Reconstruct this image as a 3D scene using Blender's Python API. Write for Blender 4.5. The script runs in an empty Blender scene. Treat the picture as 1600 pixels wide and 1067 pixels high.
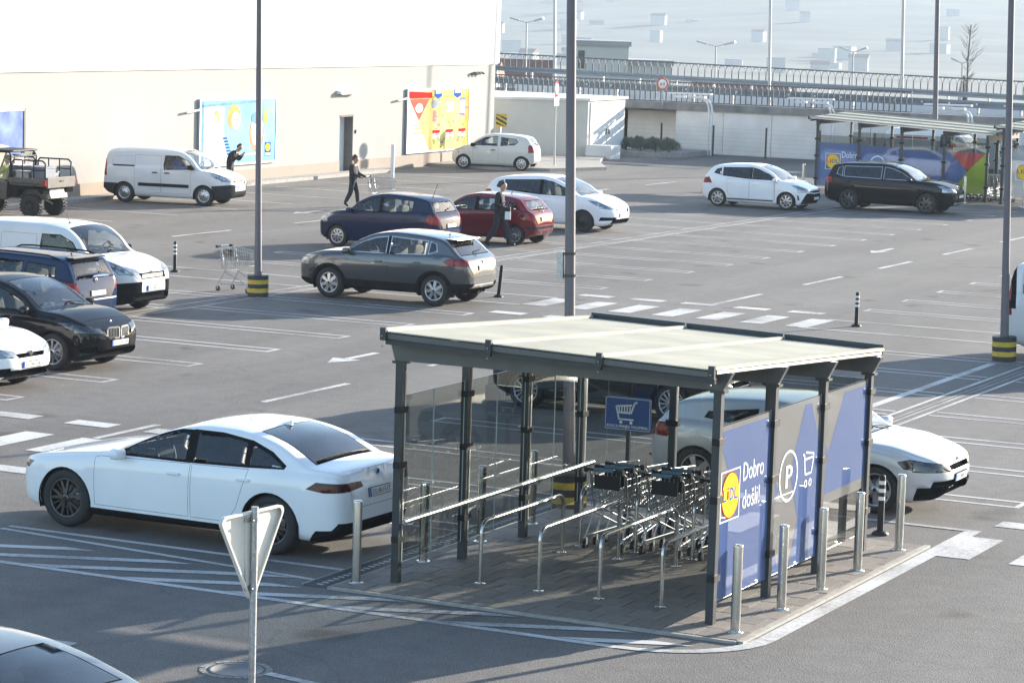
import bpy, bmesh, math, random
import numpy as np
from mathutils import Vector, Matrix
random.seed(7)
PI = math.pi
R = math.radians
S = bpy.context.scene
C = S.collection
# ---------------------------------------------------------------- camera, sky, sun, exposure
# world frame: X across the parking aisles, Y along them, Z up; metres
cam_d = bpy.data.cameras.new('camera')
cam = bpy.data.objects.new('camera', cam_d)
C.objects.link(cam)
S.camera = cam
cam_d.sensor_width = 36.0
cam_d.lens = 98.19
cam_d.clip_start = 0.5
cam_d.clip_end = 12000
rgt = Vector((0.89731429, 0.44036288, 0.03012646))
upv = Vector((-0.07901251, 0.09310057, 0.99251665))
fwd = Vector((-0.4342627, 0.89297974, -0.11833465))
mw = Matrix.Identity(4)
for i in range(3):
    mw[i][0] = rgt[i]
    mw[i][1] = upv[i]
    mw[i][2] = -fwd[i]
mw[2][3] = 6.539
cam.matrix_world = mw

HAZE = 0.00032
SUN_EL = R(13.5)
SUN_AZ = R(68.0)          # angle from +X towards +Y
sdir = Vector((math.cos(SUN_AZ) * math.cos(SUN_EL), math.sin(SUN_AZ) * math.cos(SUN_EL), math.sin(SUN_EL)))
W = bpy.data.worlds.new('World')
S.world = W
W.use_nodes = True
wn = W.node_tree
sky = wn.nodes.new('ShaderNodeTexSky')
sky.sky_type = 'NISHITA'
sky.sun_disc = False
sky.sun_elevation = SUN_EL
sky.sun_rotation = PI / 2 - SUN_AZ
sky.air_density = 1.0
sky.dust_density = 0.8
sky.ozone_density = 1.8
bg = wn.nodes['Background']
wn.links.new(sky.outputs[0], bg.inputs[0])
bg.inputs[1].default_value = 0.13
sun_d = bpy.data.lights.new('sun', 'SUN')
sun_d.energy = 5.0
sun_d.angle = R(0.53)
sun_d.color = (1.0, 0.915, 0.79)
sun = bpy.data.objects.new('sun', sun_d)
C.objects.link(sun)
sun.location = sdir * 300
sun.rotation_euler = sdir.to_track_quat('Z', 'Y').to_euler()
S.view_settings.view_transform = 'Standard'
S.view_settings.look = 'None'
S.view_settings.gamma = 1
S.view_settings.use_curve_mapping = False
S.view_settings.exposure = 1.8
S.cycles.transparent_max_bounces = 24
S.cycles.max_bounces = 10
S.cycles.volume_bounces = 0

# ---------------------------------------------------------------- materials
def mat(name, col, rough=0.6, metal=0.0, var=0.12, scale=6.0, bump=0.0, bscale=60.0, coat=0.0, spec=0.5, back=None, aniso=None):
    m = bpy.data.materials.new(name)
    m.use_nodes = True
    nt = m.node_tree
    p = nt.nodes['Principled BSDF']
    p.inputs['Roughness'].default_value = rough
    p.inputs['Metallic'].default_value = metal
    p.inputs['Coat Weight'].default_value = coat
    p.inputs['Coat Roughness'].default_value = 0.04
    p.inputs['Specular IOR Level'].default_value = spec
    tc = nt.nodes.new('ShaderNodeTexCoord')
    n = nt.nodes.new('ShaderNodeTexNoise')
    n.inputs['Scale'].default_value = scale
    n.inputs['Detail'].default_value = 5
    nt.links.new(tc.outputs['Object'], n.inputs['Vector'])
    r = nt.nodes.new('ShaderNodeValToRGB')
    c0 = [max(0, c * (1 - var)) for c in col]
    c1 = [min(1, c * (1 + var)) for c in col]
    r.color_ramp.elements[0].position = 0.3
    r.color_ramp.elements[1].position = 0.7
    r.color_ramp.elements[0].color = (*c0, 1)
    r.color_ramp.elements[1].color = (*c1, 1)
    nt.links.new(n.outputs['Fac'], r.inputs[0])
    out = r.outputs[0]
    if back:
        g = nt.nodes.new('ShaderNodeNewGeometry')
        mx = nt.nodes.new('ShaderNodeMix')
        mx.data_type = 'RGBA'
        nt.links.new(g.outputs['Backfacing'], mx.inputs[0])
        nt.links.new(out, mx.inputs[6])
        mx.inputs[7].default_value = (*back, 1)
        out = mx.outputs[2]
    nt.links.new(out, p.inputs['Base Color'])
    if bump:
        b = nt.nodes.new('ShaderNodeBump')
        n2 = nt.nodes.new('ShaderNodeTexNoise')
        n2.inputs['Scale'].default_value = bscale
        n2.inputs['Detail'].default_value = 3
        nt.links.new(tc.outputs['Object'], n2.inputs['Vector'])
        b.inputs['Strength'].default_value = bump
        b.inputs['Distance'].default_value = 0.02
        nt.links.new(n2.outputs['Fac'], b.inputs['Height'])
        nt.links.new(b.outputs[0], p.inputs['Normal'])
    return m

def glassmat(name, tint, refl=1.0, rough=0.015, film=None, filmfac=0.0):
    """thin pane: tinted see-through sheet with a fresnel mirror layer; film = printed film share"""
    m = bpy.data.materials.new(name)
    m.use_nodes = True
    nt = m.node_tree
    nt.nodes.remove(nt.nodes['Principled BSDF'])
    o = nt.nodes['Material Output']
    t = nt.nodes.new('ShaderNodeBsdfTransparent')
    t.inputs[0].default_value = (*tint, 1)
    g = nt.nodes.new('ShaderNodeBsdfGlossy')
    g.inputs['Roughness'].default_value = rough
    lw = nt.nodes.new('ShaderNodeFresnel')
    lw.inputs[0].default_value = 1.5
    n = nt.nodes.new('ShaderNodeTexNoise')
    n.inputs['Scale'].default_value = 3.0
    mu = nt.nodes.new('ShaderNodeMath')
    mu.operation = 'MULTIPLY'
    mr = nt.nodes.new('ShaderNodeMapRange')
    mr.inputs[3].default_value = 0.85 * refl
    mr.inputs[4].default_value = 1.15 * refl
    nt.links.new(n.outputs['Fac'], mr.inputs[0])
    nt.links.new(lw.outputs[0], mu.inputs[0])
    nt.links.new(mr.outputs[0], mu.inputs[1])
    base = t.outputs[0]
    if film:
        d = nt.nodes.new('ShaderNodeBsdfDiffuse')
        d.inputs[0].default_value = (*film, 1)
        tr = nt.nodes.new('ShaderNodeBsdfTranslucent')
        tr.inputs[0].default_value = (*film, 1)
        a = nt.nodes.new('ShaderNodeMixShader')
        a.inputs[0].default_value = 0.3
        nt.links.new(d.outputs[0], a.inputs[1])
        nt.links.new(tr.outputs[0], a.inputs[2])
        b = nt.nodes.new('ShaderNodeMixShader')
        b.inputs[0].default_value = filmfac
        nt.links.new(base, b.inputs[1])
        nt.links.new(a.outputs[0], b.inputs[2])
        base = b.outputs[0]
    mx = nt.nodes.new('ShaderNodeMixShader')
    nt.links.new(mu.outputs[0], mx.inputs[0])
    nt.links.new(base, mx.inputs[1])
    nt.links.new(g.outputs[0], mx.inputs[2])
    nt.links.new(mx.outputs[0], o.inputs[0])
    return m

def asphalt_mat():
    m = bpy.data.materials.new('asphalt')
    m.use_nodes = True
    nt = m.node_tree
    L = nt.links.new
    p = nt.nodes['Principled BSDF']
    p.inputs['Roughness'].default_value = 0.85
    p.inputs['Specular IOR Level'].default_value = 0.35
    tc = nt.nodes.new('ShaderNodeTexCoord')
    def noise(s, d=4, stretch=None):
        n = nt.nodes.new('ShaderNodeTexNoise')
        n.inputs['Scale'].default_value = s
        n.inputs['Detail'].default_value = d
        if stretch:
            mp = nt.nodes.new('ShaderNodeMapping')
            mp.inputs['Scale'].default_value = stretch
            L(tc.outputs['Object'], mp.inputs[0])
            L(mp.outputs[0], n.inputs['Vector'])
        else:
            L(tc.outputs['Object'], n.inputs['Vector'])
        return n.outputs['Fac']
    def ramp(f, p0, c0, p1, c1):
        r = nt.nodes.new('ShaderNodeValToRGB')
        r.color_ramp.elements[0].position = p0
        r.color_ramp.elements[1].position = p1
        r.color_ramp.elements[0].color = (*c0, 1)
        r.color_ramp.elements[1].color = (*c1, 1)
        L(f, r.inputs[0])
        return r.outputs[0]
    def mul(a, b):
        x = nt.nodes.new('ShaderNodeMix')
        x.data_type = 'RGBA'
        x.blend_type = 'MULTIPLY'
        x.inputs[0].default_value = 1
        L(a, x.inputs[6])
        L(b, x.inputs[7])
        return x.outputs[2]
    base = ramp(noise(70, 3), 0.32, (0.062, 0.059, 0.056), 0.70, (0.262, 0.247, 0.231))
    a = mul(base, ramp(noise(0.25, 5), 0.3, (0.86, 0.85, 0.84), 0.7, (1.06, 1.05, 1.04)))
    a = mul(a, ramp(noise(22, 4), 0.35, (0.86, 0.86, 0.86), 0.65, (1.08, 1.08, 1.08)))
    a = mul(a, ramp(noise(3.0, 6), 0.35, (0.9, 0.9, 0.9), 0.65, (1.05, 1.05, 1.05)))
    a = mul(a, ramp(noise(1.0, 3, (0.55, 0.04, 1)), 0.35, (0.8, 0.8, 0.81), 0.6, (1.03, 1.03, 1.03)))
    a = mul(a, ramp(noise(0.9, 4), 0.66, (1, 1, 1), 0.78, (0.72, 0.68, 0.62)))
    # hairline cracks, kept to patches
    vc = nt.nodes.new('ShaderNodeTexVoronoi')
    vc.feature = 'DISTANCE_TO_EDGE'
    vc.inputs['Scale'].default_value = 0.16
    wp = nt.nodes.new('ShaderNodeTexNoise')
    wp.inputs['Scale'].default_value = 0.6
    wp.inputs['Detail'].default_value = 6
    L(tc.outputs['Object'], wp.inputs['Vector'])
    va = nt.nodes.new('ShaderNodeVectorMath')
    va.operation = 'MULTIPLY_ADD'
    va.inputs[1].default_value = (2.2, 2.2, 0)
    L(wp.outputs['Color'], va.inputs[0])
    L(tc.outputs['Object'], va.inputs[2])
    L(va.outputs[0], vc.inputs['Vector'])
    a = mul(a, ramp(vc.outputs['Distance'], 0.0015, (0.8, 0.79, 0.78), 0.004, (1, 1, 1)))
    # oil spots where cars have stood
    vo = nt.nodes.new('ShaderNodeTexVoronoi')
    vo.inputs['Scale'].default_value = 0.55
    L(va.outputs[0], vo.inputs['Vector'])
    a = mul(a, ramp(vo.outputs['Distance'], 0.05, (0.5, 0.47, 0.43), 0.2, (1, 1, 1)))
    v = nt.nodes.new('ShaderNodeTexVoronoi')
    v.inputs['Scale'].default_value = 60
    L(tc.outputs['Object'], v.inputs['Vector'])
    a = mul(a, ramp(v.outputs['Distance'], 0.0, (1.35, 1.33, 1.3), 0.35, (0.95, 0.95, 0.95)))
    L(a, p.inputs['Base Color'])
    b = nt.nodes.new('ShaderNodeBump')
    b.inputs['Strength'].default_value = 0.35
    b.inputs['Distance'].default_value = 0.012
    L(v.outputs['Distance'], b.inputs['Height'])
    L(b.outputs[0], p.inputs['Normal'])
    return m

def paintmark_mat():
    """worn road paint: the paint thins out in patches so the asphalt grey comes through"""
    m = bpy.data.materials.new('road_paint')
    m.use_nodes = True
    nt = m.node_tree
    L = nt.links.new
    p = nt.nodes['Principled BSDF']
    p.inputs['Roughness'].default_value = 0.75
    tc = nt.nodes.new('ShaderNodeTexCoord')
    n = nt.nodes.new('ShaderNodeTexNoise')
    n.inputs['Scale'].default_value = 14
    n.inputs['Detail'].default_value = 8
    n.inputs['Roughness'].default_value = 0.75
    L(tc.outputs['Object'], n.inputs['Vector'])
    n2 = nt.nodes.new('ShaderNodeTexNoise')
    n2.inputs['Scale'].default_value = 0.7
    L(tc.outputs['Object'], n2.inputs['Vector'])
    ad = nt.nodes.new('ShaderNodeMath')
    ad.operation = 'ADD'
    L(n.outputs['Fac'], ad.inputs[0])
    L(n2.outputs['Fac'], ad.inputs[1])
    r = nt.nodes.new('ShaderNodeValToRGB')
    r.color_ramp.elements[0].position = 0.38
    r.color_ramp.elements[1].position = 0.55
    r.color_ramp.elements[0].color = (0.2, 0.195, 0.19, 1)
    r.color_ramp.elements[1].color = (0.52, 0.51, 0.49, 1)
    h = nt.nodes.new('ShaderNodeMath')
    h.operation = 'MULTIPLY'
    h.inputs[1].default_value = 0.5
    L(ad.outputs[0], h.inputs[0])
    L(h.outputs[0], r.inputs[0])
    L(r.outputs[0], p.inputs['Base Color'])
    return m

M = {}
M['asphalt'] = asphalt_mat()
M['paint'] = paintmark_mat()
M['slab'] = mat('concrete_slab', (0.195, 0.168, 0.142), 0.85, var=0.14, scale=9, bump=0.25, bscale=120)
M['slab_b'] = mat('concrete_slab_dark', (0.158, 0.138, 0.12), 0.85, var=0.15, scale=11, bump=0.25, bscale=120)
M['kerb'] = mat('kerb_concrete', (0.30, 0.28, 0.255), 0.9, var=0.18, scale=7, bump=0.2)
M['concrete'] = mat('wall_concrete', (0.70, 0.68, 0.655), 0.9, var=0.1, scale=0.9, bump=0.15, bscale=14)
M['coping'] = mat('coping_concrete', (0.22, 0.215, 0.21), 0.9, var=0.35, scale=1.4, bump=0.15, bscale=20)
M['render'] = mat('cream_render', (0.38, 0.368, 0.348), 0.9, var=0.03, scale=0.6, bump=0.06, bscale=90, spec=.05)
M['facade'] = mat('white_facade_panel', (0.60, 0.60, 0.60), 0.6, var=0.015, scale=0.5, spec=.1)
M['render2'] = mat('pale_beige_render', (0.60, 0.56, 0.49), 0.9, var=0.06, scale=0.9, bump=0.06, bscale=90, spec=.05)
M['plinth'] = mat('plinth_render', (0.30, 0.245, 0.20), 0.9, var=0.05, scale=1.5)
M['anth'] = mat('anthracite_coated_steel', (0.045, 0.05, 0.055), 0.38, 0.3, var=0.1, scale=5)
M['anth_l'] = mat('slate_grey_coated_steel', (0.105, 0.105, 0.105), 0.42, 0.2, var=0.1, scale=4)
M['steel'] = mat('brushed_stainless_steel', (0.56, 0.55, 0.53), 0.27, 1.0, var=0.08, scale=20)
M['alu'] = mat('bare_aluminium', (0.62, 0.62, 0.58), 0.42, 0.8, var=0.08, scale=5)
M['chrome'] = mat('chrome_plated_wire', (0.36, 0.37, 0.38), 0.34, .9, var=0.05, scale=20)
M['galv'] = mat('galvanised_steel', (0.40, 0.41, 0.42), 0.48, 0.7, var=0.22, scale=30)
M['pole'] = mat('mauve_grey_painted_pole', (0.125, 0.115, 0.13), 0.5, 0.2, var=0.07, scale=4)
M['black'] = mat('black_plastic', (0.018, 0.018, 0.02), 0.55, spec=.2, var=0.2, scale=9)
M['dark'] = mat('dark_underbody', (0.012, 0.012, 0.013), 0.8, var=0.2, scale=9)
M['rubber'] = mat('tyre_rubber', (0.022, 0.022, 0.023), 0.8, var=0.25, scale=14, bump=0.2, bscale=80)
M['yellow'] = mat('safety_yellow_paint', (0.55, 0.38, 0.04), 0.55, var=0.18, scale=8)
M['blk_paint'] = mat('black_band_paint', (0.03, 0.03, 0.032), 0.55, var=0.2, scale=8)
M['white'] = mat('white_plastic', (0.72, 0.72, 0.71), 0.5, var=0.04, scale=6, spec=.15)
M['opal'] = mat('opal_roof_sheet', (0.385, 0.36, 0.285), 0.6, var=0.16, scale=1.1, spec=.1)
M['blue_sign'] = mat('blue_sign_face', (0.022, 0.075, 0.26), 0.4, var=0.06, scale=5)
M['ivory'] = mat('sign_back_paint', (0.62, 0.60, 0.54), 0.5, var=0.06, scale=7)
M['red'] = mat('red_print', (0.55, 0.03, 0.03), 0.5, var=0.06, spec=0.0)
M['yel_print'] = mat('yellow_print', (0.85, 0.55, 0.05), 0.5, var=0.06, spec=0.0)
M['blue_print'] = mat('blue_print', (0.03, 0.10, 0.42), 0.5, var=0.06, spec=0.0)
M['handle_blue'] = mat('grey_blue_plastic', (0.10, 0.17, 0.22), 0.4, var=0.08)
M['glass'] = glassmat('shelter_glass', (0.43, 0.455, 0.44), 1.3)
M['guard'] = mat('blue_grey_guard_rail', (0.15, 0.185, 0.22), 0.5, 0.5, var=0.12, scale=1.2)
M['rail'] = mat('railing_paint', (0.09, 0.095, 0.11), 0.6, 0.1, var=0.12, scale=3)

# ---------------------------------------------------------------- mesh helpers
class MB:
    def __init__(s):
        s.v, s.f, s.mi, s.sm, s.mats = [], [], [], [], []
    def m(s, material):
        if material not in s.mats:
            s.mats.append(material)
        return s.mats.index(material)
    def add(s, vs, fs, material, smooth=False):
        k = len(s.v)
        i = s.m(material)
        s.v += [tuple(v) for v in vs]
        for f in fs:
            s.f.append([k + j for j in f])
            s.mi.append(i)
            s.sm.append(smooth)
        return s
    def box(s, a, b, material, rz=0.0, ctr=None):
        (x0, y0, z0), (x1, y1, z1) = a, b
        vs = [(x, y, z) for z in (z0, z1) for (x, y) in ((x0, y0), (x1, y0), (x1, y1), (x0, y1))]
        if rz:
            c = ctr or ((x0 + x1) / 2, (y0 + y1) / 2)
            cc, ss = math.cos(rz), math.sin(rz)
            vs = [(c[0] + (x - c[0]) * cc - (y - c[1]) * ss, c[1] + (x - c[0]) * ss + (y - c[1]) * cc, z) for x, y, z in vs]
        return s.add(vs, [(3, 2, 1, 0), (4, 5, 6, 7), (0, 1, 5, 4), (1, 2, 6, 5), (2, 3, 7, 6), (3, 0, 4, 7)], material)
    def bar(s, a, b, w, h, material, up=(0, 0, 1)):
        """box section from a to b, w across, h along 'up'"""
        a, b = Vector(a), Vector(b)
        d = (b - a).normalized()
        u = Vector(up)
        x = d.cross(u)
        if x.length < 1e-4:
            x = d.cross(Vector((1, 0, 0)))
        x.normalize()
        u = x.cross(d).normalized()
        vs = []
        for p in (a, b):
            for i, j in ((-1, -1), (1, -1), (1, 1), (-1, 1)):
                vs.append(p + x * (i * w / 2) + u * (j * h / 2))
        return s.add(vs, [(0, 1, 2, 3), (7, 6, 5, 4), (0, 4, 5, 1), (1, 5, 6, 2), (2, 6, 7, 3), (3, 7, 4, 0)], material)
    def tube(s, pts, r, material, n=8, r2=None, cap=True):
        pts = [Vector(p) for p in pts]
        k = len(pts)
        t0 = (pts[1] - pts[0]).normalized()
        u = t0.orthogonal().normalized()
        vs = []
        for i, p in enumerate(pts):
            if i == 0:
                t = (pts[1] - pts[0])
            elif i == k - 1:
                t = (pts[-1] - pts[-2])
            else:
                t = (pts[i + 1] - pts[i]).normalized() + (pts[i] - pts[i - 1]).normalized()
            t = t.normalized()
            u = (u - t * u.dot(t))
            u = u.normalized() if u.length > 1e-6 else t.orthogonal().normalized()
            w = t.cross(u)
            rr = r if r2 is None else r + (r2 - r) * i / (k - 1)
            for j in range(n):
                a = 2 * PI * j / n
                vs.append(p + u * (math.cos(a) * rr) + w * (math.sin(a) * rr))
        fs = []
        for i in range(k - 1):
            for j in range(n):
                fs.append((i * n + j, i * n + (j + 1) % n, (i + 1) * n + (j + 1) % n, (i + 1) * n + j))
        s.add(vs, fs, material, True)
        if cap:
            s.add(vs[:n], [tuple(reversed(range(n)))], material)
            s.add(vs[-n:], [tuple(range(n))], material)
        return s
    def lathe(s, prof, material, n=24, ctr=(0, 0, 0), axis='z', smooth=True):
        """prof = (radius, height) pairs"""
        vs = []
        for rr, h in prof:
            for j in range(n):
                a = 2 * PI * j / n
                c, q = math.cos(a) * rr, math.sin(a) * rr
                p = (c, q, h) if axis == 'z' else ((c, h, q) if axis == 'y' else (h, c, q))
                vs.append((p[0] + ctr[0], p[1] + ctr[1], p[2] + ctr[2]))
        fs = []
        for i in range(len(prof) - 1):
            for j in range(n):
                q = (i * n + j, i * n + (j + 1) % n, (i + 1) * n + (j + 1) % n, (i + 1) * n + j)
                fs.append(q if axis != 'y' else q[::-1])
        return s.add(vs, fs, material, smooth)
    def prism(s, poly, h0, h1, material, axis='z'):
        """extrude a 2D polygon between h0 and h1 along an axis"""
        n = len(poly)
        def P(a, b, h):
            return (a, b, h) if axis == 'z' else ((a, h, b) if axis == 'y' else (h, a, b))
        vs = [P(a, b, h0) for a, b in poly] + [P(a, b, h1) for a, b in poly]
        ar = sum(poly[i][0] * poly[(i + 1) % n][1] - poly[(i + 1) % n][0] * poly[i][1] for i in range(n))
        fl = (ar > 0) != (h1 < h0)
        if axis == 'y':
            fl = not fl
        fs = [tuple(range(n))[::-1], tuple(range(n, 2 * n))] + [(i, (i + 1) % n, n + (i + 1) % n, n + i) for i in range(n)]
        if not fl:
            fs = [f[::-1] for f in fs]
        return s.add(vs, fs, material)
    def quad(s, a, b, c, d, material):
        return s.add([a, b, c, d], [(0, 1, 2, 3)], material)
    def ball(s, c, rx, ry, rz, material, n=12, k=8):
        vs, fs = [], []
        for i in range(k + 1):
            th = PI * i / k
            for j in range(n):
                ph = 2 * PI * j / n
                vs.append((c[0] + rx * math.sin(th) * math.cos(ph), c[1] + ry * math.sin(th) * math.sin(ph), c[2] + rz * math.cos(th)))
        for i in range(k):
            for j in range(n):
                fs.append((i * n + j, (i + 1) * n + j, (i + 1) * n + (j + 1) % n, i * n + (j + 1) % n))
        return s.add(vs, fs, material, True)
    def mesh(s, name):
        me = bpy.data.meshes.new(name)
        me.from_pydata(s.v, [], s.f)
        for m_ in s.mats:
            me.materials.append(m_)
        me.polygons.foreach_set('material_index', s.mi)
        me.polygons.foreach_set('use_smooth', s.sm)
        me.update()
        return me
    def build(s, name, parent=None, **kw):
        return link(name, s.mesh(name), parent, **kw)

def tag(o, label=None, cat=None, group=None, kind=None):
    if label: o['label'] = label
    if cat: o['category'] = cat
    if group: o['group'] = group
    if kind: o['kind'] = kind
    return o
def link(name, me, parent=None, label=None, cat=None, group=None, kind=None, loc=None, rz=None):
    o = bpy.data.objects.new(name, me)
    C.objects.link(o)
    if parent: o.parent = parent
    if loc: o.location = loc
    if rz: o.rotation_euler = (0, 0, rz)
    return tag(o, label, cat, group, kind)
def empty(name, loc=(0, 0, 0), rz=0.0, label=None, cat=None, group=None):
    o = bpy.data.objects.new(name, None)
    C.objects.link(o)
    o.location = loc
    o.rotation_euler = (0, 0, rz)
    o.empty_display_size = 0.2
    return tag(o, label, cat, group)
def dup(o, parent=None):
    c = o.copy()
    C.objects.link(c)
    if parent: c.parent = parent
    for ch in list(o.children):
        dup(ch, c)
    return c
def bevel(o, w=0.01, seg=2):
    md = o.modifiers.new('bevel', 'BEVEL')
    md.width = w
    md.segments = seg
    md.limit_method = 'ANGLE'
    md.angle_limit = R(40)
    return o
_txt = {}
def text_verts(s, size, depth=0.0):
    """mesh data (verts, faces) of a word in the built-in sans font, in its own XY plane"""
    key = (s, size)
    if key in _txt: return _txt[key]
    cu = bpy.data.curves.new('t', 'FONT')
    cu.body = s
    cu.size = size
    cu.resolution_u = 2
    o = bpy.data.objects.new('t', cu)
    C.objects.link(o)
    dg = bpy.context.evaluated_depsgraph_get()
    me = bpy.data.meshes.new_from_object(o.evaluated_get(dg))
    vs = [tuple(v.co) for v in me.vertices]
    fs = [tuple(p.vertices) for p in me.polygons]
    bpy.data.objects.remove(o)
    bpy.data.curves.remove(cu)
    bpy.data.meshes.remove(me)
    _txt[key] = (vs, fs)
    return vs, fs
def put_text(mb, s, size, org, ux, uy, material, fit=None, align=0.0):
    """write s with its baseline origin at org, along ux, upright along uy; fit = total width"""
    vs, fs = text_verts(s, size)
    x0 = min(v[0] for v in vs); x1 = max(v[0] for v in vs)
    k = (fit / (x1 - x0)) if fit else 1.0
    org, ux, uy = Vector(org), Vector(ux), Vector(uy)
    w = (x1 - x0) * k
    pts = [org + ux * ((v[0] - x0) * k - align * w) + uy * v[1] for v in vs]
    mb.add(pts, fs, material)
# ================================================================ THE SETTING
def sheet(name, pts, z, material, kind='structure'):
    mb = MB()
    mb.add([(x, y, z) for x, y in pts], [tuple(range(len(pts)))], material)
    return mb.build(name, kind=kind)
# ground: one asphalt sheet, with falling terrain and the hill beyond it
sheet('ground', [(-75, -60), (70, -60), (70, 122.4), (-75, 122.4)], 0.0, M['asphalt'])
M['scrub'] = mat('scrub_terrain', (0.10, 0.105, 0.06), 0.95, var=0.35, scale=0.03)
M['hill'] = mat('hill_scrub', (0.105, 0.112, 0.092), 0.95, var=0.5, scale=0.012)
def hz_(x, y, t):
    u = min(1, max(0, (y - 1700) / 1700.0)); u = u * u * (3 - 2 * u)
    return -24 + 98 * u * (1 + 0.25 * math.sin(x * 0.0023 + 1.2) + 0.1 * math.sin(x * 0.009 + y * .004))
def terrain():
    rr = random.Random(3)
    xs = np.linspace(-3900, 1500, 91)
    ys = [-200, -100, -61, 30, 122.6, 131, 150, 185, 230, 300, 400, 800, 1200, 1500, 1700] + list(range(1760, 3420, 60)) + [3700, 4300, 5000]
    vs, fs = [], []
    for j, y in enumerate(ys):
        for x in xs:
            if y < 131: z = -0.35
            elif y < 400: z = -0.35 - 23.65 * min(1, (y - 131) / 160.0)
            else:
                t = (y - 400) / 2600.0
                z = min(110, hz_(x, y, t) + rr.uniform(-2, 2) * (1 if y > 1700 else .1))
            vs.append((x, y, z))
    n = len(xs)
    for j in range(len(ys) - 1):
        for i in range(n - 1):
            fs.append((j * n + i, j * n + i + 1, (j + 1) * n + i + 1, (j + 1) * n + i))
    mb = MB()
    mb.add(vs, fs, M['hill'], True)
    mb.build('hill_terrain', kind='structure')
    return lambda x, y: None
terrain()

# ---------------------------------------------------------------- painted markings (4 mm sheets)
ZM = 0.005
MZ = {'bay_marking': .004, 'bay_line': .0045, 'walkway_marking': .005, 'channel_edge_line': .0055, 'zebra_stripe': .006, 'zebra_block': .006, 'lane_dash': .0065, 'arrow_marking': .004, 'kerb_marking': .0075}
HN = [0]
def marking(name, polys, z=ZM):
    z = MZ.get(name, z)
    if name == 'hatch_marking':
        z = .004 + .0003 * HN[0]; HN[0] += 1
    mb = MB()
    for p in polys:
        ar = sum(p[i][0] * p[(i + 1) % len(p)][1] - p[(i + 1) % len(p)][0] * p[i][1] for i in range(len(p)))
        if ar < 0: p = p[::-1]
        mb.add([(x, y, z) for x, y in p], [tuple(range(len(p)))], M['paint'])
    return mb.build(name, kind='structure')
def rect(x0, y0, x1, y1):
    return [(min(x0, x1), min(y0, y1)), (max(x0, x1), min(y0, y1)), (max(x0, x1), max(y0, y1)), (min(x0, x1), max(y0, y1))]
def seg(a, b, w):
    d = Vector((b[0] - a[0], b[1] - a[1])).normalized()
    n = Vector((-d.y, d.x)) * (w / 2)
    return [(a[0] - n.x, a[1] - n.y), (b[0] - n.x, b[1] - n.y), (b[0] + n.x, b[1] + n.y), (a[0] + n.x, a[1] + n.y)]
def bay(xo, xe, y, gap=0.44, w=0.085):
    """double bay line from the drain (xo) to the aisle end (xe), closed at the aisle"""
    s = 1 if xe > xo else -1
    return [rect(xo, y, xe, y + w), rect(xo, y + gap, xe, y + gap + w), rect(xe - s * w, y + w + .001, xe, y + gap - .001)]
for k in range(-3, 7):
    marking('bay_marking', bay(-32.02, -26.87, 36.64 + 2.707 * k))
for k in range(0, 17):
    marking('bay_marking', bay(-31.98, -26.93, 60.08 + 2.69 * k))
for k in range(-6, 1):
    marking('bay_marking', bay(-32.6, -37.6, 52.45 + 2.7 * k))
for k in range(0, 10):
    marking('bay_marking', bay(-32.6, -37.6, 60.1 + 2.69 * k))
for k in range(-8, 1):
    marking('bay_marking', bay(-14.55, -20.33, 52.38 + 2.7 * k))
for k in range(0, 16):
    marking('bay_marking', bay(-14.55, -20.33, 59.8 + 2.71 * k))
for k in range(0, 18):
    if k not in (6, 7): marking('bay_marking', bay(-13.92, -10.13, 36.74 + 2.62 * k))
for k in range(0, 10):
    marking('bay_marking', bay(-51.0, -46.2, 64.6 + 3.45 * k, gap=.0, w=.1)[:1])
# pedestrian walkway lines between the rows
for y in (55.62, 57.5):
    marking('walkway_marking', [rect(-31.98, y, -26.9, y + .1)])
    marking('walkway_marking', [rect(-37.6, y + .08, -32.6, y + .18)])
    marking('walkway_marking', [rect(-20.33, y, -14.55, y + .1)])
marking('walkway_marking', [rect(-20.43, 55.73, -20.33, 57.49)])
marking('walkway_marking', [rect(-26.9, 55.73, -26.8, 57.49)])
# aisle centre dashes
y0 = -8.6
for a, b in ((23.05, 26.1), (34.25, 35.95), (39.05, 41.9), (44.9, 47.9), (51.0, 54.0), (58.35, 61.75), (64.65, 67.45), (70.35, 73.1), (76.0, 78.75), (81.7, 84.5), (87.3, 90.1)):
    marking('lane_dash', [rect(-23.57, a, -23.44, b)])
for a, b in ((48.2, 51.2), (54, 57), (59.5, 62.3), (65.0, 68.05), (71.6, 75.4), (78.6, 81.6), (85, 88), (91.4, 94.4), (97.9, 100.9), (104.2, 107.2)):
    marking('lane_dash', [rect(-42.2, a, -42.07, b)])
for a, b in ((22.7, 23.1),):
    pass
marking('lane_dash', [seg((-13.78, 23.08), (-12.6, 22.85), .12)])
marking('lane_dash', [seg((-17.4, 22.95), (-16.05, 23.06), .16)])
marking('lane_dash', [seg((-15.0, 22.0), (-14.2, 22.0), .12)])
# zebra crossings, one per aisle
def zebra(xs, y, ln, sw, bx, by):
    for x in xs: marking('zebra_stripe', [rect(x, y, x + sw, y + ln)])
    for x in bx:
        for yy in by: marking('zebra_block', [rect(x, yy, x + .8, yy + .42)])
zebra([-26.85 + 1.03 * k for k in range(7)], 55.72, 1.72, .52, [-26.75, -25.45, -24.2, -22.9, -21.6], (58.35, 53.75))
zebra([-26.75 + 1.02 * k for k in range(7)], 32.75, 1.45, .52, [-26.25 - 1.35, -26.2, -24.75, -23.3, -21.9], (35.2, 31.1))
zebra([-10.06, -9.14, -8.2, -7.3, -6.4], 32.8, 1.5, .43, [-10.02, -8.8, -7.6], (35.2,))
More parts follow.
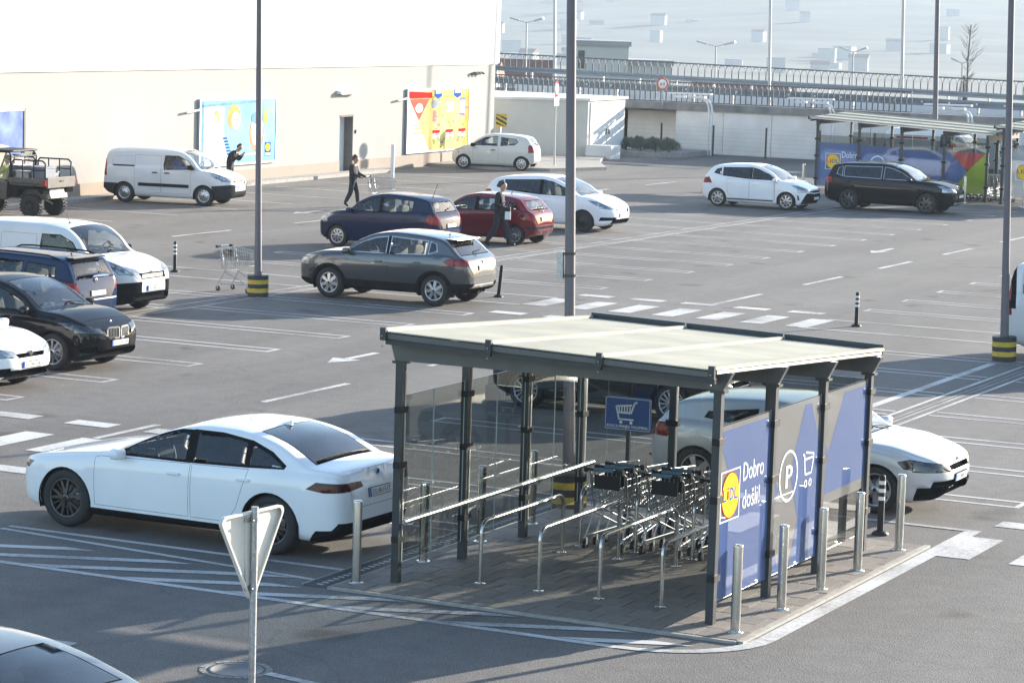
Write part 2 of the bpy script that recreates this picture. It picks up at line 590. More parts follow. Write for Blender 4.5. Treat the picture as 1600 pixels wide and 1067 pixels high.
# direction arrows
def arrow(cx, cy, s):
    pts1 = [(cx - .07, cy - .2), (cx + .07, cy - .2), (cx + .07, cy + .95), (cx - .07, cy + .95)]
    pts2 = [(cx - .28, cy - .15), (cx, cy - .85), (cx + .28, cy - .15)]
    f = lambda p: [(cx + (x - cx) * s, cy + (y - cy) * abs(s)) for x, y in p]
    g = [[(x, cy + (y - cy) * (1 if s > 0 else -1)) for x, y in f(p)] for p in (pts1, pts2)]
    marking('arrow_marking', g)
arrow(-25.2, 45.0, 1.05)
arrow(-25.3, 75.9, 1.05)
arrow(-44.15, 75.8, 1.05)
arrow(-21.6, 82.0, -1.05)
# hatched no-parking zone in front of and beside the trolley shelter
H0 = [rect(-20.4, 27.85, -15.5, 27.95), seg((-20.4, 27.72), (-15.6, 27.22), .09)]
for p in H0: marking('hatch_marking', [p])
marking('hatch_marking', [rect(-24.0, 25.99, -11.35, 26.11)])
arc = [(-11.35 + 1.2 * math.sin(a), 27.25 - 1.2 * math.cos(a)) for a in np.linspace(0, PI / 2, 9)]
for p, q in zip(arc, arc[1:]):
    pass
ai = [(-11.35 + 1.1 * math.sin(a), 27.2 - 1.09 * math.cos(a)) for a in np.linspace(0, PI / 2, 10)]
ao = [(-11.35 + 1.3 * math.sin(a), 27.2 - 1.21 * math.cos(a)) for a in np.linspace(0, PI / 2, 10)]
marking('kerb_marking', [[ai[i], ao[i], ao[i + 1], ai[i + 1]] for i in range(9)])
marking('kerb_marking', [rect(-10.25, 27.21, -10.05, 34.75)])
marking('kerb_marking', [rect(-14.1, 34.63, -10.26, 34.75)])
marking('bay_line', [rect(-15.16, 44.5, -15.0, 52.3)])
for k in range(8):
    x = -21.4 + 1.36 * k
    top = 27.2 if x < -17.6 else 26.78
    t = (top - 26.13) * 2.4
    if x + t > -10.9: t = -10.9 - x
    marking('hatch_marking', [[(x - .22, 26.12), (x + .22, 26.12), (x + t + .22, 26.12 + t / 2.4), (x + t - .22, 26.12 + t / 2.4)]])
# slotted drain channels between the back-to-back bays
def channel(x, ya, yb):
    marking('channel_edge_line', [rect(x - .27, ya, x - .2, yb), rect(x + .2, ya, x + .27, yb)])
    mb = MB()
    mb.box((x - .07, ya, -.02), (x + .07, yb, .006), M['coping'])
    y = ya
    mb2 = MB()
    mb2.box((x - .018, ya, -.02), (x + .018, yb, .0085), M['dark'])
    mb2.build('channel_slot', mb.build('drain_channel', kind='structure'))
channel(-32.3, 20, 112)
channel(-14.23, 34.9, 112)
# round manhole with a ring of setts
mh = MB()
mh.lathe([(0.0, .005), (.24, .005), (.24, .007), (.27, .007), (.27, .0)], M['coping'], 28, (-14.12, 23.05, 0))
mh_o = mh.build('manhole_cover', label='round manhole cover in a ring of stone setts by the sign pole', cat='manhole')
for k in range(26):
    a = 2 * PI * k / 26
    b = MB()
    b.box((-.03, -.035, 0), (.03, .035, .006 + .002 * (k % 3)), M['coping'] if k % 3 else M['slab'], rz=a, ctr=(0, 0))
    o = b.build('sett', mh_o)
    o.location = (-14.12 + .33 * math.cos(a), 23.05 + .33 * math.sin(a), 0)

# ---------------------------------------------------------------- paved island of the trolley shelter
pv = MB()
pv.box((-15.28, 26.92, -.05), (-10.36, 33.25, .012), M['dark'])
pav = pv.build('pavement', kind='structure')
slab = MB()
slab.box((.007, .007, 0), (.393, .393, .02), M['slab'])
slab_me = slab.mesh('paving_slab')
slab2 = MB()
slab2.box((.007, .007, 0), (.393, .393, .02), M['slab_b'])
slab_me2 = slab2.mesh('paving_slab')
rr = random.Random(11)
cnt = 0
for j in range(16):
    off = .2 * (j % 2)
    i = 0
    x = -15.26 - off
    while x < -10.4:
        y = 26.94 + .4 * j - .0
        o = bpy.data.objects.new('paving_slab', slab_me if rr.random() < .6 else slab_me2)
        C.objects.link(o)
        o.parent = pav
        xa, xb = max(x, -15.26), min(x + .4, -10.37)
        if xb - xa > .03 and cnt < 300:
            o.location = (xa, y, .012 + rr.uniform(-.0025, .0025))
            o.scale = ((xb - xa) / .4, 1 if y + .4 < 33.25 else (33.25 - y) / .4, 1)
            o.rotation_euler = (rr.uniform(-.003, .003), rr.uniform(-.003, .003), 0)
            cnt += 1
        else:
            bpy.data.objects.remove(o)
        x += .4
edge = MB()
edge.box((-10.355, 26.9, -.05), (-10.285, 33.3, .03), M['kerb'])
edge.box((-15.28, 26.86, -.05), (-10.36, 26.915, .03), M['kerb'])
edge.build('kerb', kind='structure')
gr = MB()
gr.box((-15.62, 26.9, -.05), (-15.30, 38.5, .008), M['blk_paint'])
for s in (-15.63, -15.3):
    gr.box((s, 26.9, -.05), (s + .018, 38.5, .02), M['galv'])
for k in range(96):
    gr.box((-15.5, 27 + .12 * k, .008), (-15.42, 27.05 + .12 * k, .0125), M['galv'])
gr.build('drain_grate', kind='structure')

# ---------------------------------------------------------------- supermarket building
bld = empty('supermarket_building', (-52.02, 74.64, 0), math.atan2(0.0557, 1), 'big white supermarket building with cream lower wall and three posters', 'building')
# local frame: +x away from the wall, y along it
UC = 33.78
def bpart(name, mb): return mb.build(name, bld)
w = MB()
w.box((-14, -50, .5), (0, 18.84, 4.12), M['render'])
w.box((-14, 20.02, .5), (0, UC, 4.12), M['render'])
w.box((-14, 18.84, 2.27), (0, 20.02, 4.12), M['render'])
w.box((-14, 18.84, 0), (-.42, 20.02, 2.27), M['render'])
bpart('wall', w)
w = MB()
w.box((-14, -50, -.1), (.03, 18.84, .5), M['plinth'])
w.box((-14, 20.02, -.1), (.03, UC + .03, .5), M['plinth'])
bpart('plinth', w)
for k in range(-16, 12):
    a = k * 3.0
    b = min(a + 2.985, UC + .2)
    if b - a < .3: continue
    w = MB()
    w.box((-14, a, 4.16), (.1, b, 11.5), M['facade'])
    bpart('facade_panel', w)
w = MB()
w.box((-14, -50, 4.12), (.06, UC + .1, 4.16), M['galv'])
bpart('facade_trim', w)
d = MB()
d.box((-.40, 18.9, 0.02), (-.36, 19.98, 2.22), M['white'])
dd = bpart('door', d)
d = MB(); d.bar((-.34, 19.1, 1.0), (-.34, 19.1, 1.18), .03, .03, M['steel']); d.build('door_handle', dd)
d = MB()
d.box((-.36, 18.845, 2.2), (.02, 20.015, 2.265), M['anth'])
d.box((-.36, 19.96, 0), (.02, 20.015, 2.19), M['anth_l'])  # right reveal lined dark grey, its shade put into the colour
bpart('frame_and_reveal_shade', d)
d = MB()
d.prism([(0.0, 3.08), (.0, 3.22), (.22, 3.18), (.24, 3.08)], 18.5, 20.0, M['white'], 'y')
bpart('door_lamp', d)
d = MB(); d.box((0, 20.2, 1.55), (.05, 20.3, 1.68), M['anth_l']); bpart('keypad', d)
d = MB()
for k in range(3):
    d.tube([(0, 31.2 + .35 * k, 3.72), (.16, 31.25 + .35 * k, 3.78), (.2, 31.42 + .35 * k, 3.74)], .05, M['anth_l'], 8)
bpart('spotlight_cluster', d)
sw = MB()
sw.box((-52.6, 35, -.1), (-50.9, 60, .12), M['kerb'])
sw.add([], [], M['kerb'])
sw = MB()
sw.prism([(.03, -40), (.75, -40), (.75, 22.5), (.03, 22.5)], -.1, .12, M['kerb'])
o = sw.build('sidewalk', kind='structure'); o.location = bld.location; o.rotation_euler = bld.rotation_euler
isl = MB()
isl.prism([(-53.7, 101.6), (-50.3, 101.6), (-48.4, 102.6), (-47.3, 105.7), (-49.6, 110.0), (-50.9, 113.6), (-55, 110.8), (-54.5, 108.5), (-54.0, 108.2)], -.1, .13, M['kerb'])
isl.build('pavement_island', kind='structure')
sw = MB()
sw.prism([(-51.7, 113.2), (-50.6, 113.5), (-50.5, 114.3), (-51.6, 114.2)], 0, .6, M['concrete'])
sw.build('low_wall', label='short low concrete wall beside the white doors of the block', cat='wall')

def poster(u0, u1, z0, z1, prints, label, frame=M['galv']):
    """a framed billboard on the wall; prints(mb, P) adds flat print, P(s,t) maps 0..1 board coordinates"""
    root = empty('poster_board', (0, 0, 0), 0, label, 'poster')
    root.location = bld.matrix_basis @ Vector((0, u0, 0)); root.rotation_euler = bld.rotation_euler
    wd = u1 - u0
    f = MB()
    f.box((.02, 0, z0), (.11, .09, z1), frame)
    f.box((.02, wd - .09, z0), (.11, wd, z1), frame)
    f.box((.02, .09, z0), (.11, wd - .09, z0 + .07), M['white'])
    f.box((.02, .09, z1 - .07), (.11, wd - .09, z1), M['white'])
    f.build('frame', root)
    sh = MB()
    sh.box((.03, .09, z0 + .07), (.085, wd - .09, z1 - .07), M['white'])
    sh.build('board', root)
    def P(s, t, k=0): return (.088 + .003 * k, .09 + s * (wd - .18), z0 + .07 + t * (z1 - z0 - .14))
    prints(root, P)
    a = MB()
    for s in (0.0,):
        a.bar((.15, -.02, z1 - .35), (.15, -1.0, z1 - .42), .06, .06, M['white'])
    a.build('lamp_arm', root)
    return root
def poly_print(root, P, name, pts, material, k=1):
    mb = MB()
    ar = sum(pts[i][0] * pts[(i + 1) % len(pts)][1] - pts[(i + 1) % len(pts)][0] * pts[i][1] for i in range(len(pts)))
    if ar < 0: pts = pts[::-1]
    mb.add([P(s, t, k) for s, t in pts], [tuple(range(len(pts)))], material)
    return mb.build(name, root)
def ell(cx, cy, rx, ry, n=20, a0=0, a1=2 * PI):
    return [(cx + rx * math.cos(a), cy + ry * math.sin(a)) for a in np.linspace(a0, a1, n, endpoint=False)]
def Wq(s, e=1): return None
def pm(name, c, var=.18, scale=2.5): 
    if name not in M: M[name] = mat(name, tuple(min(.9, v * .74 + .045) for v in c), .6, var=var, scale=scale, spec=0.0)
    return M[name]
def print_yellow(root, P):
    pp = lambda n, p, m, k=1: poly_print(root, P, n, p, m, k)
    pp('print_ground', [(0, 0), (1, 0), (1, 1), (0, 1)], pm('warm_yellow_print', (.80, .66, .22), .22, .9), 0)
    pp('print_ground', [(0, 0), (.36, 0), (.3, .12), (.02, .99), (0, .99)], pm('pale_yellow_print', (.82, .78, .55)), 1)
    pp('print_ground', [(0.9, 0), (1, 0), (1, 1), (.955, 1)], pm('orange_print', (.75, .42, .08)), 1)
    pp('print_banner', [(0, .87), (.38, .87), (.38, .96), (0, .99)], M['red'], 2)
    pp('print_triangle', [(.02, .86), (.34, .86), (.175, .5)], pm('faded_red_print', (.62, .10, .07), .3, 8), 2)
    pp('print_face', ell(.175, .71, .06, .075), M['white'], 3)
    pp('print_band', [(.38, .87), (1, .87), (1, .9), (.38, .9)], pm('olive_print', (.50, .44, .10)), 2)
    for s in (.48, .8):
        pp('print_shield', [(s - .06, 1), (s + .06, 1), (s + .06, .9), (s, .85), (s - .06, .9)], M['blue_print'], 3)
        pp('print_shield', [(s - .045, .99), (s + .045, .99), (s + .045, .94), (s - .045, .94)], M['white'], 4)
    pack = [(.38, .48, .7, .83, pm('grey_print', (.35, .36, .42), .4, 12)), (.4, .46, .47, .66, pm('pink_print', (.72, .25, .25), .3, 14)), (.62, .74, .62, .8, pm('cream_print', (.8, .72, .6), .2, 9)), (.85, .93, .6, .82, M['white']), (.84, .94, .8, .86, pm('violet_print', (.25, .22, .45), .3, 10)), (.84, .92, .56, .6, pm('violet_print', (.25, .22, .45)))]
    for a, b, c, d_, m in pack: pp('print_product', [(a, c), (b, c), (b, d_), (a, d_)], m, 2)
    for s in (.4, .62, .83):
        pp('print_price', [(s, .2), (s + .12, .2), (s + .12, .32), (s, .32)], M['white'], 2)
        pp('print_price', [(s, .28), (s + .12, .28), (s + .12, .33), (s, .33)], M['red'], 3)
        mb = MB(); put_text(mb, '1,99', .3, P(s + .015, .205, 4), (0, 1, 0), (0, 0, 1), M['red'], fit=.5); mb.build('print_price', root)
    rq = random.Random(8)
    cols = [pm('pink_print', (.72, .25, .25)), pm('violet_print', (.25, .22, .45)), pm('cream_print', (.8, .72, .6)), pm('olive_print', (.5, .44, .1)), pm('grey_print', (.35, .36, .42)), pm('leaf_green_print', (.3, .42, .12))]
    for q in range(46):
        a, c = rq.uniform(.37, .94), rq.choice((rq.uniform(.4, .82), rq.uniform(.1, .18), rq.uniform(.34, .46)))
        w1, h1 = rq.uniform(.015, .05), rq.uniform(.01, .05)
        pp('print_item', [(a, c), (a + w1, c), (a + w1, c + h1), (a, c + h1)], rq.choice(cols), 3)
    for k, t in enumerate((.42, .36, .29)):
        pp('print_line', [(.08, t), (.28, t), (.28, t + .018), (.08, t + .018)], pm('olive_print', (.5, .44, .1)), 2)
poster(24.72, 30.95, .58, 3.18, print_yellow, 'yellow offer poster with red triangle and three price tags on the wall')
def print_blue(root, P):
    pp = lambda n, p, m, k=1: poly_print(root, P, n, p, m, k)
    pp('print_ground', [(0, 0), (1, 0), (1, 1), (0, 1)], pm('sky_blue_print', (.28, .56, .78), .25, .8), 0)
    pp('print_ground', [(.04, 0), (.36, 0), (.3, .5), (.3, .9), (.04, .93)], pm('pale_print', (.72, .77, .80), .08), 1)
    pp('print_ground', [(0, 0), (.045, 0), (.04, 1), (0, 1)], pm('mid_blue_print', (.18, .36, .62)), 2)
    pp('print_band', [(0, .9), (.74, .95), (.74, .985), (0, .94)], pm('mid_blue_print', (.18, .36, .62)), 2)
    # a plain generic cartoon face
    pp('print_hair', ell(.43, .74, .085, .2), pm('ginger_print', (.72, .42, .13), .15), 2)
    pp('print_face', ell(.455, .68, .06, .14), pm('skin_print', (.80, .62, .48), .06), 3)
    for s in (.435, .475): pp('print_eye', ell(s, .69, .006, .014, 10), M['black'], 4)
    pp('print_hair', ell(.2, .72, .035, .13), pm('ginger_print', (.72, .42, .13)), 2)
    pp('print_face', ell(.185, .68, .03, .1), pm('skin_print', (.80, .62, .48)), 3)
    for k in range(6):
        pp('print_stripe', [(.285 + .012 * k, .42 - .05 * k), (.34 + .012 * k, .42 - .05 * k), (.345 + .012 * k, .39 - .05 * k), (.29 + .012 * k, .39 - .05 * k)], M['blue_print'], 3)
    pp('print_badge', ell(.74, .46, .1, .3), pm('coral_print', (.72, .33, .2), .3, 6), 2)
    pp('print_badge', ell(.74, .5, .08, .24), M['white'], 3)
    pp('print_badge', ell(.74, .7, .08, .1), pm('mid_blue_print', (.18, .36, .62)), 4)
    pp('print_leaf', ell(.86, .72, .035, .13), pm('lime_print', (.5, .62, .15)), 2)
    pp('print_logo', [(.855, .08), (.935, .08), (.935, .3), (.855, .3)], M['blue_print'], 2)
    pp('print_logo', ell(.895, .22, .033, .065), M['yel_print'], 3)
    pp('print_logo', [(.86, .09), (.93, .09), (.93, .13), (.86, .13)], M['white'], 3)
    pp('print_band', [(.1, .1), (.8, .12), (.8, .15), (.1, .13)], pm('pale_print', (.72, .77, .8)), 2)
poster(7.75, 13.5, .70, 3.08, print_blue, 'light blue poster with two cartoon faces and a round badge on the wall')
def print_blue2(root, P):
    pp = lambda n, p, m, k=1: poly_print(root, P, n, p, m, k)
    pp('print_ground', [(0, 0), (1, 0), (1, 1), (0, 1)], pm('royal_blue_print', (.22, .30, .66), .35, 1.8), 0)
    pp('print_arm', [(.2, .0), (.93, 0), (.9, .2), (.86, .55), (.7, .62)], pm('skin_print', (.80, .62, .48)), 1)
poster(-9.0, -3.25, .45, 3.0, print_blue2, 'royal blue poster at the left edge behind the utility vehicle', M['anth'])

# ---------------------------------------------------------------- concrete service block with white doors
blk = empty('service_block', (-53, 115, 0), 0, 'flat concrete service block with sunlit white double doors', 'building')
b = MB()
b.prism([(-2.1, -4.6), (1.2, -1.45), (.9, 3.3), (-6, 3.3), (-6, -4.6)], 0, 2.55, M['render2'])
b.build('wall', blk)
b = MB()
b.prism([(-2.2, -4.72), (1.32, -1.5), (1.0, 3.42), (-6.1, 3.42), (-6.1, -4.72)], 2.55, 2.66, M['concrete'])
b.build('roof', blk)
for k in range(2):
    b = MB()
    a = -1.2 + 2.15 * k
    b.box((0, 0, .05), (.05, 2.1, 2.45), M['white'])
    o = b.build('door', blk); o.location = (1.2 - .063 * (a + 1.45), a, 0); o.rotation_euler = (0, 0, R(3.6))
    h = MB(); h.bar((.08, 1.95 if k == 0 else .15, 1.0), (.08, 1.95 if k == 0 else .15, 1.25), .04, .04, M['anth']); h.build('door_handle', o)
# ---------------------------------------------------------------- retaining wall, flyover and its railings
WY = 122.5
rw = empty('retaining_wall', (-30, WY, 0), 0, 'long pale concrete retaining wall below the flyover', 'wall')
k = 0
x = -51.3
while x < 30:
    b = MB()
    x2 = min(x + 2.42, 30)
    b.box((x + 30 + .012, 0 - .004 * (k % 2), -.4), (x2 + 30 - .012, .5, 2.0), M['concrete'])
    b.build('wall_panel', rw)
    x = x2; k += 1
fly = empty('flyover', (-45, WY, 0), 0, 'road flyover with grey concrete edge beam behind the car park', 'bridge')
b = MB(); b.box((-40, -.12, 2.0), (90, .55, 2.34), M['coping']); b.build('edge_beam', fly)
b = MB(); b.box((-40, .55, 1.9), (90, 6.4, 2.22), M['coping']); b.build('deck', fly)
b = MB(); b.box((-40, 6.4, 1.9), (90, 7.1, 2.5), M['coping']); b.build('far_edge_beam', fly)
b = MB(); b.box((-9.6, 1.4, -.4), (-6.3, 1.9, 2.0), M['concrete']); b.build('pier_wall', fly)
b = MB(); b.box((-30, 1.4, -.4), (-9.4, 1.9, 2.0), M['concrete']); b.build('pier_wall', fly)
def railing(name, label, x0, x1, y, zf, hgt, sp=.42, pick=True):
    root = empty(name, (x0, y, 0), 0, label, 'railing')
    n = int((x1 - x0) / sp)
    m_ = M['rail']
    # every upright that can be told apart is a part; arches are one hoop each
    for i in range(n):
        xa = i * sp
        za, zb = zf(x0 + xa), zf(x0 + xa + sp)
        b = MB()
        r = sp * .46
        zt = za + hgt
        pts = [(xa + sp / 2 - r, 0, za + .02)] + [(xa + sp / 2 - r * math.cos(a), 0, zt - r * 1.5 + r * 1.5 * math.sin(a)) for a in np.linspace(0, PI, 7)] + [(xa + sp / 2 + r, 0, zb + .02)]
        for p, q in zip(pts, pts[1:]):
            b.bar(p, q, .026, .026, m_, up=(0, 1, 0))
        b.build('hoop', root)
    b = MB()
    b.bar((0, 0, zf(x0) + hgt + .02), (n * sp, 0, zf(x0 + n * sp) + hgt + .02), .06, .06, m_)
    b.build('top_rail', root)
    b = MB()
    b.bar((0, 0, zf(x0) + .02), (n * sp, 0, zf(x0 + n * sp) + .02), .05, .04, m_)
    b.build('bottom_rail', root)
    return root
railing('bridge_railing', 'nearer hooped railing on the front edge of the flyover', -63.5, -39.6, WY + .1, lambda x: 2.36, .92, .27)
railing('bridge_railing', 'farther hooped railing on the back edge of the flyover', -66, -14, WY + 6.8, lambda x: 3.28 - .0142 * (x + 50), .72, .36)
def guard(name, label, x0, x1, y, zf, h, t=.12, posts=True, studs=False):
    root = empty(name, (x0, y, 0), 0, label, 'guard rail')
    b = MB()
    for dz in (-h * .28, h * .28):
        b.bar((0, 0, zf(x0) + dz), (x1 - x0, 0, zf(x1) + dz), t, h * .42, M['guard'])
    b.bar((0, .05, zf(x0)), (x1 - x0, .05, zf(x1)), t * .5, h * .9, M['guard'])
    b.build('beam', root)
    n = int((x1 - x0) / 2.0)
    for i in range(n + 1):
        b = MB(); b.box((i * 2.0 - .05, .1, 2.2), (i * 2.0 + .05, .2, zf(x0 + 2 * i) + h * .4), M['galv']); b.build('post', root)
    if studs:
        for i in range(int((x1 - x0) / 1.3)):
            b = MB(); b.box((i * 1.3 - .035, -.13, zf(x0 + i * 1.3) - .03), (i * 1.3 + .035, -.075, zf(x0 + i * 1.3) + .05), M['white']); b.build('reflector', root)
guard('guard_rail', 'blue-grey guard rail with white reflectors behind the nearer railing', -63, 10, WY + 1.2, lambda x: 2.93 - .008 * (x + 50), .34, studs=True)
guard('guard_rail', 'dark steel guard rail below the farther railing', -66, 10, WY + 6.2, lambda x: 3.28 - .0142 * (x + 50), .26)
b = MB(); b.box((-62, WY + 4.5, 2.22), (30, WY + 5.1, 2.75), M['concrete']); b.build('road_barrier', label='low concrete barrier in the middle of the flyover road', cat='barrier')
# thin fence in front of the wall
fe = empty('mesh_fence', (-54.0, 121.0, 0), 0, 'thin wire fence on dark posts in front of the retaining wall', 'fence')
for i in range(9):
    b = MB(); b.box((2.62 * i - .035, -.035, 0), (2.62 * i + .035, .035, 1.42), M['anth']); b.build('post', fe)
b = MB()
for z in np.arange(.1, 1.4, .2): b.bar((0, 0, z), (21, 0, z), .008, .008, M['galv'])
b.build('wire_mesh', fe, kind='stuff')
# raised planting bed with lavender
bed = MB()
bed.prism([(-52.3, 117.0), (-49.9, 116.9), (-49.1, 118.2), (-49.1, 121.6), (-52.3, 121.6)], 0, .22, M['kerb'])
bed.build('planter_kerb', kind='structure')
M['leaf_grey'] = mat('lavender_foliage', (0.12, 0.135, 0.10), 0.9, var=0.35, scale=4)
rr = random.Random(5)
for i in range(7):
    b = MB()
    cx, cy = -51.9 + (i % 4) * .75 + rr.uniform(-.1, .1), 118.0 + (i // 4) * 1.6 + rr.uniform(-.2, .2)
    for k in range(520):
        a, t = rr.uniform(0, 2 * PI), rr.uniform(.05, 1.25)
        rad = rr.uniform(.25, .62)
        p = Vector((math.cos(a) * math.sin(t) * rad, math.sin(a) * math.sin(t) * rad, .2 + math.cos(t) * rad * .9))
        d1 = Vector((math.cos(a) * math.sin(t) + rr.uniform(-.4, .4), math.sin(a) * math.sin(t) + rr.uniform(-.4, .4), math.cos(t) + .3)).normalized() * rr.uniform(.08, .16)
        s_ = d1.orthogonal().normalized() * .022
        b.add([p - s_, p + s_, p + d1], [(0, 1, 2)], M['leaf_grey'])
    b.tube([(0, 0, .1), (0, 0, .5)], .05, M['leaf_grey'], 5)
    b.build('lavender_bush', label='grey-green lavender bush in the kerbed bed, %s' % ('front row leftmost', 'front row second', 'front row third', 'front row rightmost', 'back row leftmost', 'back row middle', 'back row rightmost')[i], cat='bush', group='lavender bushes in the kerbed bed', loc=(cx, cy, 0))
# ground sloping road behind the second shelter
sheet('road', [(-75, 122.55), (70, 122.55), (70, 131), (-75, 131)], -.3, M['asphalt'])

# ---------------------------------------------------------------- town on the far slope
M['house_w'] = mat('pale_house_render', (0.50, 0.48, 0.45), 0.9, var=0.08, scale=.2)
M['roof_t'] = mat('clay_roof_tiles', (0.26, 0.13, 0.085), 0.9, var=0.2, scale=.8)
M['roof_g'] = mat('grey_flat_roof', (0.30, 0.30, 0.31), 0.9, var=0.15, scale=.5)
M['win'] = mat('dark_window_glass', (0.035, 0.045, 0.06), 0.2, var=0.2, scale=2)
def ter_z(x, y):
    if y < 131: return -.35
    if y < 400: return -.35 - 23.65 * min(1, (y - 131) / 160.0)
    t = (y - 400) / 2600.0
    return min(110, hz_(x, y, t))
def house(x, y, w_, d_, h, rz, label, gable=True, z=None, wins=True, grp=None):
    root = empty('town_house', (x, y, (ter_z(x, y) - 1) if z is None else z), rz, label, 'house', grp)
    b = MB(); b.box((-w_ / 2, -d_ / 2, 0), (w_ / 2, d_ / 2, h), M['house_w']); wl = b.build('wall', root)
    b = MB()
    if gable:
        b.prism([(-d_ / 2 - .5, h), (d_ / 2 + .5, h), (0, h + d_ * .24)], -w_ / 2 - .4, w_ / 2 + .4, M['roof_t'], 'x')
    else:
        b.box((-w_ / 2 - .2, -d_ / 2 - .2, h), (w_ / 2 + .2, d_ / 2 + .2, h + .4), M['roof_g'])
    b.build('roof', root)
    if wins:
        nf = max(1, int(h / 3)); nw = max(2, int(w_ / 3.2))
        for i in range(nf):
            for j in range(nw):
                xx = -w_ / 2 + w_ * (j + .5) / nw
                b = MB(); b.box((xx - .55, -d_ / 2 - .04, i * 3 + 1), (xx + .55, -d_ / 2 + .1, i * 3 + 2.4), M['win']); b.build('window', root)
    return root
# big pale block with a dark window, in the middle distance
house(-92.1, 204.2, 4.1, 6, 10.0, R(25), 'pale flat-roofed block rising behind the flyover', False, z=-6.2, wins=False)
b = MB(); b.box((-1.9, -3.06, 8.2), (-1.4, -2.9, 9.6), M['win']); b.build('window', [o for o in C.objects if o.name == 'town_house'][0])
house(-88.7, 205.8, 3.4, 5, 8.6, R(25), 'lower pale wing beside the flat-roofed block', False, z=-6.2, wins=False)
house(-99, 200, 7.5, 6, 6.3, R(25), 'house with brown pitched roof left of the pale block', True, z=-5.2, wins=False)
house(-83.0, 212, 7.5, 6, 5.0, R(30), 'long low house with pitched roof right of the pale block', True, z=-5.2, wins=False)
house(-86.5, 165, 8, 6, 4.2, R(20), 'house with red tiled roof just behind the flyover railing', True, z=-2.6, wins=False)
rr = random.Random(21)
spots = []
for i in range(46):
    y = 1500 + 1500 * rr.random() ** 1.2
    spots.append((rr.choice((rr.uniform(-.2, .2), rr.gauss(.02, .02), rr.gauss(.11, .03))), y, rr.random() < .5, rr.uniform(7, 14), rr.uniform(7, 10), rr.choice((4, 5, 6, 8, 9, 10)), rr.uniform(-.2, .9)))
spots.sort()
NTH = ['first', 'second', 'third', 'fourth', 'fifth', 'sixth', 'seventh', 'eighth', 'ninth', 'tenth', 'eleventh', 'twelfth', 'thirteenth', 'fourteenth', 'fifteenth', 'sixteenth', 'seventeenth', 'eighteenth', 'nineteenth', 'twentieth']
cnt_ = {}
for ang, y, gab, w_, d_, h_, rz_ in spots:
    x_ = y * (-.4373 + .8973 * ang); y_ = y * (.8993 + .4404 * ang)
    kind_ = '%s %s pale house' % ('tall' if h_ > 8 else 'low', 'tile-roofed' if gab else 'flat-roofed')
    k_ = cnt_.get(kind_, 0); cnt_[kind_] = k_ + 1
    house(x_, y_, w_, d_, h_, rz_, '%s on the hazy far hillside, %s of its kind from the left' % (kind_, NTH[k_]), gab, wins=False, grp='houses scattered over the far hillside')
# sloping shed seen under the flyover
house(-56.5, 131.5, 9, 5, 2.1, 0, 'low shed with tiled roof seen under the flyover', True, z=-.9, wins=True)

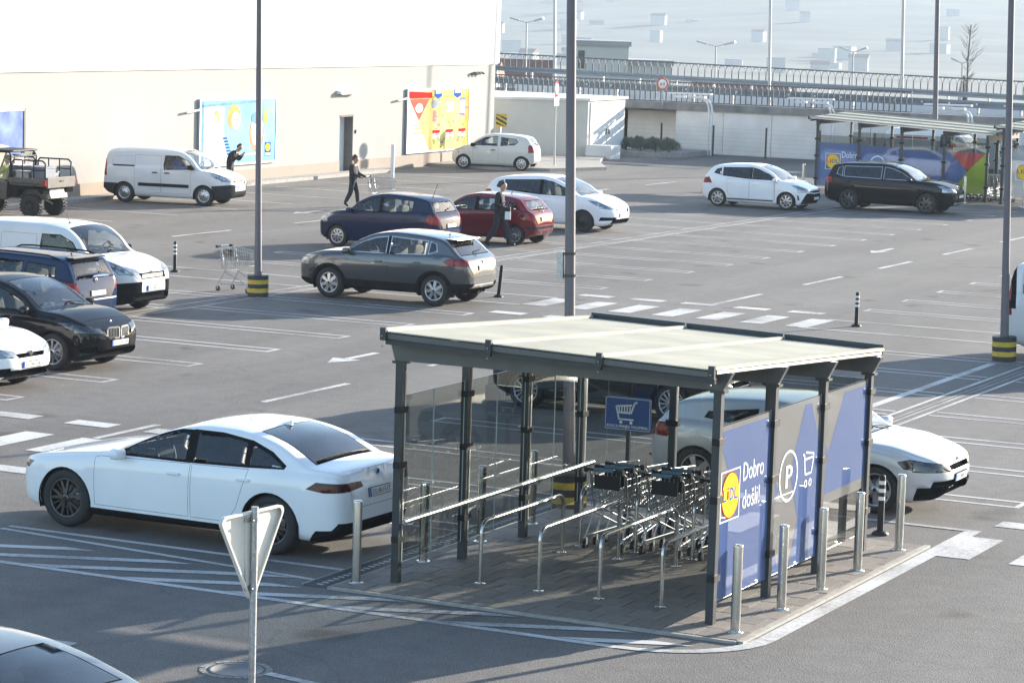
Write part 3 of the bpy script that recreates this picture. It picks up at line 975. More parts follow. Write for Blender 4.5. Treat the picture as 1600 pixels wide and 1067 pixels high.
# ================================================================ TROLLEY SHELTERS
M['film'] = glassmat('blue_window_film', (0.75, 0.78, 0.80), 0.9, 0.03, film=(0.115, 0.185, 0.43), filmfac=0.68)
M['film_grey'] = glassmat('grey_window_film', (0.75, 0.76, 0.76), 0.9, 0.03, film=(0.38, 0.37, 0.365), filmfac=0.5)
M['film_red'] = glassmat('red_window_film', (0.75, 0.78, 0.80), 0.9, 0.03, film=(0.62, 0.10, 0.08), filmfac=0.7)
M['film_green'] = glassmat('green_window_film', (0.75, 0.78, 0.80), 0.9, 0.03, film=(0.40, 0.50, 0.05), filmfac=0.7)
M['film_white'] = glassmat('frosted_window_film', (0.85, 0.85, 0.85), 0.7, 0.05, film=(0.62, 0.62, 0.66), filmfac=0.6)
BAY = 1.65
def shelter(org, rz, nb, label, films, words):
    root = empty('trolley_shelter', (*org, 0), rz, label, 'shelter')
    WX, LY = 3.85, BAY * nb
    zb = lambda y: 2.57 - .065 * y * (3 / nb)
    zr = lambda x, y: 2.93 - .027 * x - .06 * (y + .3) * (3 / nb)
    def post(x, y, ax):
        b = MB()
        b.box((x - .045, y - .045, 0), (x + .045, y + .045, zb(y)), M['anth'])
        b.box((x - .07, y - .07, .006), (x + .07, y + .07, .03), M['anth'])
        b.box((x - .085, y - .06, zb(y) - .03), (x + .085, y + .06, zb(y) - .001), M['anth'])
        # light cover strip that clamps the panes
        sx = -.052 if x > 1 else .046
        b.box((x + sx, y + .02, .25), (x + sx + .008, y + .04, zb(y) - .12), M['alu'])
        p = b.build('post', root)
        for z in (.5, 1.35, 1.98):
            c = MB()
            if ax == 'y':
                c.box((x - .03, y - .085, z), (x + .062, y + .085, z + .07), M['black'])
            else:
                c.box((x - .085, y - .062, z), (x + .085, y + .03, z + .07), M['black'])
            c.build('pane_clamp', p)
    for i in range(nb + 1):
        post(0, i * BAY, 'y')
        post(WX, i * BAY, 'y')
    for x in (1.28, 2.57):
        post(x, LY, 'x')
    def pane(a, b, z0=.25, z1=2.17):
        m = MB()
        a, b = Vector((*a, 0)), Vector((*b, 0))
        n = Vector((-(b - a).y, (b - a).x, 0)).normalized() * .005
        vs = [p + s * n + Vector((0, 0, z)) for z in (z0, z1) for p, s in ((a, 1), (b, 1), (b, -1), (a, -1))]
        m.add(vs, [(0, 1, 5, 4)], M['glass'])
        for e in ((4, 5, 6, 7), (0, 3, 2, 1), (0, 4, 7, 3), (1, 2, 6, 5)):
            m.add([vs[k] for k in e], [(0, 1, 2, 3)], M['edge'])
        return m.build('pane', root)
    M.setdefault('edge', mat('glass_edge', (0.42, 0.48, 0.45), .3, var=.05))
    for i in range(nb):
        y = i * BAY
        pane((0, y + .055), (0, y + BAY / 2 - .004))
        pane((0, y + BAY / 2 + .004), (0, y + BAY - .055))
        pane((WX, y + .055), (WX, y + BAY - .055))
    for a, b in ((.055, 1.225), (1.335, 2.515), (2.625, WX - .055)):
        pane((a, LY), (b, LY))
    # printed film on the road-side panes
    for bay, poly, key in films:
        m = MB()
        y0 = bay * BAY + .06
        ar = sum(poly[i][0] * poly[(i + 1) % len(poly)][1] - poly[(i + 1) % len(poly)][0] * poly[i][1] for i in range(len(poly)))
        if ar < 0: poly = poly[::-1]
        m.add([(WX + (.0085 if key != 'film_grey' else .007), y0 + s * (BAY - .12), .26 + t * 1.9) for s, t in poly], [tuple(range(len(poly)))], M[key])
        m.build('window_film', root)
    words(root, WX + .012, BAY)
    # beams, purlins, roof sheets
    for i in range(nb + 1):
        y = i * BAY
        b = MB()
        b.prism([(-.06, zb(y)), (WX + .06, zb(y)), (WX + .16, zb(y) + .2 - .0), (-.12, zb(y) + .2)], y - .04, y + .04, M['anth_l'], 'y')
        b.build('roof_beam', root)
    for i, x in enumerate((-.04, 1.27, 2.6, WX + .05)):
        b = MB()
        y0, y1 = -.28, LY + .2
        vs = []
        for y in (y0, y1):
            zl = zb(min(max(y, 0), LY)) + .205
            zt = zr(x, y) - .014
            vs += [(x - .03, y, zl), (x + .03, y, zl), (x + .03, y, zt), (x - .03, y, zt)]
        b.add(vs, [(0, 1, 2, 3), (7, 6, 5, 4), (0, 4, 5, 1), (1, 5, 6, 2), (2, 6, 7, 3), (3, 7, 4, 0)], M['alu'] if i in (0, 3) else M['anth_l'])
        b.build('purlin', root)
        c = MB()
        c.bar((x, y0 - .06, zr(x, y0 - .06) + .018), (x, y1 + .08, zr(x, y1 + .08) + .018), .06, .035, M['opal'])
        for dx in (-.036, .036): c.bar((x + dx, y0 - .05, zr(x, y0) + .006), (x + dx, y1 + .07, zr(x, y1) + .006), .008, .012, M['galv'])
        c.box((x - .035, y0 - .1, zr(x, y0) - .1), (x + .035, y0 - .06, zr(x, y0) + .045), M['anth'])
        for zz in (-.05, -.16):
            c.ball((x, y0 - .11, zr(x, y0) + zz), .012, .012, .012, M['chrome'], 6, 4)
        c.build('glazing_bar', root)
    xs = [-.06, 1.27, 2.6, WX + .07]
    for k in range(3):
        a, c_ = xs[k] + .01, xs[k + 1] - .01
        b = MB()
        y0, y1 = -.34, LY + .3
        vs = []
        ny = 6
        for j in range(ny + 1):
            y = y0 + (y1 - y0) * j / ny
            for x in (a, c_):
                vs.append((x, y, zr(x, y)))
        for j in range(ny + 1):
            y = y0 + (y1 - y0) * j / ny
            for x in (a, c_):
                vs.append((x, y, zr(x, y) - .012))
        n2 = 2 * (ny + 1)
        fs = []
        for j in range(ny):
            q = (2 * j, 2 * j + 1, 2 * j + 3, 2 * j + 2)
            fs += [q, tuple(n2 + i for i in q[::-1])]
            fs += [(2 * j, 2 * j + 2, n2 + 2 * j + 2, n2 + 2 * j), (2 * j + 1, n2 + 2 * j + 1, n2 + 2 * j + 3, 2 * j + 3)]
        fs += [(0, n2, n2 + 1, 1), (2 * ny, 2 * ny + 1, n2 + 2 * ny + 1, n2 + 2 * ny)]
        b.add(vs, fs, M['opal'])
        b.build('roof_sheet', root)
        # front profile, two stepped tubes, and the raised dark back edge
        f = MB()
        f.bar((a, y0 + .02, zr(a, y0) - .055), (c_, y0 + .02, zr(c_, y0) - .055), .05, .06, M['anth_l'])
        f.bar((a, y0 + .07, zr(a, y0) - .125), (c_, y0 + .07, zr(c_, y0) - .125), .05, .06, M['anth'])
        f.build('front_profile', root)
        f = MB()
        f.bar((a, y1 + .03, zr(a, y1) + .01), (c_, y1 + .03, zr(c_, y1) + .01), .05, .12, M['anth'])
        f.build('gutter', root)
    return root
blue = 'film'
films1 = [(b_, [(0, 0), (1, 0), (1, 1), (0, 1)], 'film_grey') for b_ in (0, 1)] + [(2, [(0, .3), (1, .3), (1, 1), (0, 1)], 'film_grey')] + [
    (0, [(0, 0), (1, 0), (1, .9), (.93, .97), (.0, .97), (0, .93), (.33, .56), (.0, .44)], blue),
    (1, [(.4, 0), (1, 0), (1, .70), (.78, .97), (.64, .97), (.36, .58), (.56, .28)], blue),
    (1, [(0, 0), (.22, 0), (0, .2)], blue), (1, [(0, .62), (.14, .5), (0, .36)], blue),
    (2, [(0, .36), (1, .37), (1, .97), (.45, .97), (.12, .62), (0, .75)], blue)]
def lidl_logo(root, x, y0, z0, s, ux=(0, 1, 0)):
    """square outline, yellow disc with red rim, four letters"""
    def P(a, b, k): return (x + .0015 * k, y0 + a * s, z0 + b * s)
    m = MB()
    for a, b, c, d in ((0, 0, 1, .03), (0, .97, 1, 1), (0, .03, .03, .97), (.97, .03, 1, .97)):
        m.add([P(a, b, 0), P(c, b, 0), P(c, d, 0), P(a, d, 0)], [(0, 1, 2, 3)], M['white'])
    m.build('logo_border', root)
    for r, k, mk in ((.46, 1, 'red'), (.435, 2, 'yel_print')):
        m = MB()
        m.add([P(.5 + r * math.cos(t), .5 + r * math.sin(t), k) for t in np.linspace(0, 2 * PI, 36, endpoint=False)], [tuple(range(36))], M[mk])
        m.build('logo_disc', root)
    m = MB()
    for ch, a, w, mk, z in (('L', .10, .17, 'blue_print', .40), ('i', .315, .075, 'red', .43), ('D', .45, .2, 'blue_print', .40), ('L', .70, .17, 'blue_print', .40)):
        put_text(m, ch, .36 * s, P(a, z, 3), (0, 1, 0), (0, 0, 1), M[mk], fit=w * s)
        put_text(m, ch, .36 * s, P(a + .012, z + .004, 3.2), (0, 1, 0), (0, 0, 1), M[mk], fit=w * s)
    m.build('logo_lettering', root)
def words1(root, x, B):
    lidl_logo(root, x, .13, 1.1, .56)
    m = MB()
    put_text(m, 'Dobro', .30, (x, .78, 1.48), (0, 1, 0), (0, 0, 1), M['white'], fit=.62)
    put_text(m, 'došli!', .30, (x, .78, 1.17), (0, 1, 0), (0, 0, 1), M['white'], fit=.52)
    m.build('lettering', root)
    m = MB()
    cy, cz = B + .56, 1.34
    for t0, t1 in zip(np.linspace(0, 2 * PI, 33)[:-1], np.linspace(0, 2 * PI, 33)[1:]):
        m.add([(x, cy + r * math.cos(t), cz + r * math.sin(t)) for r, t in ((.27, t0), (.3, t0), (.3, t1), (.27, t1))], [(0, 1, 2, 3)], M['white'])
    put_text(m, 'P', .38, (x, cy - .09, cz - .135), (0, 1, 0), (0, 0, 1), M['white'], fit=.2)
    put_text(m, 'P', .38, (x + .001, cy - .075, cz - .135), (0, 1, 0), (0, 0, 1), M['white'], fit=.2)
    m.build('parking_symbol', root)
    m = MB()
    c0 = B + 1.02
    for p, q in (((0, .40), (.05, .40)), ((.05, .40), (.09, .16)), ((.09, .16), (.3, .16)), ((.06, .34), (.36, .34)), ((.36, .34), (.3, .16)), ((.1, .42), (.36, .38)), ((.36, .38), (.36, .34))):
        a, b = Vector((x, c0 + p[0], 1.12 + p[1])), Vector((x, c0 + q[0], 1.12 + q[1]))
        n = (b - a).cross(Vector((1, 0, 0))).normalized() * .012
        m.add([a - n, b - n, b + n, a + n], [(0, 1, 2, 3)], M['white'])
    for cx in (.12, .27):
        for t0, t1 in zip(np.linspace(0, 2 * PI, 15)[:-1], np.linspace(0, 2 * PI, 15)[1:]):
            m.add([(x, c0 + cx + r * math.cos(t), 1.17 + r * math.sin(t)) for r, t in ((.028, t0), (.048, t0), (.048, t1), (.028, t1))], [(0, 1, 2, 3)], M['white'])
    m.build('cart_symbol', root)
shelter((-14.75, 27.5), 0, 3, 'glazed trolley shelter with flat opal roof on the paved island in front', films1, words1)
films2 = [(0, [(0, 0), (1, 0), (1, .86), (0, .86)], blue), (1, [(0, 0), (1, 0), (1, .83), (0, .85)], blue), (2, [(0, 0), (1, 0), (1, .8), (0, .82)], blue),
          (3, [(0, 0), (.15, 0), (.56, .43), (.08, .8), (0, .8)], blue), (3, [(.1, .8), (1, .8), (.55, .45)], 'film_red'), (3, [(.16, .02), (1, .02), (1, .8), (.58, .46)], 'film_green')]
def words2(root, x, B):
    lidl_logo(root, x, .35, .9, .6)
    m = MB()
    put_text(m, 'Dobro', .34, (x, 1.0, 1.35), (0, 1, 0), (0, 0, 1), M['white'], fit=.62)
    m.build('lettering', root)
    m = MB()
    cy, cz = B + .75, 1.2
    for t0, t1 in zip(np.linspace(0, 2 * PI, 25)[:-1], np.linspace(0, 2 * PI, 25)[1:]):
        m.add([(x, cy + r * math.cos(t), cz + r * math.sin(t)) for r, t in ((.25, t0), (.3, t0), (.3, t1), (.25, t1))], [(0, 1, 2, 3)], M['white'])
    m.build('parking_symbol', root)
shelter((-35.9, 103.4), -PI / 2, 4, 'far trolley shelter with blue, red and green film behind the black off-roader', films2, words2)
films3 = [(0, [(0, 0), (1, 0), (1, .9), (0, .9)], 'film_white'), (1, [(0, 0), (1, 0), (1, .9), (0, .9)], 'film_white'), (2, [(0, 0), (1, 0), (1, .9), (0, .9)], 'film_white')]
def words3(root, x, B):
    lidl_logo(root, x, .5, .9, .6)
shelter((-28.6, 103.0), -PI / 2, 3, 'pale-filmed trolley shelter at the right edge behind the tall lamp pole', films3, words3)

# ---------------------------------------------------------------- rails, hoops, bollards
def rounded_hoop(mb, x, ya, yb, z, r, material, rad=.14):
    pts = [(x, ya, .02), (x, ya, z - rad)]
    pts += [(x, ya + rad - rad * math.cos(a), z - rad + rad * math.sin(a)) for a in np.linspace(.2, PI / 2, 6)]
    pts += [(x, yb - rad + rad * math.sin(a), z - rad + rad * math.cos(a)) for a in np.linspace(0, PI / 2 - .2, 6)]
    pts += [(x, yb, z - rad), (x, yb, .02)]
    mb.tube(pts, r, material, 12)
place = ['leftmost', 'second from left', 'third from left', 'rightmost']
for row, (ya, yb, grp) in enumerate(((28.0, 30.2, 'front'), (30.72, 32.2, 'rear'))):
    for i, x in enumerate((-13.93, -13.19, -12.44, -11.69)):
        root = empty('cart_guide_hoop', (0, 0, 0), 0, 'steel trolley guide hoop, %s of the %s row in the shelter' % (place[i], grp), 'guide rail', 'steel guide hoops in the trolley shelter')
        b = MB(); rounded_hoop(b, x, ya, yb, .74, .024, M['steel']); b.build('tube', root)
        for y in (ya, yb):
            b = MB(); b.lathe([(0, .038), (.06, .036), (.07, .032), (.072, .031)], M['steel'], 16, (x, y, 0)); b.build('base_flange', root)
root = empty('side_handrail', (0, 0, 0), 0, 'long straight steel handrail along the left glass of the shelter', 'handrail')
b = MB(); b.tube([(-14.5, 27.2, .8), (-14.5, 32.3, .8)], .03, M['steel'], 12); b.build('tube', root)
for y in (27.5, 29.15, 30.8, 32.28):
    b = MB(); b.tube([(-14.5, y, .79), (-14.56, y, .72), (-14.69, y, .72)], .012, M['steel'], 8); b.build('bracket', root)
def bollard(x, y, label):
    root = empty('steel_bollard', (x, y, 0), 0, label, 'bollard', 'stainless steel bollards around the shelters')
    b = MB(); b.lathe([(.052, .03), (.052, .955), (.05, .968), (.044, .974), (0, .974)], M['steel'], 20); b.build('tube', root)
    b = MB(); b.lathe([(.085, .0), (.085, .036), (.08, .04), (.053, .04)], M['steel'], 20); b.build('base_flange', root)
nm = ['nearest', 'second nearest', 'third', 'fourth', 'farthest']
for i, y in enumerate((27.29, 28.67, 29.95, 31.23, 32.78)):
    bollard(-10.53, y, 'steel bollard outside the blue film panes, %s in the row of five' % nm[i])
bollard(-15.12, 27.24, 'steel bollard by the front left corner post next to the white saloon')
for i, y in enumerate((28.75, 30.25, 31.7)):
    bollard(-15.06, y, 'steel bollard seen through the left glass, %s of three' % ('nearest', 'middle', 'farthest')[i])
bollard(-36.9, 100.9, 'steel bollard by the left corner of the far shelter behind the white hatchback')
bollard(-29.75, 98.4, 'steel bollard in front of the green film right of the black off-roader')
bollard(-27.4, 97.9, 'steel bollard right of the tall lamp pole by the pale shelter')
def flex(x, y, h, label, tilt=0.0, bands=True):
    root = empty('flexible_bollard', (x, y, 0), 0, label, 'bollard', 'black flexible bollards with white bands')
    root.rotation_euler = (0, tilt, 0)
    b = MB(); b.lathe([(.05, .03), (.043, .06), (.04, h - .03), (.03, h - .008), (0, h)], M['black'], 16); b.build('tube', root)
    b = MB(); b.lathe([(.11, 0), (.11, .022), (.07, .05), (.05, .055)], M['black'], 16); b.build('foot', root)
    if bands:
        for k in range(3):
            b = MB(); z = h * (.9 - .13 * k); b.lathe([(.0425, z - .05), (.0425, z)], M['white'], 16); b.build('reflective_band', root)
flex(-11.1, 33.76, .78, 'banded flexible bollard beside the silver coupe front wheel')
flex(-19.39, 56.7, .74, 'banded flexible bollard standing alone beyond the shelter roof')
flex(-28.0, 56.8, .74, 'leaning plain black flexible bollard behind the grey crossover', .09, False)
flex(-36.6, 56.6, .74, 'banded flexible bollard left of the loose shopping trolley')
flex(-19.4, 33.62, .74, 'flexible bollard whose tip shows over the white saloon roof')
# blue trolley sign
sg = empty('trolley_sign', (-13.905, 32.0, 0), 0, 'blue trolley sign on a dark post at the back of the shelter', 'sign')
b = MB(); b.box((-.025, .02, 0), (.025, .06, 1.7), M['anth']); b.build('post', sg)
b = MB()
b.prism([(-.315 + .03 - .03 * math.cos(a), 1.30 + .03 - .03 * math.sin(a)) for a in np.linspace(0, PI / 2, 5)] + [(.315 - .03 + .03 * math.sin(a), 1.33 - .03 * math.cos(a)) for a in np.linspace(0, PI / 2, 5)] + [(.285 + .03 * math.cos(a), 1.69 + .03 * math.sin(a)) for a in np.linspace(0, PI / 2, 5)] + [(-.285 - .03 * math.sin(a), 1.69 + .03 * math.cos(a)) for a in np.linspace(0, PI / 2, 5)], -.012, .015, M['blue_sign'], 'y')
sgp = b.build('panel', sg)
b = MB()
yy = -.0145
for a, c in (((-.305, 1.31), (.305, 1.316)), ((-.305, 1.704), (.305, 1.71)), ((-.305, 1.316), (-.299, 1.704)), ((.299, 1.316), (.305, 1.704))):
    b.add([(a[0], yy, a[1]), (c[0], yy, a[1]), (c[0], yy, c[1]), (a[0], yy, c[1])], [(0, 1, 2, 3)], M['white'])
def sseg(p, q, w):
    a, c = Vector((p[0], yy, p[1])), Vector((q[0], yy, q[1]))
    n = (c - a).cross(Vector((0, 1, 0))).normalized() * w / 2
    b.add([a - n, c - n, c + n, a + n][::-1], [(0, 1, 2, 3)], M['white'])
for p, q, w_ in (((-.16, 1.60), (.06, 1.625), .022), ((-.16, 1.605), (-.115, 1.43), .022), ((-.12, 1.44), (.085, 1.44), .02), ((-.14, 1.525), (.045, 1.525), .024), ((.045, 1.52), (.095, 1.655), .022), ((.085, 1.65), (.13, 1.668), .024)):
    sseg(p, q, w_)
for k in range(5): sseg((-.115 + .036 * k, 1.535), (-.122 + .039 * k, 1.605), .016)
for cx in (-.09, .05):
    b.add([(cx + .022 * math.cos(t), yy, 1.402 + .022 * math.sin(t)) for t in np.linspace(0, 2 * PI, 14, endpoint=False)], [tuple(range(14))], M['white'])
put_text(b, 'KOLICA MANJEG VOLUMENA', .05, (-.28, yy, 1.333), (1, 0, 0), (0, 0, 1), M['white'], fit=.56)
put_text(b, 'KOLICA MANJEG VOLUMENA', .05, (-.277, yy - .0005, 1.334), (1, 0, 0), (0, 0, 1), M['white'], fit=.56)
b.build('print', sgp)

# ---------------------------------------------------------------- shopping trolleys
def trolley_meshes():
    o = {}
    w0, w1 = .235, .19           # half width rear / front
    def bx(y): return w0 + (w1 - w0) * (y + .32) / .8
    b = MB()
    wr = .0048
    zt = lambda y: .99 - .07 * (y + .32) / .8
    zbm = lambda y: .52 + .10 * (y + .32) / .8
    ys = np.linspace(-.32, .48, 15)
    for y in ys:
        x = bx(y)
        b.tube([(-x, y, zt(y)), (-x * .9, y, zbm(y)), (x * .9, y, zbm(y)), (x, y, zt(y))], wr, M['chrome'], 4, cap=False)
    for k in range(6):
        f = k / 5.0
        for s in (-1, 1):
            b.tube([(s * bx(y) * (.9 + .1 * f), y, zbm(y) + (zt(y) - zbm(y)) * f) for y in (-.32, .48)], wr * (1.9 if k == 5 else 1), M['chrome'], 4, cap=False)
    for k in range(9):
        f = -1 + 2 * k / 8.0
        b.tube([(f * bx(-.32) * .9, -.32, zbm(-.32)), (f * bx(.48) * .9, .48, zbm(.48)), (f * bx(.48), .48, zt(.48))], wr, M['chrome'], 4, cap=False)
        b.tube([(f * bx(-.32) * .9, -.32, zbm(-.32)), (f * bx(-.32), -.34, zt(-.32))], wr, M['chrome'], 4, cap=False)
    o['basket'] = b.mesh('basket')
    b = MB()
    for s in (-1, 1):
        b.tube([(s * .23, -.43, 1.0), (s * .235, -.3, .93), (s * .225, -.2, .45), (s * .25, -.38, .16), (s * .25, -.38, .13)], .011, M['chrome'], 6)
        b.tube([(s * .225, -.22, .45), (s * .15, .40, .20), (s * .15, .42, .13)], .011, M['chrome'], 6)
        b.tube([(s * .25, -.38, .17), (s * .15, .40, .19)], .011, M['chrome'], 6)
    b.tube([(-.15, .40, .2), (.15, .40, .2)], .01, M['chrome'], 6)
    b.tube([(-.225, -.2, .47), (.225, -.2, .47)], .01, M['chrome'], 6)
    o['frame'] = b.mesh('frame')
    b = MB()
    b.tube([(-.25, -.44, 1.005), (.25, -.44, 1.005)], .017, M['black'], 8)
    for s in (-1, 1): b.box((s * .235 - .025, -.465, .97), (s * .235 + .025, -.40, 1.03), M['black'])
    o['handle'] = b.mesh('handle')
    b = MB()
    b.tube([(-.13, -.44, 1.008), (.13, -.44, 1.008)], .024, M['handle_blue'], 8)
    o['grip'] = b.mesh('grip')
    b = MB()
    b.box((-.17, -.352, .76), (.17, -.343, .93), M['black'])
    o['child_seat_flap'] = b.mesh('child_seat_flap')
    b = MB()
    b.lathe([(.03, -.016), (.06, -.016), (.062, 0), (.06, .016), (.03, .016)], M['rubber'], 14, axis='x')
    b.lathe([(0, -.012), (.032, -.012), (.032, .012), (0, .012)], M['galv'], 10, axis='x')
    b.box((-.024, -.02, 0), (-.018, .02, .09), M['galv'])
    b.box((.018, -.02, 0), (.024, .02, .09), M['galv'])
    b.box((-.024, -.02, .08), (.024, .02, .09), M['galv'])
    o['caster'] = b.mesh('caster')
    return o
TM = trolley_meshes()
def trolley(x, y, rz, label, group=None):
    root = empty('shopping_trolley', (x, y, .012), rz, label, 'shopping trolley', group)
    bk = link('basket', TM['basket'], root)
    link('child_seat_flap', TM['child_seat_flap'], bk)
    link('frame', TM['frame'], root)
    h = link('handle', TM['handle'], root)
    link('grip', TM['grip'], h)
    for cx, cy in ((-.25, -.38), (.25, -.38), (-.15, .42), (.15, .42)):
        link('caster', TM['caster'], root, loc=(cx, cy, .062))
    return root
for i, x in enumerate((-13.56, -12.82, -12.07)):
    for k in range(3):
        trolley(x + .012 * k, 31.0 + .27 * k + .04 * i, .02 * (k - 1), '%s wire trolley nested in the %s lane of the near shelter' % (('rearmost, handle-first', 'middle', 'frontmost')[k], ('left', 'middle', 'right')[i]), 'nested wire trolleys in the near shelter')
for k in range(12):
    trolley(-31.8 + .26 * k, 100.4, -PI / 2, 'wire trolley in the front nested row of the far shelter, %s from the left' % NTH[k], 'nested trolleys in the far shelter')
for k in range(9):
    trolley(-33.4 + .26 * k, 101.4, -PI / 2, 'wire trolley in the back nested row of the far shelter, %s from the left' % NTH[k], 'nested trolleys in the far shelter back row')
trolley(-33.0, 53.65, -1.75, 'loose empty shopping trolley left beside the striped pole base')

# ---------------------------------------------------------------- lamp poles
def lean(o, v):
    o.rotation_euler = (-v * .44, v * .9, 0) if v else (0, 0, 0)
def lot_pole(x, y, label, ln, h=11.5, r=.085, box_=False, drum=True):
    root = empty('lamp_pole', (x, y, 0), 0, label, 'lamp pole', 'tall lamp poles on the car park')
    lean(root, ln)
    b = MB(); b.tube([(0, 0, .3), (0, 0, 2.6), (0, 0, h)], r, M['pole'], 16, r2=r * .62); b.build('shaft', root)
    if drum:
        for k in range(5):
            b = MB()
            b.lathe([(0, .095 * k), (.235, .095 * k), (.235, .095 * k + .094), (0, .095 * k + .094)], M['yellow' if k % 2 else 'blk_paint'], 28, smooth=False)
            b.build('drum_band', root)
    if box_:
        b = MB(); b.box((-.16, -.06, 3.05), (-.075, .06, 3.4), M['galv']); b.build('junction_box', root)
        for z in (3.08, 3.37):
            b = MB(); b.lathe([(r + .006, z), (r + .006, z + .03)], M['anth'], 16); b.build('strap', root)
    for s in (-1, 1):
        b = MB(); b.bar((0, 0, h - .1), (s * 1.2, 0, h + .1), .06, .06, M['pole']); b.build('arm', root)
        b = MB(); b.box((s * 1.2 - .3, -.14, h + .06), (s * 1.2 + .3, .14, h + .16), M['galv']); b.build('lamp_head', root)
lot_pole(-32.2, 53.2, 'tall mauve-grey lamp pole on striped drum beside the loose trolley', -.015)
lot_pole(-15.19, 33.1, 'tall lamp pole with junction box rising behind the near shelter roof', -.027, box_=True)
lot_pole(-15.05, 52.95, 'tall lamp pole on striped drum in front of the white van at right', -.03)
def far_pole(px_x, y, x, label, h=12, r=.08, z0=0.0):
    root = empty('street_pole', (x, y, z0), 0, label, 'lamp pole')
    lean(root, -.028)
    b = MB(); b.tube([(0, 0, 0), (0, 0, h)], r, M['galv'], 10, r2=r * .7); b.build('shaft', root)
    b = MB(); b.bar((0, 0, h), (1.2, 0, h + .1), .06, .06, M['galv']); b.build('arm', root)
    b = MB(); b.box((1.0, -.1, h + .05), (1.6, .1, h + .15), M['galv']); b.build('lamp_head', root)
# ================================================================ STREET FURNITURE BEYOND THE CAR PARK
far_pole(0, 124.0, -47.2, 'slim street pole rising from the flyover edge left of centre sky', 13, .075, 2.2)
far_pole(0, 128.9, -42.3, 'slim street pole on the far edge of the flyover, right of centre', 13, .08, 2.3)
far_pole(0, 129.3, -60.9, 'slim street pole beside the building corner on the flyover', 13, .08, 2.3)
lot_pole(-37.1, 118.0, 'dark lamp pole rising behind the far trolley shelter roof', -.028, h=8.7, r=.14, drum=False)
def twin_lamp(x, y, zt, label, w=.95):
    root = empty('twin_arm_lamp', (x, y, -4), 0, label, 'street lamp')
    lean(root, -.01)
    b = MB(); b.tube([(0, 0, 0), (0, 0, zt + 4)], .07, M['galv'], 8, r2=.045); b.build('shaft', root)
    for s in (-1, 1):
        b = MB(); b.bar((0, 0, zt + 3.95), (s * w * .5, s * .1, zt + 4.1), .05, .05, M['galv']); b.build('arm', root)
        b = MB(); b.bar((s * w * .45, s * .1, zt + 4.08), (s * w, s * .2, zt + 4.24), .26, .1, M['galv']); b.build('lamp_head', root)
twin_lamp(-72.5, 150, 5.75, 'twin-arm street lamp beside the building corner', 1.0)
twin_lamp(-60.4, 150, 4.75, 'twin-arm street lamp left of the slim pole in the middle sky', 1.1)
twin_lamp(-52.1, 150, 4.7, 'twin-arm street lamp between the two slim poles', .75)
twin_lamp(-45.75, 150, 4.3, 'twin-arm street lamp left of the bare tree', .6)
# low cranked gantry lamps along the wall
def gantry(x, y, label):
    root = empty('cranked_wall_lamp', (x, y, 0), 0, label, 'street lamp')
    for dx in (0, .16):
        b = MB()
        b.tube([(dx, 0, 0), (dx, 0, 2.0), (dx - .04, 0, 2.3), (dx - .16, 0, 2.52), (dx - .4, 0, 2.62), (dx - 1.1, 0, 2.7)], .05, M['white'], 8)
        b.build('bent_tube', root)
    b = MB(); b.bar((-2.1, 0, 2.82), (.1, 0, 2.84), .3, .07, M['white']); b.build('canopy_bar', root)
    for a in (-1.75, -.75):
        b = MB(); b.bar((a, 0, 2.66), (a + .55, 0, 2.68), .25, .1, M['white']); b.build('lamp_head', root)
gantry(-49.1, 121.2, 'white cranked double-tube lamp in front of the wall behind the lavender bed')
gantry(-43.1, 121.2, 'white cranked lamp head just left of the far shelter roof')
gantry(-36.6, 121.2, 'white cranked lamp head above the far shelter roof')
# signs
rs = empty('round_sign', (-49.38, 105.05, 0), 0, 'round traffic sign with plate on a slim pole, seen nearly edge-on', 'sign')
lean(rs, -.012)
b = MB(); b.tube([(0, 0, 0), (0, 0, 3.5)], .035, M['galv'], 10); b.build('pole', rs)
for nme, z, sh in (('disc', 3.27, 0), ('plate', 2.75, 1)):
    b = MB()
    if sh == 0:
        b.lathe([(0, -.012), (.31, -.012), (.32, 0), (.31, .012), (0, .012)], M['white'], 28, axis='x')
        b.lathe([(.24, .0135), (.31, .0135)], M['red'], 28, axis='x')
    else:
        b.box((-.01, -.3, -.17), (.01, .3, .17), M['white'])
    o = b.build(nme, rs); o.location = (.05, 0, z); o.rotation_euler = (0, 0, R(8))
rs = empty('round_sign', (-46.7, 122.0, 0), 0, 'round speed-limit sign with red rim in front of the flyover railing', 'sign')
b = MB(); b.tube([(0, 0, 2.2), (0, 0, 3.5)], .03, M['galv'], 8); b.build('pole', rs)
b = MB(); b.lathe([(0, -.26 + .25), (.3, -.01), (.3, .01), (0, .01)], M['white'], 24, axis='y'); 
b.lathe([(.22, -.012), (.3, -.012)], pm('faded_red_print', (.62, .10, .07)), 24, axis='y')
put_text(b, '60', .24, (-.13, -.014, -.08), (1, 0, 0), (0, 0, 1), M['black'], fit=.26)
o = b.build('disc', rs); o.location = (0, -.05, 3.2)
rs.location = (-51.9, 122.2, 0)
cv = empty('chevron_board', (-52.35, 105.9, 0), 0, 'black and yellow striped hazard board behind the small white car', 'sign')
b = MB(); b.box((-.03, -.03, 0), (.03, .03, 1.9), M['galv']); b.build('post', cv)
b = MB(); b.box((-.02, -.24, 1.55), (.02, .24, 2.1), M['yellow']); o = b.build('board', cv); o.rotation_euler = (0, 0, R(-48)); o.location = (.05, -.04, 0)
for k in range(3):
    c = MB()
    z0 = 1.55 + .2 * k
    pts = [(-.238, z0 + .13), (-.238, min(2.098, z0 + .23)), (.238, max(1.552, z0 - .02)), (.238, max(1.552, z0 - .12))]
    c.add([(.0225, a, z) for a, z in pts], [(3, 2, 1, 0)], M['blk_paint']); c.build('stripe', o)
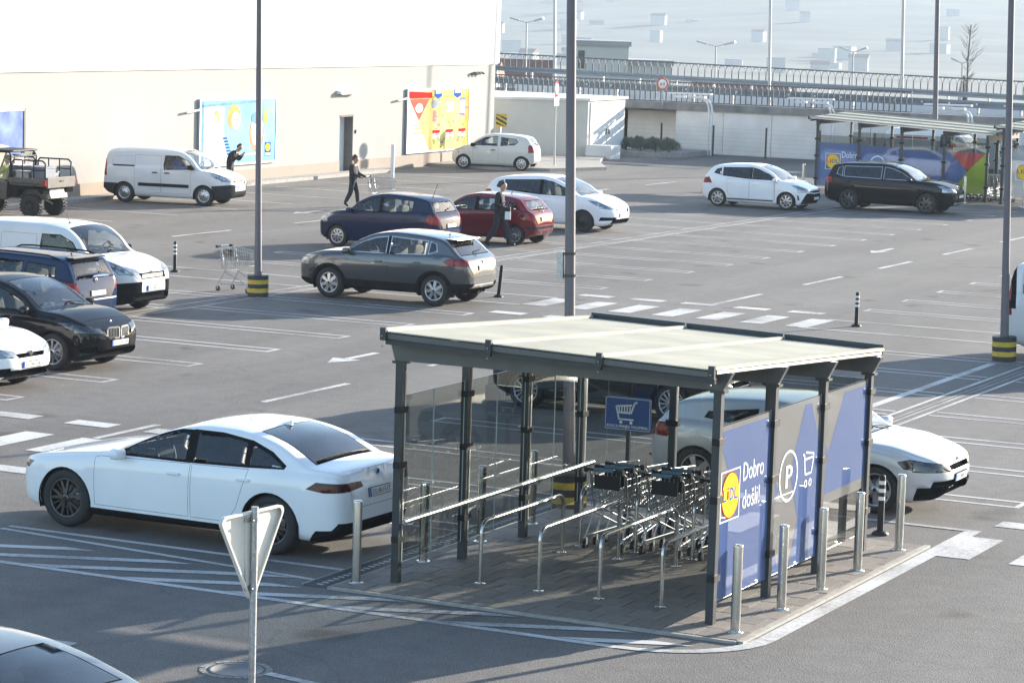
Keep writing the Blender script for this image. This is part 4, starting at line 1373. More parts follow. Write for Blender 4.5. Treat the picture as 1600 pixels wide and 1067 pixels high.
wp = MB(); wp.lathe([(.075, 0), (.075, 1.22), (.06, 1.27), (0, 1.27)], M['white'], 16)
wp.build('white_post', label='white round guard post beside the yellow poster wall', cat='bollard', loc=(-50.75, 93.5, 0))
# give-way sign seen from behind
gw = empty('give_way_sign', (-11.97, 19.80, -.13), R(92), 'triangular give-way sign seen from its pale back, on a galvanised pole', 'sign')
lean(gw, -.006); gw.rotation_euler[2] = R(84)
b = MB(); b.tube([(0, 0, 0), (0, 0, 2.47)], .03, M['galv'], 14); b.build('pole', gw)
def tri_pts(s, rad=.05):
    hgt = s * math.sqrt(3) / 2
    cs = [(-s / 2, 0), (s / 2, 0), (0, -hgt)]
    cen = (0, -hgt / 3)
    out = []
    for i, c in enumerate(cs):
        d = Vector((c[0] - cen[0], c[1] - cen[1])).normalized()
        cc = Vector(c) - d * rad * 2
        a0 = math.atan2(d.y, d.x)
        for a in np.linspace(a0 + R(60), a0 - R(60), 6): out.append((cc.x + rad * math.cos(a), cc.y + rad * math.sin(a)))
    return out
s0 = tri_pts(.92)
b = MB()
b.prism([(x, z + 2.43) for x, z in s0], .045, .05, M['ivory'], 'y')
n = len(s0)
inner = [(x * .93, (z + .265) * .93 - .265) for x, z in s0]
vs = [(x, .045, z + 2.43) for x, z in s0] + [(x, .012, z + 2.43) for x, z in s0] + [(x, .012, z + 2.43) for x, z in inner]
b.add(vs, [(i, (i + 1) % n, n + (i + 1) % n, n + i) for i in range(n)] + [(n + i, n + (i + 1) % n, 2 * n + (i + 1) % n, 2 * n + i) for i in range(n)], M['ivory'])
gp = b.build('plate', gw)
b = MB(); b.prism([(x * .97, z * .97 + 2.425) for x, z in s0], .0505, .052, M['red'], 'y'); b.build('front_face', gp)
for z in (2.36, 1.78):
    b = MB(); b.lathe([(.034, z - .02), (.034, z + .02)], M['galv'], 14); b.bar((-.09, .035, z), (.09, .035, z), .012, .04, M['galv']); b.ball((-.05, -.02, z), .012, .012, .012, M['chrome'], 6, 4); b.build('clamp', gw)
b = MB(); b.box((-.07, .03, 1.75), (.07, .044, 2.41), M['ivory']); b.build('stiffener', gw)
# bare young tree beyond the flyover
bt = empty('bare_tree', (-45.5, 150, -4), 0, 'tall thin bare tree at the right of the sky', 'tree')
b = MB(); b.tube([(0, 0, 0), (.05, 0, 3), (0, 0, 6), (-.03, 0, 8.6), (.05, 0, 10.4)], .09, M['bark'] if 'bark' in M else M.setdefault('bark', mat('grey_bark', (.16, .13, .11), .9, var=.3, scale=6)), 8, r2=.03); b.build('trunk', bt)
b = MB()
rr = random.Random(9)
for k in range(46):
    z = rr.uniform(6.6, 10.2)
    a = rr.uniform(0, 2 * PI); ln = rr.uniform(.3, 1.3) * (1.1 - abs(z - 8.6) / 2.6)
    p = Vector((0, 0, z)); q = p + Vector((math.cos(a) * ln * .6, math.sin(a) * ln * .7, ln * rr.uniform(.35, .9)))
    b.tube([p, p.lerp(q, .5) + Vector((rr.uniform(-.1, .1), rr.uniform(-.1, .1), .1)), q], .013, M['bark'], 4, r2=.004)
    for j in range(3):
        t = rr.uniform(.4, .9); s = p.lerp(q, t); a2 = a + rr.uniform(-1, 1)
        b.tube([s, s + Vector((math.cos(a2) * .3, math.sin(a2) * .3, .3))], .009, M['bark'], 3, r2=.004)
b.build('twigs', bt)
# little dark cypress on the slope beside it
cy = empty('cypress_tree', (-46.2, 151.5, -3), 0, 'small dark reddish cypress beside the bare tree trunk', 'tree')
b = MB()
M['cypress'] = mat('dark_cypress_foliage', (.07, .065, .045), .9, var=.3, scale=5)
for k in range(420):
    t = rr.random(); a = rr.uniform(0, 2 * PI); r_ = .34 * (1 - t) ** .7 * rr.uniform(.6, 1.05)
    p = Vector((math.cos(a) * r_, math.sin(a) * r_, 3.2 + 3.2 * t)); d = Vector((math.cos(a) * .1, math.sin(a) * .1, .22))
    s_ = d.orthogonal().normalized() * .035
    b.add([p - s_, p + s_, p + d], [(0, 1, 2)], M['cypress'])
b.build('crown', cy)
b = MB(); b.tube([(0, 0, 0), (0, 0, 4)], .07, M['bark'], 6); b.build('trunk', cy)
# ================================================================ VEHICLES
def paint(name, col, metal=0.0, rough=0.28, dirt=0.05, cw=1.0):
    return mat(name, col, rough, metal, var=dirt, scale=1.3, coat=cw, spec=0.0 if metal < .1 else .1, back=(0.03, 0.03, 0.032))
P_WHITE = paint('white_car_paint', (0.80, 0.81, 0.82))
P_WHITE2 = paint('warm_white_car_paint', (0.62, 0.60, 0.56))
P_VAN = paint('van_white_paint', (0.66, 0.66, 0.66), 0, .35)
P_GREY = paint('gunmetal_grey_metallic_paint', (0.085, 0.087, 0.092), .6, .24)
P_NAVY = paint('navy_blue_paint', (0.008, 0.015, 0.05), 0, .25, cw=.7)
P_BLUE = paint('dark_blue_metallic_paint', (0.010, 0.026, 0.07), 0, .28, cw=.6)
P_RED = paint('dark_red_paint', (0.15, 0.010, 0.018), 0, .28)
P_BLACK = paint('black_car_paint', (0.008, 0.008, 0.010), 0, .22, cw=.55)
P_SILVER = paint('silver_metallic_paint', (0.58, 0.59, 0.61), .4, .3)
P_DARK = paint('dark_grey_paint', (0.02, 0.022, 0.026), 0, .3)
P_SILV2 = paint('grey_silver_metallic_paint', (0.075, 0.08, 0.09), .3, .25, cw=.6)
G_CLEAR = glassmat('car_glass_clear', (0.74, 0.79, 0.78), 1.5, 0.01)
G_DARK = glassmat('car_glass_privacy', (0.075, 0.08, 0.09), 1.5, 0.01)
L_HEAD = mat('headlamp_lens', (0.30, 0.31, 0.33), .08, .6, var=.5, scale=14, coat=1)
L_HEADK = mat('dark_headlamp_lens', (0.03, 0.033, 0.04), .06, .3, var=.5, scale=12, coat=1)
L_TAIL = mat('red_tail_lens', (0.26, 0.010, 0.012), .12, 0, var=.35, scale=18, coat=.8, spec=0)
L_TAILK = mat('smoked_red_tail_lens', (0.05, 0.004, 0.009), .12, 0, var=.3, scale=12, coat=.6, spec=0)
L_CLR = mat('clear_lamp_lens', (0.55, 0.5, 0.48), .12, .4, var=.2, scale=18, coat=1)
K_TRIM = mat('black_trim_plastic', (0.016, 0.016, 0.018), .65, 0, var=.2, scale=7, spec=0.0)
K_GREY = mat('dark_grey_bumper_plastic', (0.04, 0.04, 0.043), .7, 0, var=.2, scale=7, spec=0.0)
K_GAP = mat('panel_gap_rubber', (0.006, 0.006, 0.006), .9, 0, var=.1)
K_SEAT = mat('seat_fabric', (0.06, 0.058, 0.055), .9, 0, var=.25, scale=20)
K_SEATL = mat('light_seat_fabric', (0.22, 0.20, 0.18), .9, 0, var=.25, scale=20)
RIM_S = mat('silver_alloy', (0.50, 0.50, 0.51), .3, .9, var=.06, scale=9)
RIM_D = mat('dark_alloy', (0.09, 0.085, 0.085), .35, .8, var=.1, scale=9)
RIM_K = mat('black_steel_wheel', (0.018, 0.018, 0.019), .5, .2, var=.15, scale=9)
PLATE = mat('plate_white', (0.62, 0.62, 0.60), .5, 0, var=.05, scale=20)

def pchip(pts):
    xs = np.array([p[0] for p in pts], float); ys = np.array([p[1] for p in pts], float)
    h = np.diff(xs); d = np.diff(ys) / h
    m = np.zeros(len(xs))
    for i in range(1, len(xs) - 1):
        if d[i - 1] * d[i] > 0:
            w1 = 2 * h[i] + h[i - 1]; w2 = h[i] + 2 * h[i - 1]
            m[i] = (w1 + w2) / (w1 / d[i - 1] + w2 / d[i])
    m[0], m[-1] = d[0], d[-1]
    def f(x):
        x = min(max(x, xs[0]), xs[-1])
        i = min(max(int(np.searchsorted(xs, x) - 1), 0), len(h) - 1)
        t = (x - xs[i]) / h[i]
        return ((1 + 2 * t) * (1 - t) ** 2 * ys[i] + t * (1 - t) ** 2 * h[i] * m[i] + t * t * (3 - 2 * t) * ys[i + 1] + t * t * (t - 1) * h[i] * m[i + 1])
    return f

class Body:
    """lofted body shell in design space: x runs from the nose (0) to the tail (L), y left/right, z up"""
    def __init__(s, sp):
        s.sp = sp
        s.L, s.W = sp['L'], sp['W']
        s.top = pchip(sp['top']); s.belt0 = pchip(sp['belt']); s.bot = pchip(sp['bot']); s.plan = pchip(sp['plan'])
        s.k = sp.get('tumble', .34); s.rc = sp.get('rc', .12); s.crown = sp.get('crown', .035)
    def ring(s, x):
        zt, zb = s.top(x), s.bot(x)
        zl = min(s.belt0(x), zt - .012)
        zb = min(zb, zl - .06)
        w = s.W / 2 * s.plan(x)
        hb = zl - zb
        bl = s.sp.get('bulge', 1.0)
        P = [(0, zb), (.5 * w, zb), (.84 * w, zb), (.925 * w, zb + .03), (.962 * w, zb + .12 * hb), (.982 * w, zb + .3 * hb), (.994 * w, zb + .46 * hb), (1.0 * w, zb + .62 * hb), (.998 * w, zb + .76 * hb), (.985 * w, zb + .89 * hb), (.962 * w, zl)]
        hg = zt - zl
        wb = .948 * w
        rc = min(s.rc, hg * .55)
        cr = min(s.crown, hg * .3)
        zs = zt - cr - rc * .75          # top of the straight side
        if hg < .2:
            f = max(0.0, (hg - .03) / .17)
        else: f = 1.0
        k = s.k
        wt = wb - k * max(0, zs - zl)
        up = max(zs - zl, .006)
        for q in (.03, .18, .36, .54, .72, .88, 1.0):
            P.append((wb - k * up * q - .018 * math.sin(PI * q) * 0, zl + up * q + .002))
        # corner and crown
        z1 = zs + .002
        for a in (.33, .66, 1.0):
            ang = a * PI / 2
            P.append((wt - rc * (1 - math.cos(ang)) * (.75 + .6 * (1 - f)), z1 + (zt - cr - z1) * math.sin(ang)))
        we, ze = P[-1]
        for q in (.75, .5, .25, 0.0):
            P.append((we * q, zt - (zt - ze) * q * q))
        return P
    def ysurf(s, x, z):
        R_ = s.ring(x)
        for (y0, z0), (y1, z1) in zip(R_[2:], R_[3:]):
            if (z0 <= z <= z1): 
                t = (z - z0) / max(z1 - z0, 1e-6); return y0 + (y1 - y0) * t
        return R_[8][0]
    def make(s):
        L = s.L
        xs = sorted(set([round(v, 4) for v in list(np.linspace(0, 1, 11) ** 2 * .5) + list(np.linspace(.5, L - .5, int((L - 1) / .085) + 1)) + list(L - np.linspace(0, 1, 12) ** 2 * .5)]))
        bm = bmesh.new()
        rows = []
        for x in xs:
            P = s.ring(x)
            n = len(P)
            pts = [(y, z) for y, z in P] + [(-y, z) for y, z in P[-2:0:-1]]
            rows.append([bm.verts.new((x, y, z)) for y, z in pts])
        m = len(rows[0])
        for a, b in zip(rows, rows[1:]):
            for j in range(m):
                k = (j + 1) % m
                bm.faces.new((a[j], a[k], b[k], b[j]))
        bm.faces.new(rows[0][::-1]); bm.faces.new(rows[-1])
        bmesh.ops.recalc_face_normals(bm, faces=bm.faces)
        bmesh.ops.triangulate(bm, faces=[f for f in bm.faces if len(f.verts) > 4])
        return bm

def cut(bm, poly, ax, zone, test, only=None):
    """trim the shell faces along a convex outline seen along axis ax and give what lies inside a zone number"""
    I = {'x': (1, 2), 'y': (0, 2), 'z': (0, 1)}[ax]
    a_i, b_i = I
    lo = (min(p[0] for p in poly), min(p[1] for p in poly)); hi = (max(p[0] for p in poly), max(p[1] for p in poly))
    ar = sum(poly[i][0] * poly[(i + 1) % len(poly)][1] - poly[(i + 1) % len(poly)][0] * poly[i][1] for i in range(len(poly)))
    if ar < 0: poly = poly[::-1]
    def cand():
        out = []
        for f in bm.faces:
            if only is not None and f.material_index not in only: continue
            A = [v.co[a_i] for v in f.verts]; B = [v.co[b_i] for v in f.verts]
            if max(A) < lo[0] or min(A) > hi[0] or max(B) < lo[1] or min(B) > hi[1]: continue
            if test(f): out.append(f)
        return out
    n = len(poly)
    for i in range(n):
        p, q = poly[i], poly[(i + 1) % n]
        d = (q[0] - p[0], q[1] - p[1])
        no = [0, 0, 0]; co = [0, 0, 0]
        no[a_i], no[b_i] = d[1], -d[0]
        co[a_i], co[b_i] = p
        fs = cand()
        ge = set()
        for f in fs:
            ge.add(f); ge.update(f.edges); ge.update(f.verts)
        bmesh.ops.bisect_plane(bm, geom=list(ge), plane_co=co, plane_no=Vector(no).normalized(), dist=1e-4)
    out = []
    for f in cand():
        c = f.calc_center_median()
        x, y = c[a_i], c[b_i]
        ok = True
        for i in range(n):
            p, q = poly[i], poly[(i + 1) % n]
            if (q[0] - p[0]) * (y - p[1]) - (q[1] - p[1]) * (x - p[0]) < -1e-7: ok = False; break
        if ok:
            f.material_index = zone
            out.append(f)
    return out

def side(f): return abs(f.normal.y) > .35
def front(f): return f.normal.x < -.25
def rear(f): return f.normal.x > .2
def upper(f): return f.normal.z > .12

WHEELS = {}
def wheel_meshes(R_, rr_, wd, style, rim):
    key = (R_, rr_, wd, style, rim.name)
    if key in WHEELS: return WHEELS[key]
    h = wd / 2
    t = MB()
    t.lathe([(rr_, h - .01), (rr_ + .012, h), (rr_ + (R_ - rr_) * .55, h + .006), (R_ - .022, h - .012), (R_ - .004, h - .04), (R_, 0), (R_ - .004, -h + .04), (R_ - .022, -h + .012), (rr_, -h)], M['rubber'], 36, axis='y')
    r = MB()
    # barrel, lip, brake disc (outer face is +y)
    r.lathe([(rr_, h - .01), (rr_ - .018, h - .006), (rr_ - .024, h - .02), (rr_ - .03, -h + .03), (rr_, -h)], rim, 32, axis='y')
    r.lathe([(rr_ - .03, -.02), (0, -.02)], M['dark'], 24, axis='y')
    if style != 'cover': r.lathe([(rr_ * .62, .0), (rr_ * .62, .015), (.05, .015)], M['galv'], 24, axis='y')
    ro = rr_ - .012
    def spoke(a0, a1, w0, w1, y0, y1, m_):
        c0, c1 = Vector((math.cos(a0), math.sin(a0))), Vector((math.cos(a1), math.sin(a1)))
        n0, n1 = Vector((-c0.y, c0.x)), Vector((-c1.y, c1.x))
        A = c0 * (.2 * rr_); B = c1 * ro
        q = [(A - n0 * w0, y0), (B - n1 * w1, y1), (B + n1 * w1, y1), (A + n0 * w0, y0)]
        vs = [(p.x, y, p.y) for p, y in q] + [(p.x, y - .03, p.y) for p, y in q]
        r.add(vs, [(3, 2, 1, 0), (4, 5, 6, 7), (0, 1, 5, 4), (1, 2, 6, 5), (2, 3, 7, 6), (3, 0, 4, 7)], m_)
    yo = h - .018
    if style == 'v5':
        for k in range(5):
            a = 2 * PI * k / 5 + .3
            spoke(a, a + .24, .022, .014, yo + .008, yo, rim); spoke(a, a - .24, .022, .014, yo + .008, yo, rim)
            spoke(a + .63, a + .63, .012, .01, yo - .015, yo - .01, RIM_K)
    elif style == 's7':
        for k in range(7): spoke(2 * PI * k / 7, 2 * PI * k / 7, .03, .04, yo + .01, yo, rim)
    elif style == 's5':
        for k in range(5): spoke(2 * PI * k / 5 + .2, 2 * PI * k / 5 + .2, .03, .045, yo + .01, yo, rim)
    elif style == 'm10':
        for k in range(10): spoke(2 * PI * k / 10, 2 * PI * k / 10 + .05, .016, .02, yo + .008, yo, rim)
    elif style == 'm14':
        for k in range(14): spoke(2 * PI * k / 14, 2 * PI * k / 14, .012, .016, yo + .004, yo, rim)
    elif style == 'y2':
        for k in range(8): spoke(2 * PI * k / 8, 2 * PI * k / 8 + .12, .018, .03, yo + .01, yo, rim); 
    elif style == 'steel':
        r.lathe([(ro, yo - .03), (ro * .86, yo - .012), (ro * .6, yo - .02), (ro * .4, yo + .012), (0, yo + .016)], rim, 28, axis='y')
        for k in range(10):
            a = 2 * PI * k / 10
            r.ball((math.cos(a) * ro * .72, yo - .012, math.sin(a) * ro * .72), .018, .006, .018, M['dark'], 6, 4)
    elif style == 'cover':
        r.lathe([(ro + .01, yo), (ro * .8, yo + .008), (0, yo + .014)], rim, 28, axis='y')
        for k in range(9):
            a = 2 * PI * k / 9
            c = Vector((math.cos(a), math.sin(a))); n_ = Vector((-c.y, c.x))
            q = [c * ro * .42 - n_ * .008, c * ro * .86 - n_ * .028, c * ro * .86 + n_ * .028, c * ro * .42 + n_ * .008]
            r.add([(p.x, yo + .0165 if i in (0, 3) else yo + .010, p.y) for i, p in enumerate(q)], [(3, 2, 1, 0)], M['dark'])
    r.lathe([(.058, yo - .01), (.056, yo + .016), (.03, yo + .022), (0, yo + .022)], rim, 16, axis='y')
    r.lathe([(.026, yo + .0235), (0, yo + .0235)], M['black'], 12, axis='y')
    WHEELS[key] = (t.mesh('tyre'), r.mesh('rim'))
    return WHEELS[key]

ROUND = {}
def rbox(name, sx, sy, sz, material, parent, loc, rot=(0, 0, 0), r=.35):
    """soft rounded block (superellipsoid) for seats, mirrors, handles"""
    key = (material.name, r)
    if key not in ROUND:
        b = MB(); vs, fs = [], []
        n, k = 16, 10
        sg = lambda v, e: math.copysign(abs(v) ** e, v)
        for i in range(k + 1):
            th = -PI / 2 + PI * i / k
            for j in range(n):
                ph = 2 * PI * j / n
                vs.append((sg(math.cos(th), r) * sg(math.cos(ph), r), sg(math.cos(th), r) * sg(math.sin(ph), r), sg(math.sin(th), r)))
        for i in range(k):
            for j in range(n): fs.append((i * n + j, i * n + (j + 1) % n, (i + 1) * n + (j + 1) % n, (i + 1) * n + j))
        b.add(vs, fs, material, True)
        ROUND[key] = b.mesh('soft_block')
    o = link(name, ROUND[key], parent)
    o.location = loc; o.scale = (sx / 2, sy / 2, sz / 2); o.rotation_euler = rot
    return o

def car(sp, pos, yaw, label, cat='car', group=None):
    """pos = ground point midway between the axles; yaw = heading of the nose"""
    root = empty(sp['name'], (pos[0], pos[1], 0), yaw, label, cat, group)
    B = Body(sp)
    L, W_ = sp['L'], sp['W']
    xa = sp['fo']; xb = xa + sp['wb']; xc = (xa + xb) / 2
    Rw = sp['R']
    bm = B.make()
    zones = ['body']; zmat = [sp['paint']]
    seamed = {}
    def Z(name, material, seam=0.0, seammat=None):
        zones.append(name); zmat.append(material)
        if seam: seamed[len(zones) - 1] = (seam, seammat or K_GAP)
        return len(zones) - 1
    # --- wheel openings
    z_arch = Z('_arch', None)
    ra = Rw * sp.get('arch', 1.13)
    for x in (xa, xb):
        poly = [(x + ra * math.cos(t), Rw * .98 + ra * math.sin(t)) for t in np.linspace(0, 2 * PI, 30, endpoint=False)]
        cut(bm, poly, 'y', z_arch, lambda f: abs(f.normal.y) > .2 and abs(f.calc_center_median().y) > W_ * .3)
        cut(bm, [(x - ra * .97, -W_ * .52), (x + ra * .97, -W_ * .52), (x + ra * .97, W_ * .52), (x - ra * .97, W_ * .52)], 'z', z_arch, lambda f: f.normal.z < -.35 and f.calc_center_median().z < Rw)
    bmesh.ops.delete(bm, geom=[f for f in bm.faces if f.material_index == z_arch], context='FACES')
    # --- zones listed by the specification, in order
    for zn in sp['zones']:
        nm, material, ax, polys, kind = zn[:5]
        seam = zn[5] if len(zn) > 5 else 0
        sm = zn[6] if len(zn) > 6 else None
        iz = Z(nm, material, seam, sm)
        tst = {'side': side, 'front': front, 'rear': rear, 'top': upper, 'any': lambda f: True, 'sideall': lambda f: abs(f.normal.y) > .12}[kind]
        only = zn[7] if len(zn) > 7 else None
        for poly in polys:
            cut(bm, poly, ax, iz, tst, only)
    # --- seams and window seals
    for iz, (wd, smat) in seamed.items():
        fs = [f for f in bm.faces if f.material_index == iz]
        if not fs: continue
        zones.append('_seal'); zmat.append(smat); ik = len(zones) - 1
        try:
            res = bmesh.ops.inset_region(bm, faces=fs, thickness=wd, use_even_offset=wd > .01, use_boundary=True)
            for f in res['faces']: f.material_index = ik
        except Exception: pass
    # --- openings sink into the body
    for iz, nm in enumerate(list(zones)):
        if nm in ('grille', 'main_grille', 'upper_grille', 'lower_grille', 'big_intake', 'low_grille', 'air_intake', 'fog_lamp', 'grille_wing'):
            fs = [f for f in bm.faces if f.material_index == iz]
            if fs:
                bm.normal_update()
                res = bmesh.ops.inset_region(bm, faces=fs, thickness=.012, depth=-.07 if nm != 'grille_wing' else -.04, use_even_offset=False, use_boundary=True)
                for f in res['faces']: f.material_index = iz
    # --- split the shell into parts
    T = Matrix(((-1, 0, 0, xc), (0, -1, 0, 0), (0, 0, 1, 0), (0, 0, 0, 1)))
    bm.transform(T)
    bm.normal_update()
    groups = {}
    for f in bm.faces:
        i = f.material_index
        nm = zones[i]
        if nm == '_seal': key = ('body', 0)
        elif nm == 'body' or nm.startswith('_'): key = ('body', 0)
        else:
            c = f.calc_center_median()
            key = (nm, (1 if c.y > 0 else -1) if nm in sp['sided'] or (abs(c.y) > W_ * .30 and nm in ('air_intake', 'grille_wing')) else 0)
        groups.setdefault(key, []).append(f)
    made = {}
    vn = {v: v.normal.copy() for v in bm.verts}
    items = []
    for key, fs in groups.items():
        if key[0] == 'body': items.append((key, fs)); continue
        left = set(fs); isl = []
        while left:
            st_ = [left.pop()]; comp = list(st_)
            while st_:
                f = st_.pop()
                for e in f.edges:
                    for g in e.link_faces:
                        if g in left: left.discard(g); comp.append(g); st_.append(g)
            isl.append(comp)
        big = [c for c in isl if sum(f.calc_area() for f in c) > .0006] or isl
        for c in big: items.append((key, c))
    for key, fs in items:
        vid = {}
        vs, F, mi, mats = [], [], [], []
        for f in fs:
            idx = []
            for v in f.verts:
                if v not in vid:
                    vid[v] = len(vs); vs.append(v)
                idx.append(vid[v])
            F.append(idx)
            m_ = zmat[f.material_index] or sp['paint']
            if m_ not in mats: mats.append(m_)
            mi.append(mats.index(m_))
        me = bpy.data.meshes.new(key[0])
        me.from_pydata([tuple(v.co) for v in vs], [], F)
        for m_ in mats: me.materials.append(m_)
        me.polygons.foreach_set('material_index', mi)
        me.polygons.foreach_set('use_smooth', [True] * len(F))
        me.update()
        if key[0] not in ('grille', 'main_grille', 'upper_grille', 'lower_grille', 'big_intake', 'low_grille', 'air_intake', 'fog_lamp', 'grille_wing'):
            me.normals_split_custom_set_from_vertices([tuple(vn[v]) for v in vs])
        else:
            me.polygons.foreach_set('use_smooth', [False] * len(F))
        made[key] = link(key[0], me, root)
    bm.free()
    def loc(x, y, z): return (xc - x, -y, z)
    # --- wheel wells and wheels
    for x in (xa, xb):
        for s in (-1, 1):
            w = MB()
            ys = [s * (W_ * .49 * B.plan(x) - .012), s * (W_ * .5 - .34)]
            n = 18
            vs = []
            for y in ys:
                for t in np.linspace(-.35, PI + .35, n): vs.append((xc - x - (ra + .004) * math.cos(t), y, Rw * .98 + (ra + .004) * math.sin(t)))
            w.add(vs, [(i, i + 1, n + i + 1, n + i) for i in range(n - 1)], M['dark'], True)
            w.add(vs[n:], [tuple(range(n))], M['dark'])
            w.build('wheel_well', root)
    tm, rm = wheel_meshes(Rw, sp['rr'], sp.get('tw', .205), sp['rim'][0], sp['rim'][1])
    for x in (xa, xb):
        for s in (-1, 1):
            wy = W_ / 2 - sp.get('inset', .05) - sp.get('tw', .205) / 2
            wo = link('wheel', None, root)
            wo.location = (xc - x, s * wy, Rw)
            wo.rotation_euler = (0, (x * 3.1 + s) % 1.2, 0 if s > 0 else PI)
            if x == xa and sp.get('steer'): wo.rotation_euler[2] += sp['steer']
            link('tyre', tm, wo); link('rim', rm, wo)
    # --- cabin
    cb = MB()
    zf = B.bot(xc) + .1
    hw = W_ / 2 * .8
    x0, x1 = sp['cab'][0], sp['cab'][1]
    zbelt = B.belt0(xc)
    cb.box((xc - x1, -hw, zf), (xc - x0, hw, zf + .12), M['dark'])
    cb.box((xc - x0 - .35, -hw, zf + .1), (xc - x0 - .02, hw, zbelt - .04), K_TRIM)
    cb.box((xc - x1, -hw, zf + .1), (xc - x1 + .5, hw, zbelt - .1), K_TRIM)
    cab = cb.build('interior', root)
    st = sp.get('seat', K_SEAT)
    for xs_, row in sp['seats']:
        for sy in ((-.37, .37) if row == 2 else (-.45, 0, .45)):
            hb = zbelt - zf
            hd = zbelt + (B.top(xc) - zbelt) * .42
            rbox('seat', .50, .5 if row == 2 else .42, .22, st, cab, (xc - xs_ + .22, sy, zf + .27))
            rbox('seat', .17, .48 if row == 2 else .42, hd - zf - .27, st, cab, (xc - xs_ - .06, sy, (hd + zf + .15) / 2), (0, -.2, 0))
            rbox('head_rest', .10, .26, .17, st, cab, (xc - xs_ - .15, sy, hd + .04))
    wh = MB()
    xw = sp['seats'][0][0] - .56
    c0 = Vector((xc - xw, .37, zbelt - .0))
    ring_ = [c0 + Vector((.07 * math.sin(t), .185 * math.cos(t), .175 * math.sin(t))) for t in np.linspace(0, 2 * PI, 19)]
    wh.tube(ring_, .016, M['black'], 6, cap=False)
    wh.bar(c0 + Vector((0, -.17, 0)), c0 + Vector((0, .17, 0)), .03, .05, M['black'])
    wh.tube([c0, c0 + Vector((.22, 0, -.12))], .035, M['black'], 6)
    wh.build('steering_wheel', cab)
    # --- small parts from the specification: (kind, args)
    for it in sp['bits']:
        k = it[0]
        if k == 'handle':
            _, x, z, m_ = it[:4]
            for s in (-1, 1):
                y = B.ysurf(x, z)
                par = None
                for key, o in made.items():
                    if key[0] in ('front_door', 'rear_door', 'door', 'sliding_door') and key[1] == -s:
                        bb = [v.co.x for v in o.data.vertices]
                        if min(bb) < xc - x < max(bb): par = o
                rbox('door_handle', .19, .035, .035, m_, par or root, loc(x, s * (y + .012), z), r=.5)
        elif k == 'mirror':
            _, x, z, m_ = it[:4]
            for s in (-1, 1):
                y = B.ysurf(x, min(z, B.belt0(x)))
                mo = rbox('wing_mirror', .16, .2, .14, m_, root, loc(x, s * (y + .12), z + .03), (0, 0, .15 * s), r=.6)
                b = MB(); b.bar(loc(x, s * (y - .04), z - .03), loc(x - .02, s * (y + .08), z - .01), .05, .03, K_TRIM); b.build('mirror_arm', root)
        elif k == 'plate':
            _, x, z, txt, tilt = it[:5]
            if x > L / 2: x = max(v for v in np.linspace(L - .6, L, 121) if B.top(v) >= z - .02) + .012
            else: x = -.014 if B.top(0) >= z else min(v for v in np.linspace(0, .5, 101) if B.top(v) >= z) - .014
            b = MB()
            b.box((-.012, -.26, -.055), (.0, .26, .055), K_TRIM)
            b.box((.0, -.252, -.048), (.005, .252, .048), PLATE)
            b.add([(.006, -.25, -.046), (.006, -.215, -.046), (.006, -.215, .046), (.006, -.25, .046)], [(0, 1, 2, 3)], M['blue_print'])
            if txt: put_text(b, txt, .085, (.0065, -.2, -.03), (0, 1, 0), (0, 0, 1), M['black'], fit=.43)
            o = b.build('number_plate', root); o.location = loc(x, 0, z)
            o.rotation_euler = (0, -tilt if x < L / 2 else tilt, 0 if x < L / 2 else PI)
            if x >= L / 2: o.rotation_euler = (0, -tilt, PI)
        elif k == 'badge':
            _, x, z, r_, m_ = it[:5]
            if x > L / 2: x = max(v for v in np.linspace(L - .6, L, 121) if B.top(v) >= z - .01) + .004
            else: x = -.006 if B.top(0) >= z else min(v for v in np.linspace(0, .5, 101) if B.top(v) >= z) - .006
            b = MB(); b.lathe([(0, .012), (r_ * .8, .012), (r_, .006), (r_, 0)], m_, 18, axis='x')
            b.lathe([(r_ * .72, .0135), (0, .0135)], M['blue_print'] if len(it) > 5 else M['black'], 14, axis='x')
            o = b.build('emblem', root); o.location = loc(x, 0, z)
            if x > L / 2: o.rotation_euler = (0, 0, PI)
        elif k == 'antenna':
            _, x, y, ln = it
            b = MB(); b.tube([(0, 0, 0), (-.35 * ln, 0, .9 * ln)], .007, M['black'], 5); b.ball((0, 0, .0), .03, .025, .02, M['black'], 8, 5)
            o = b.build('aerial', root); o.location = loc(x, y, B.top(x) - .005)
        elif k == 'fin':
            b = MB(); x = it[1]; b.add([(-.09, -.022, 0), (-.09, .022, 0), (.1, 0, 0), (-.09, 0, .065)], [(0, 2, 3), (2, 1, 3), (1, 0, 3)], sp['paint'])
            o = b.build('shark_fin_aerial', root); o.location = loc(x, 0, B.top(x) - .004)
        elif k == 'rails':
            _, xs0, xs1, m_ = it
            for s in (-1, 1):
                b = MB()
                pts = []
                for q, x in enumerate(np.linspace(xs0, xs1, 9)):
                    y = B.ring(x)[19][0] - .0
                    pts.append(loc(x, s * y, B.ring(x)[19][1] + (.0 if q in (0, 8) else .045)))
                b.tube(pts, .017, m_, 6); b.build('roof_rail', root)
        elif k == 'strip':          # raised trim along the flank
            _, xs0, xs1, z0, z1, m_, th = it
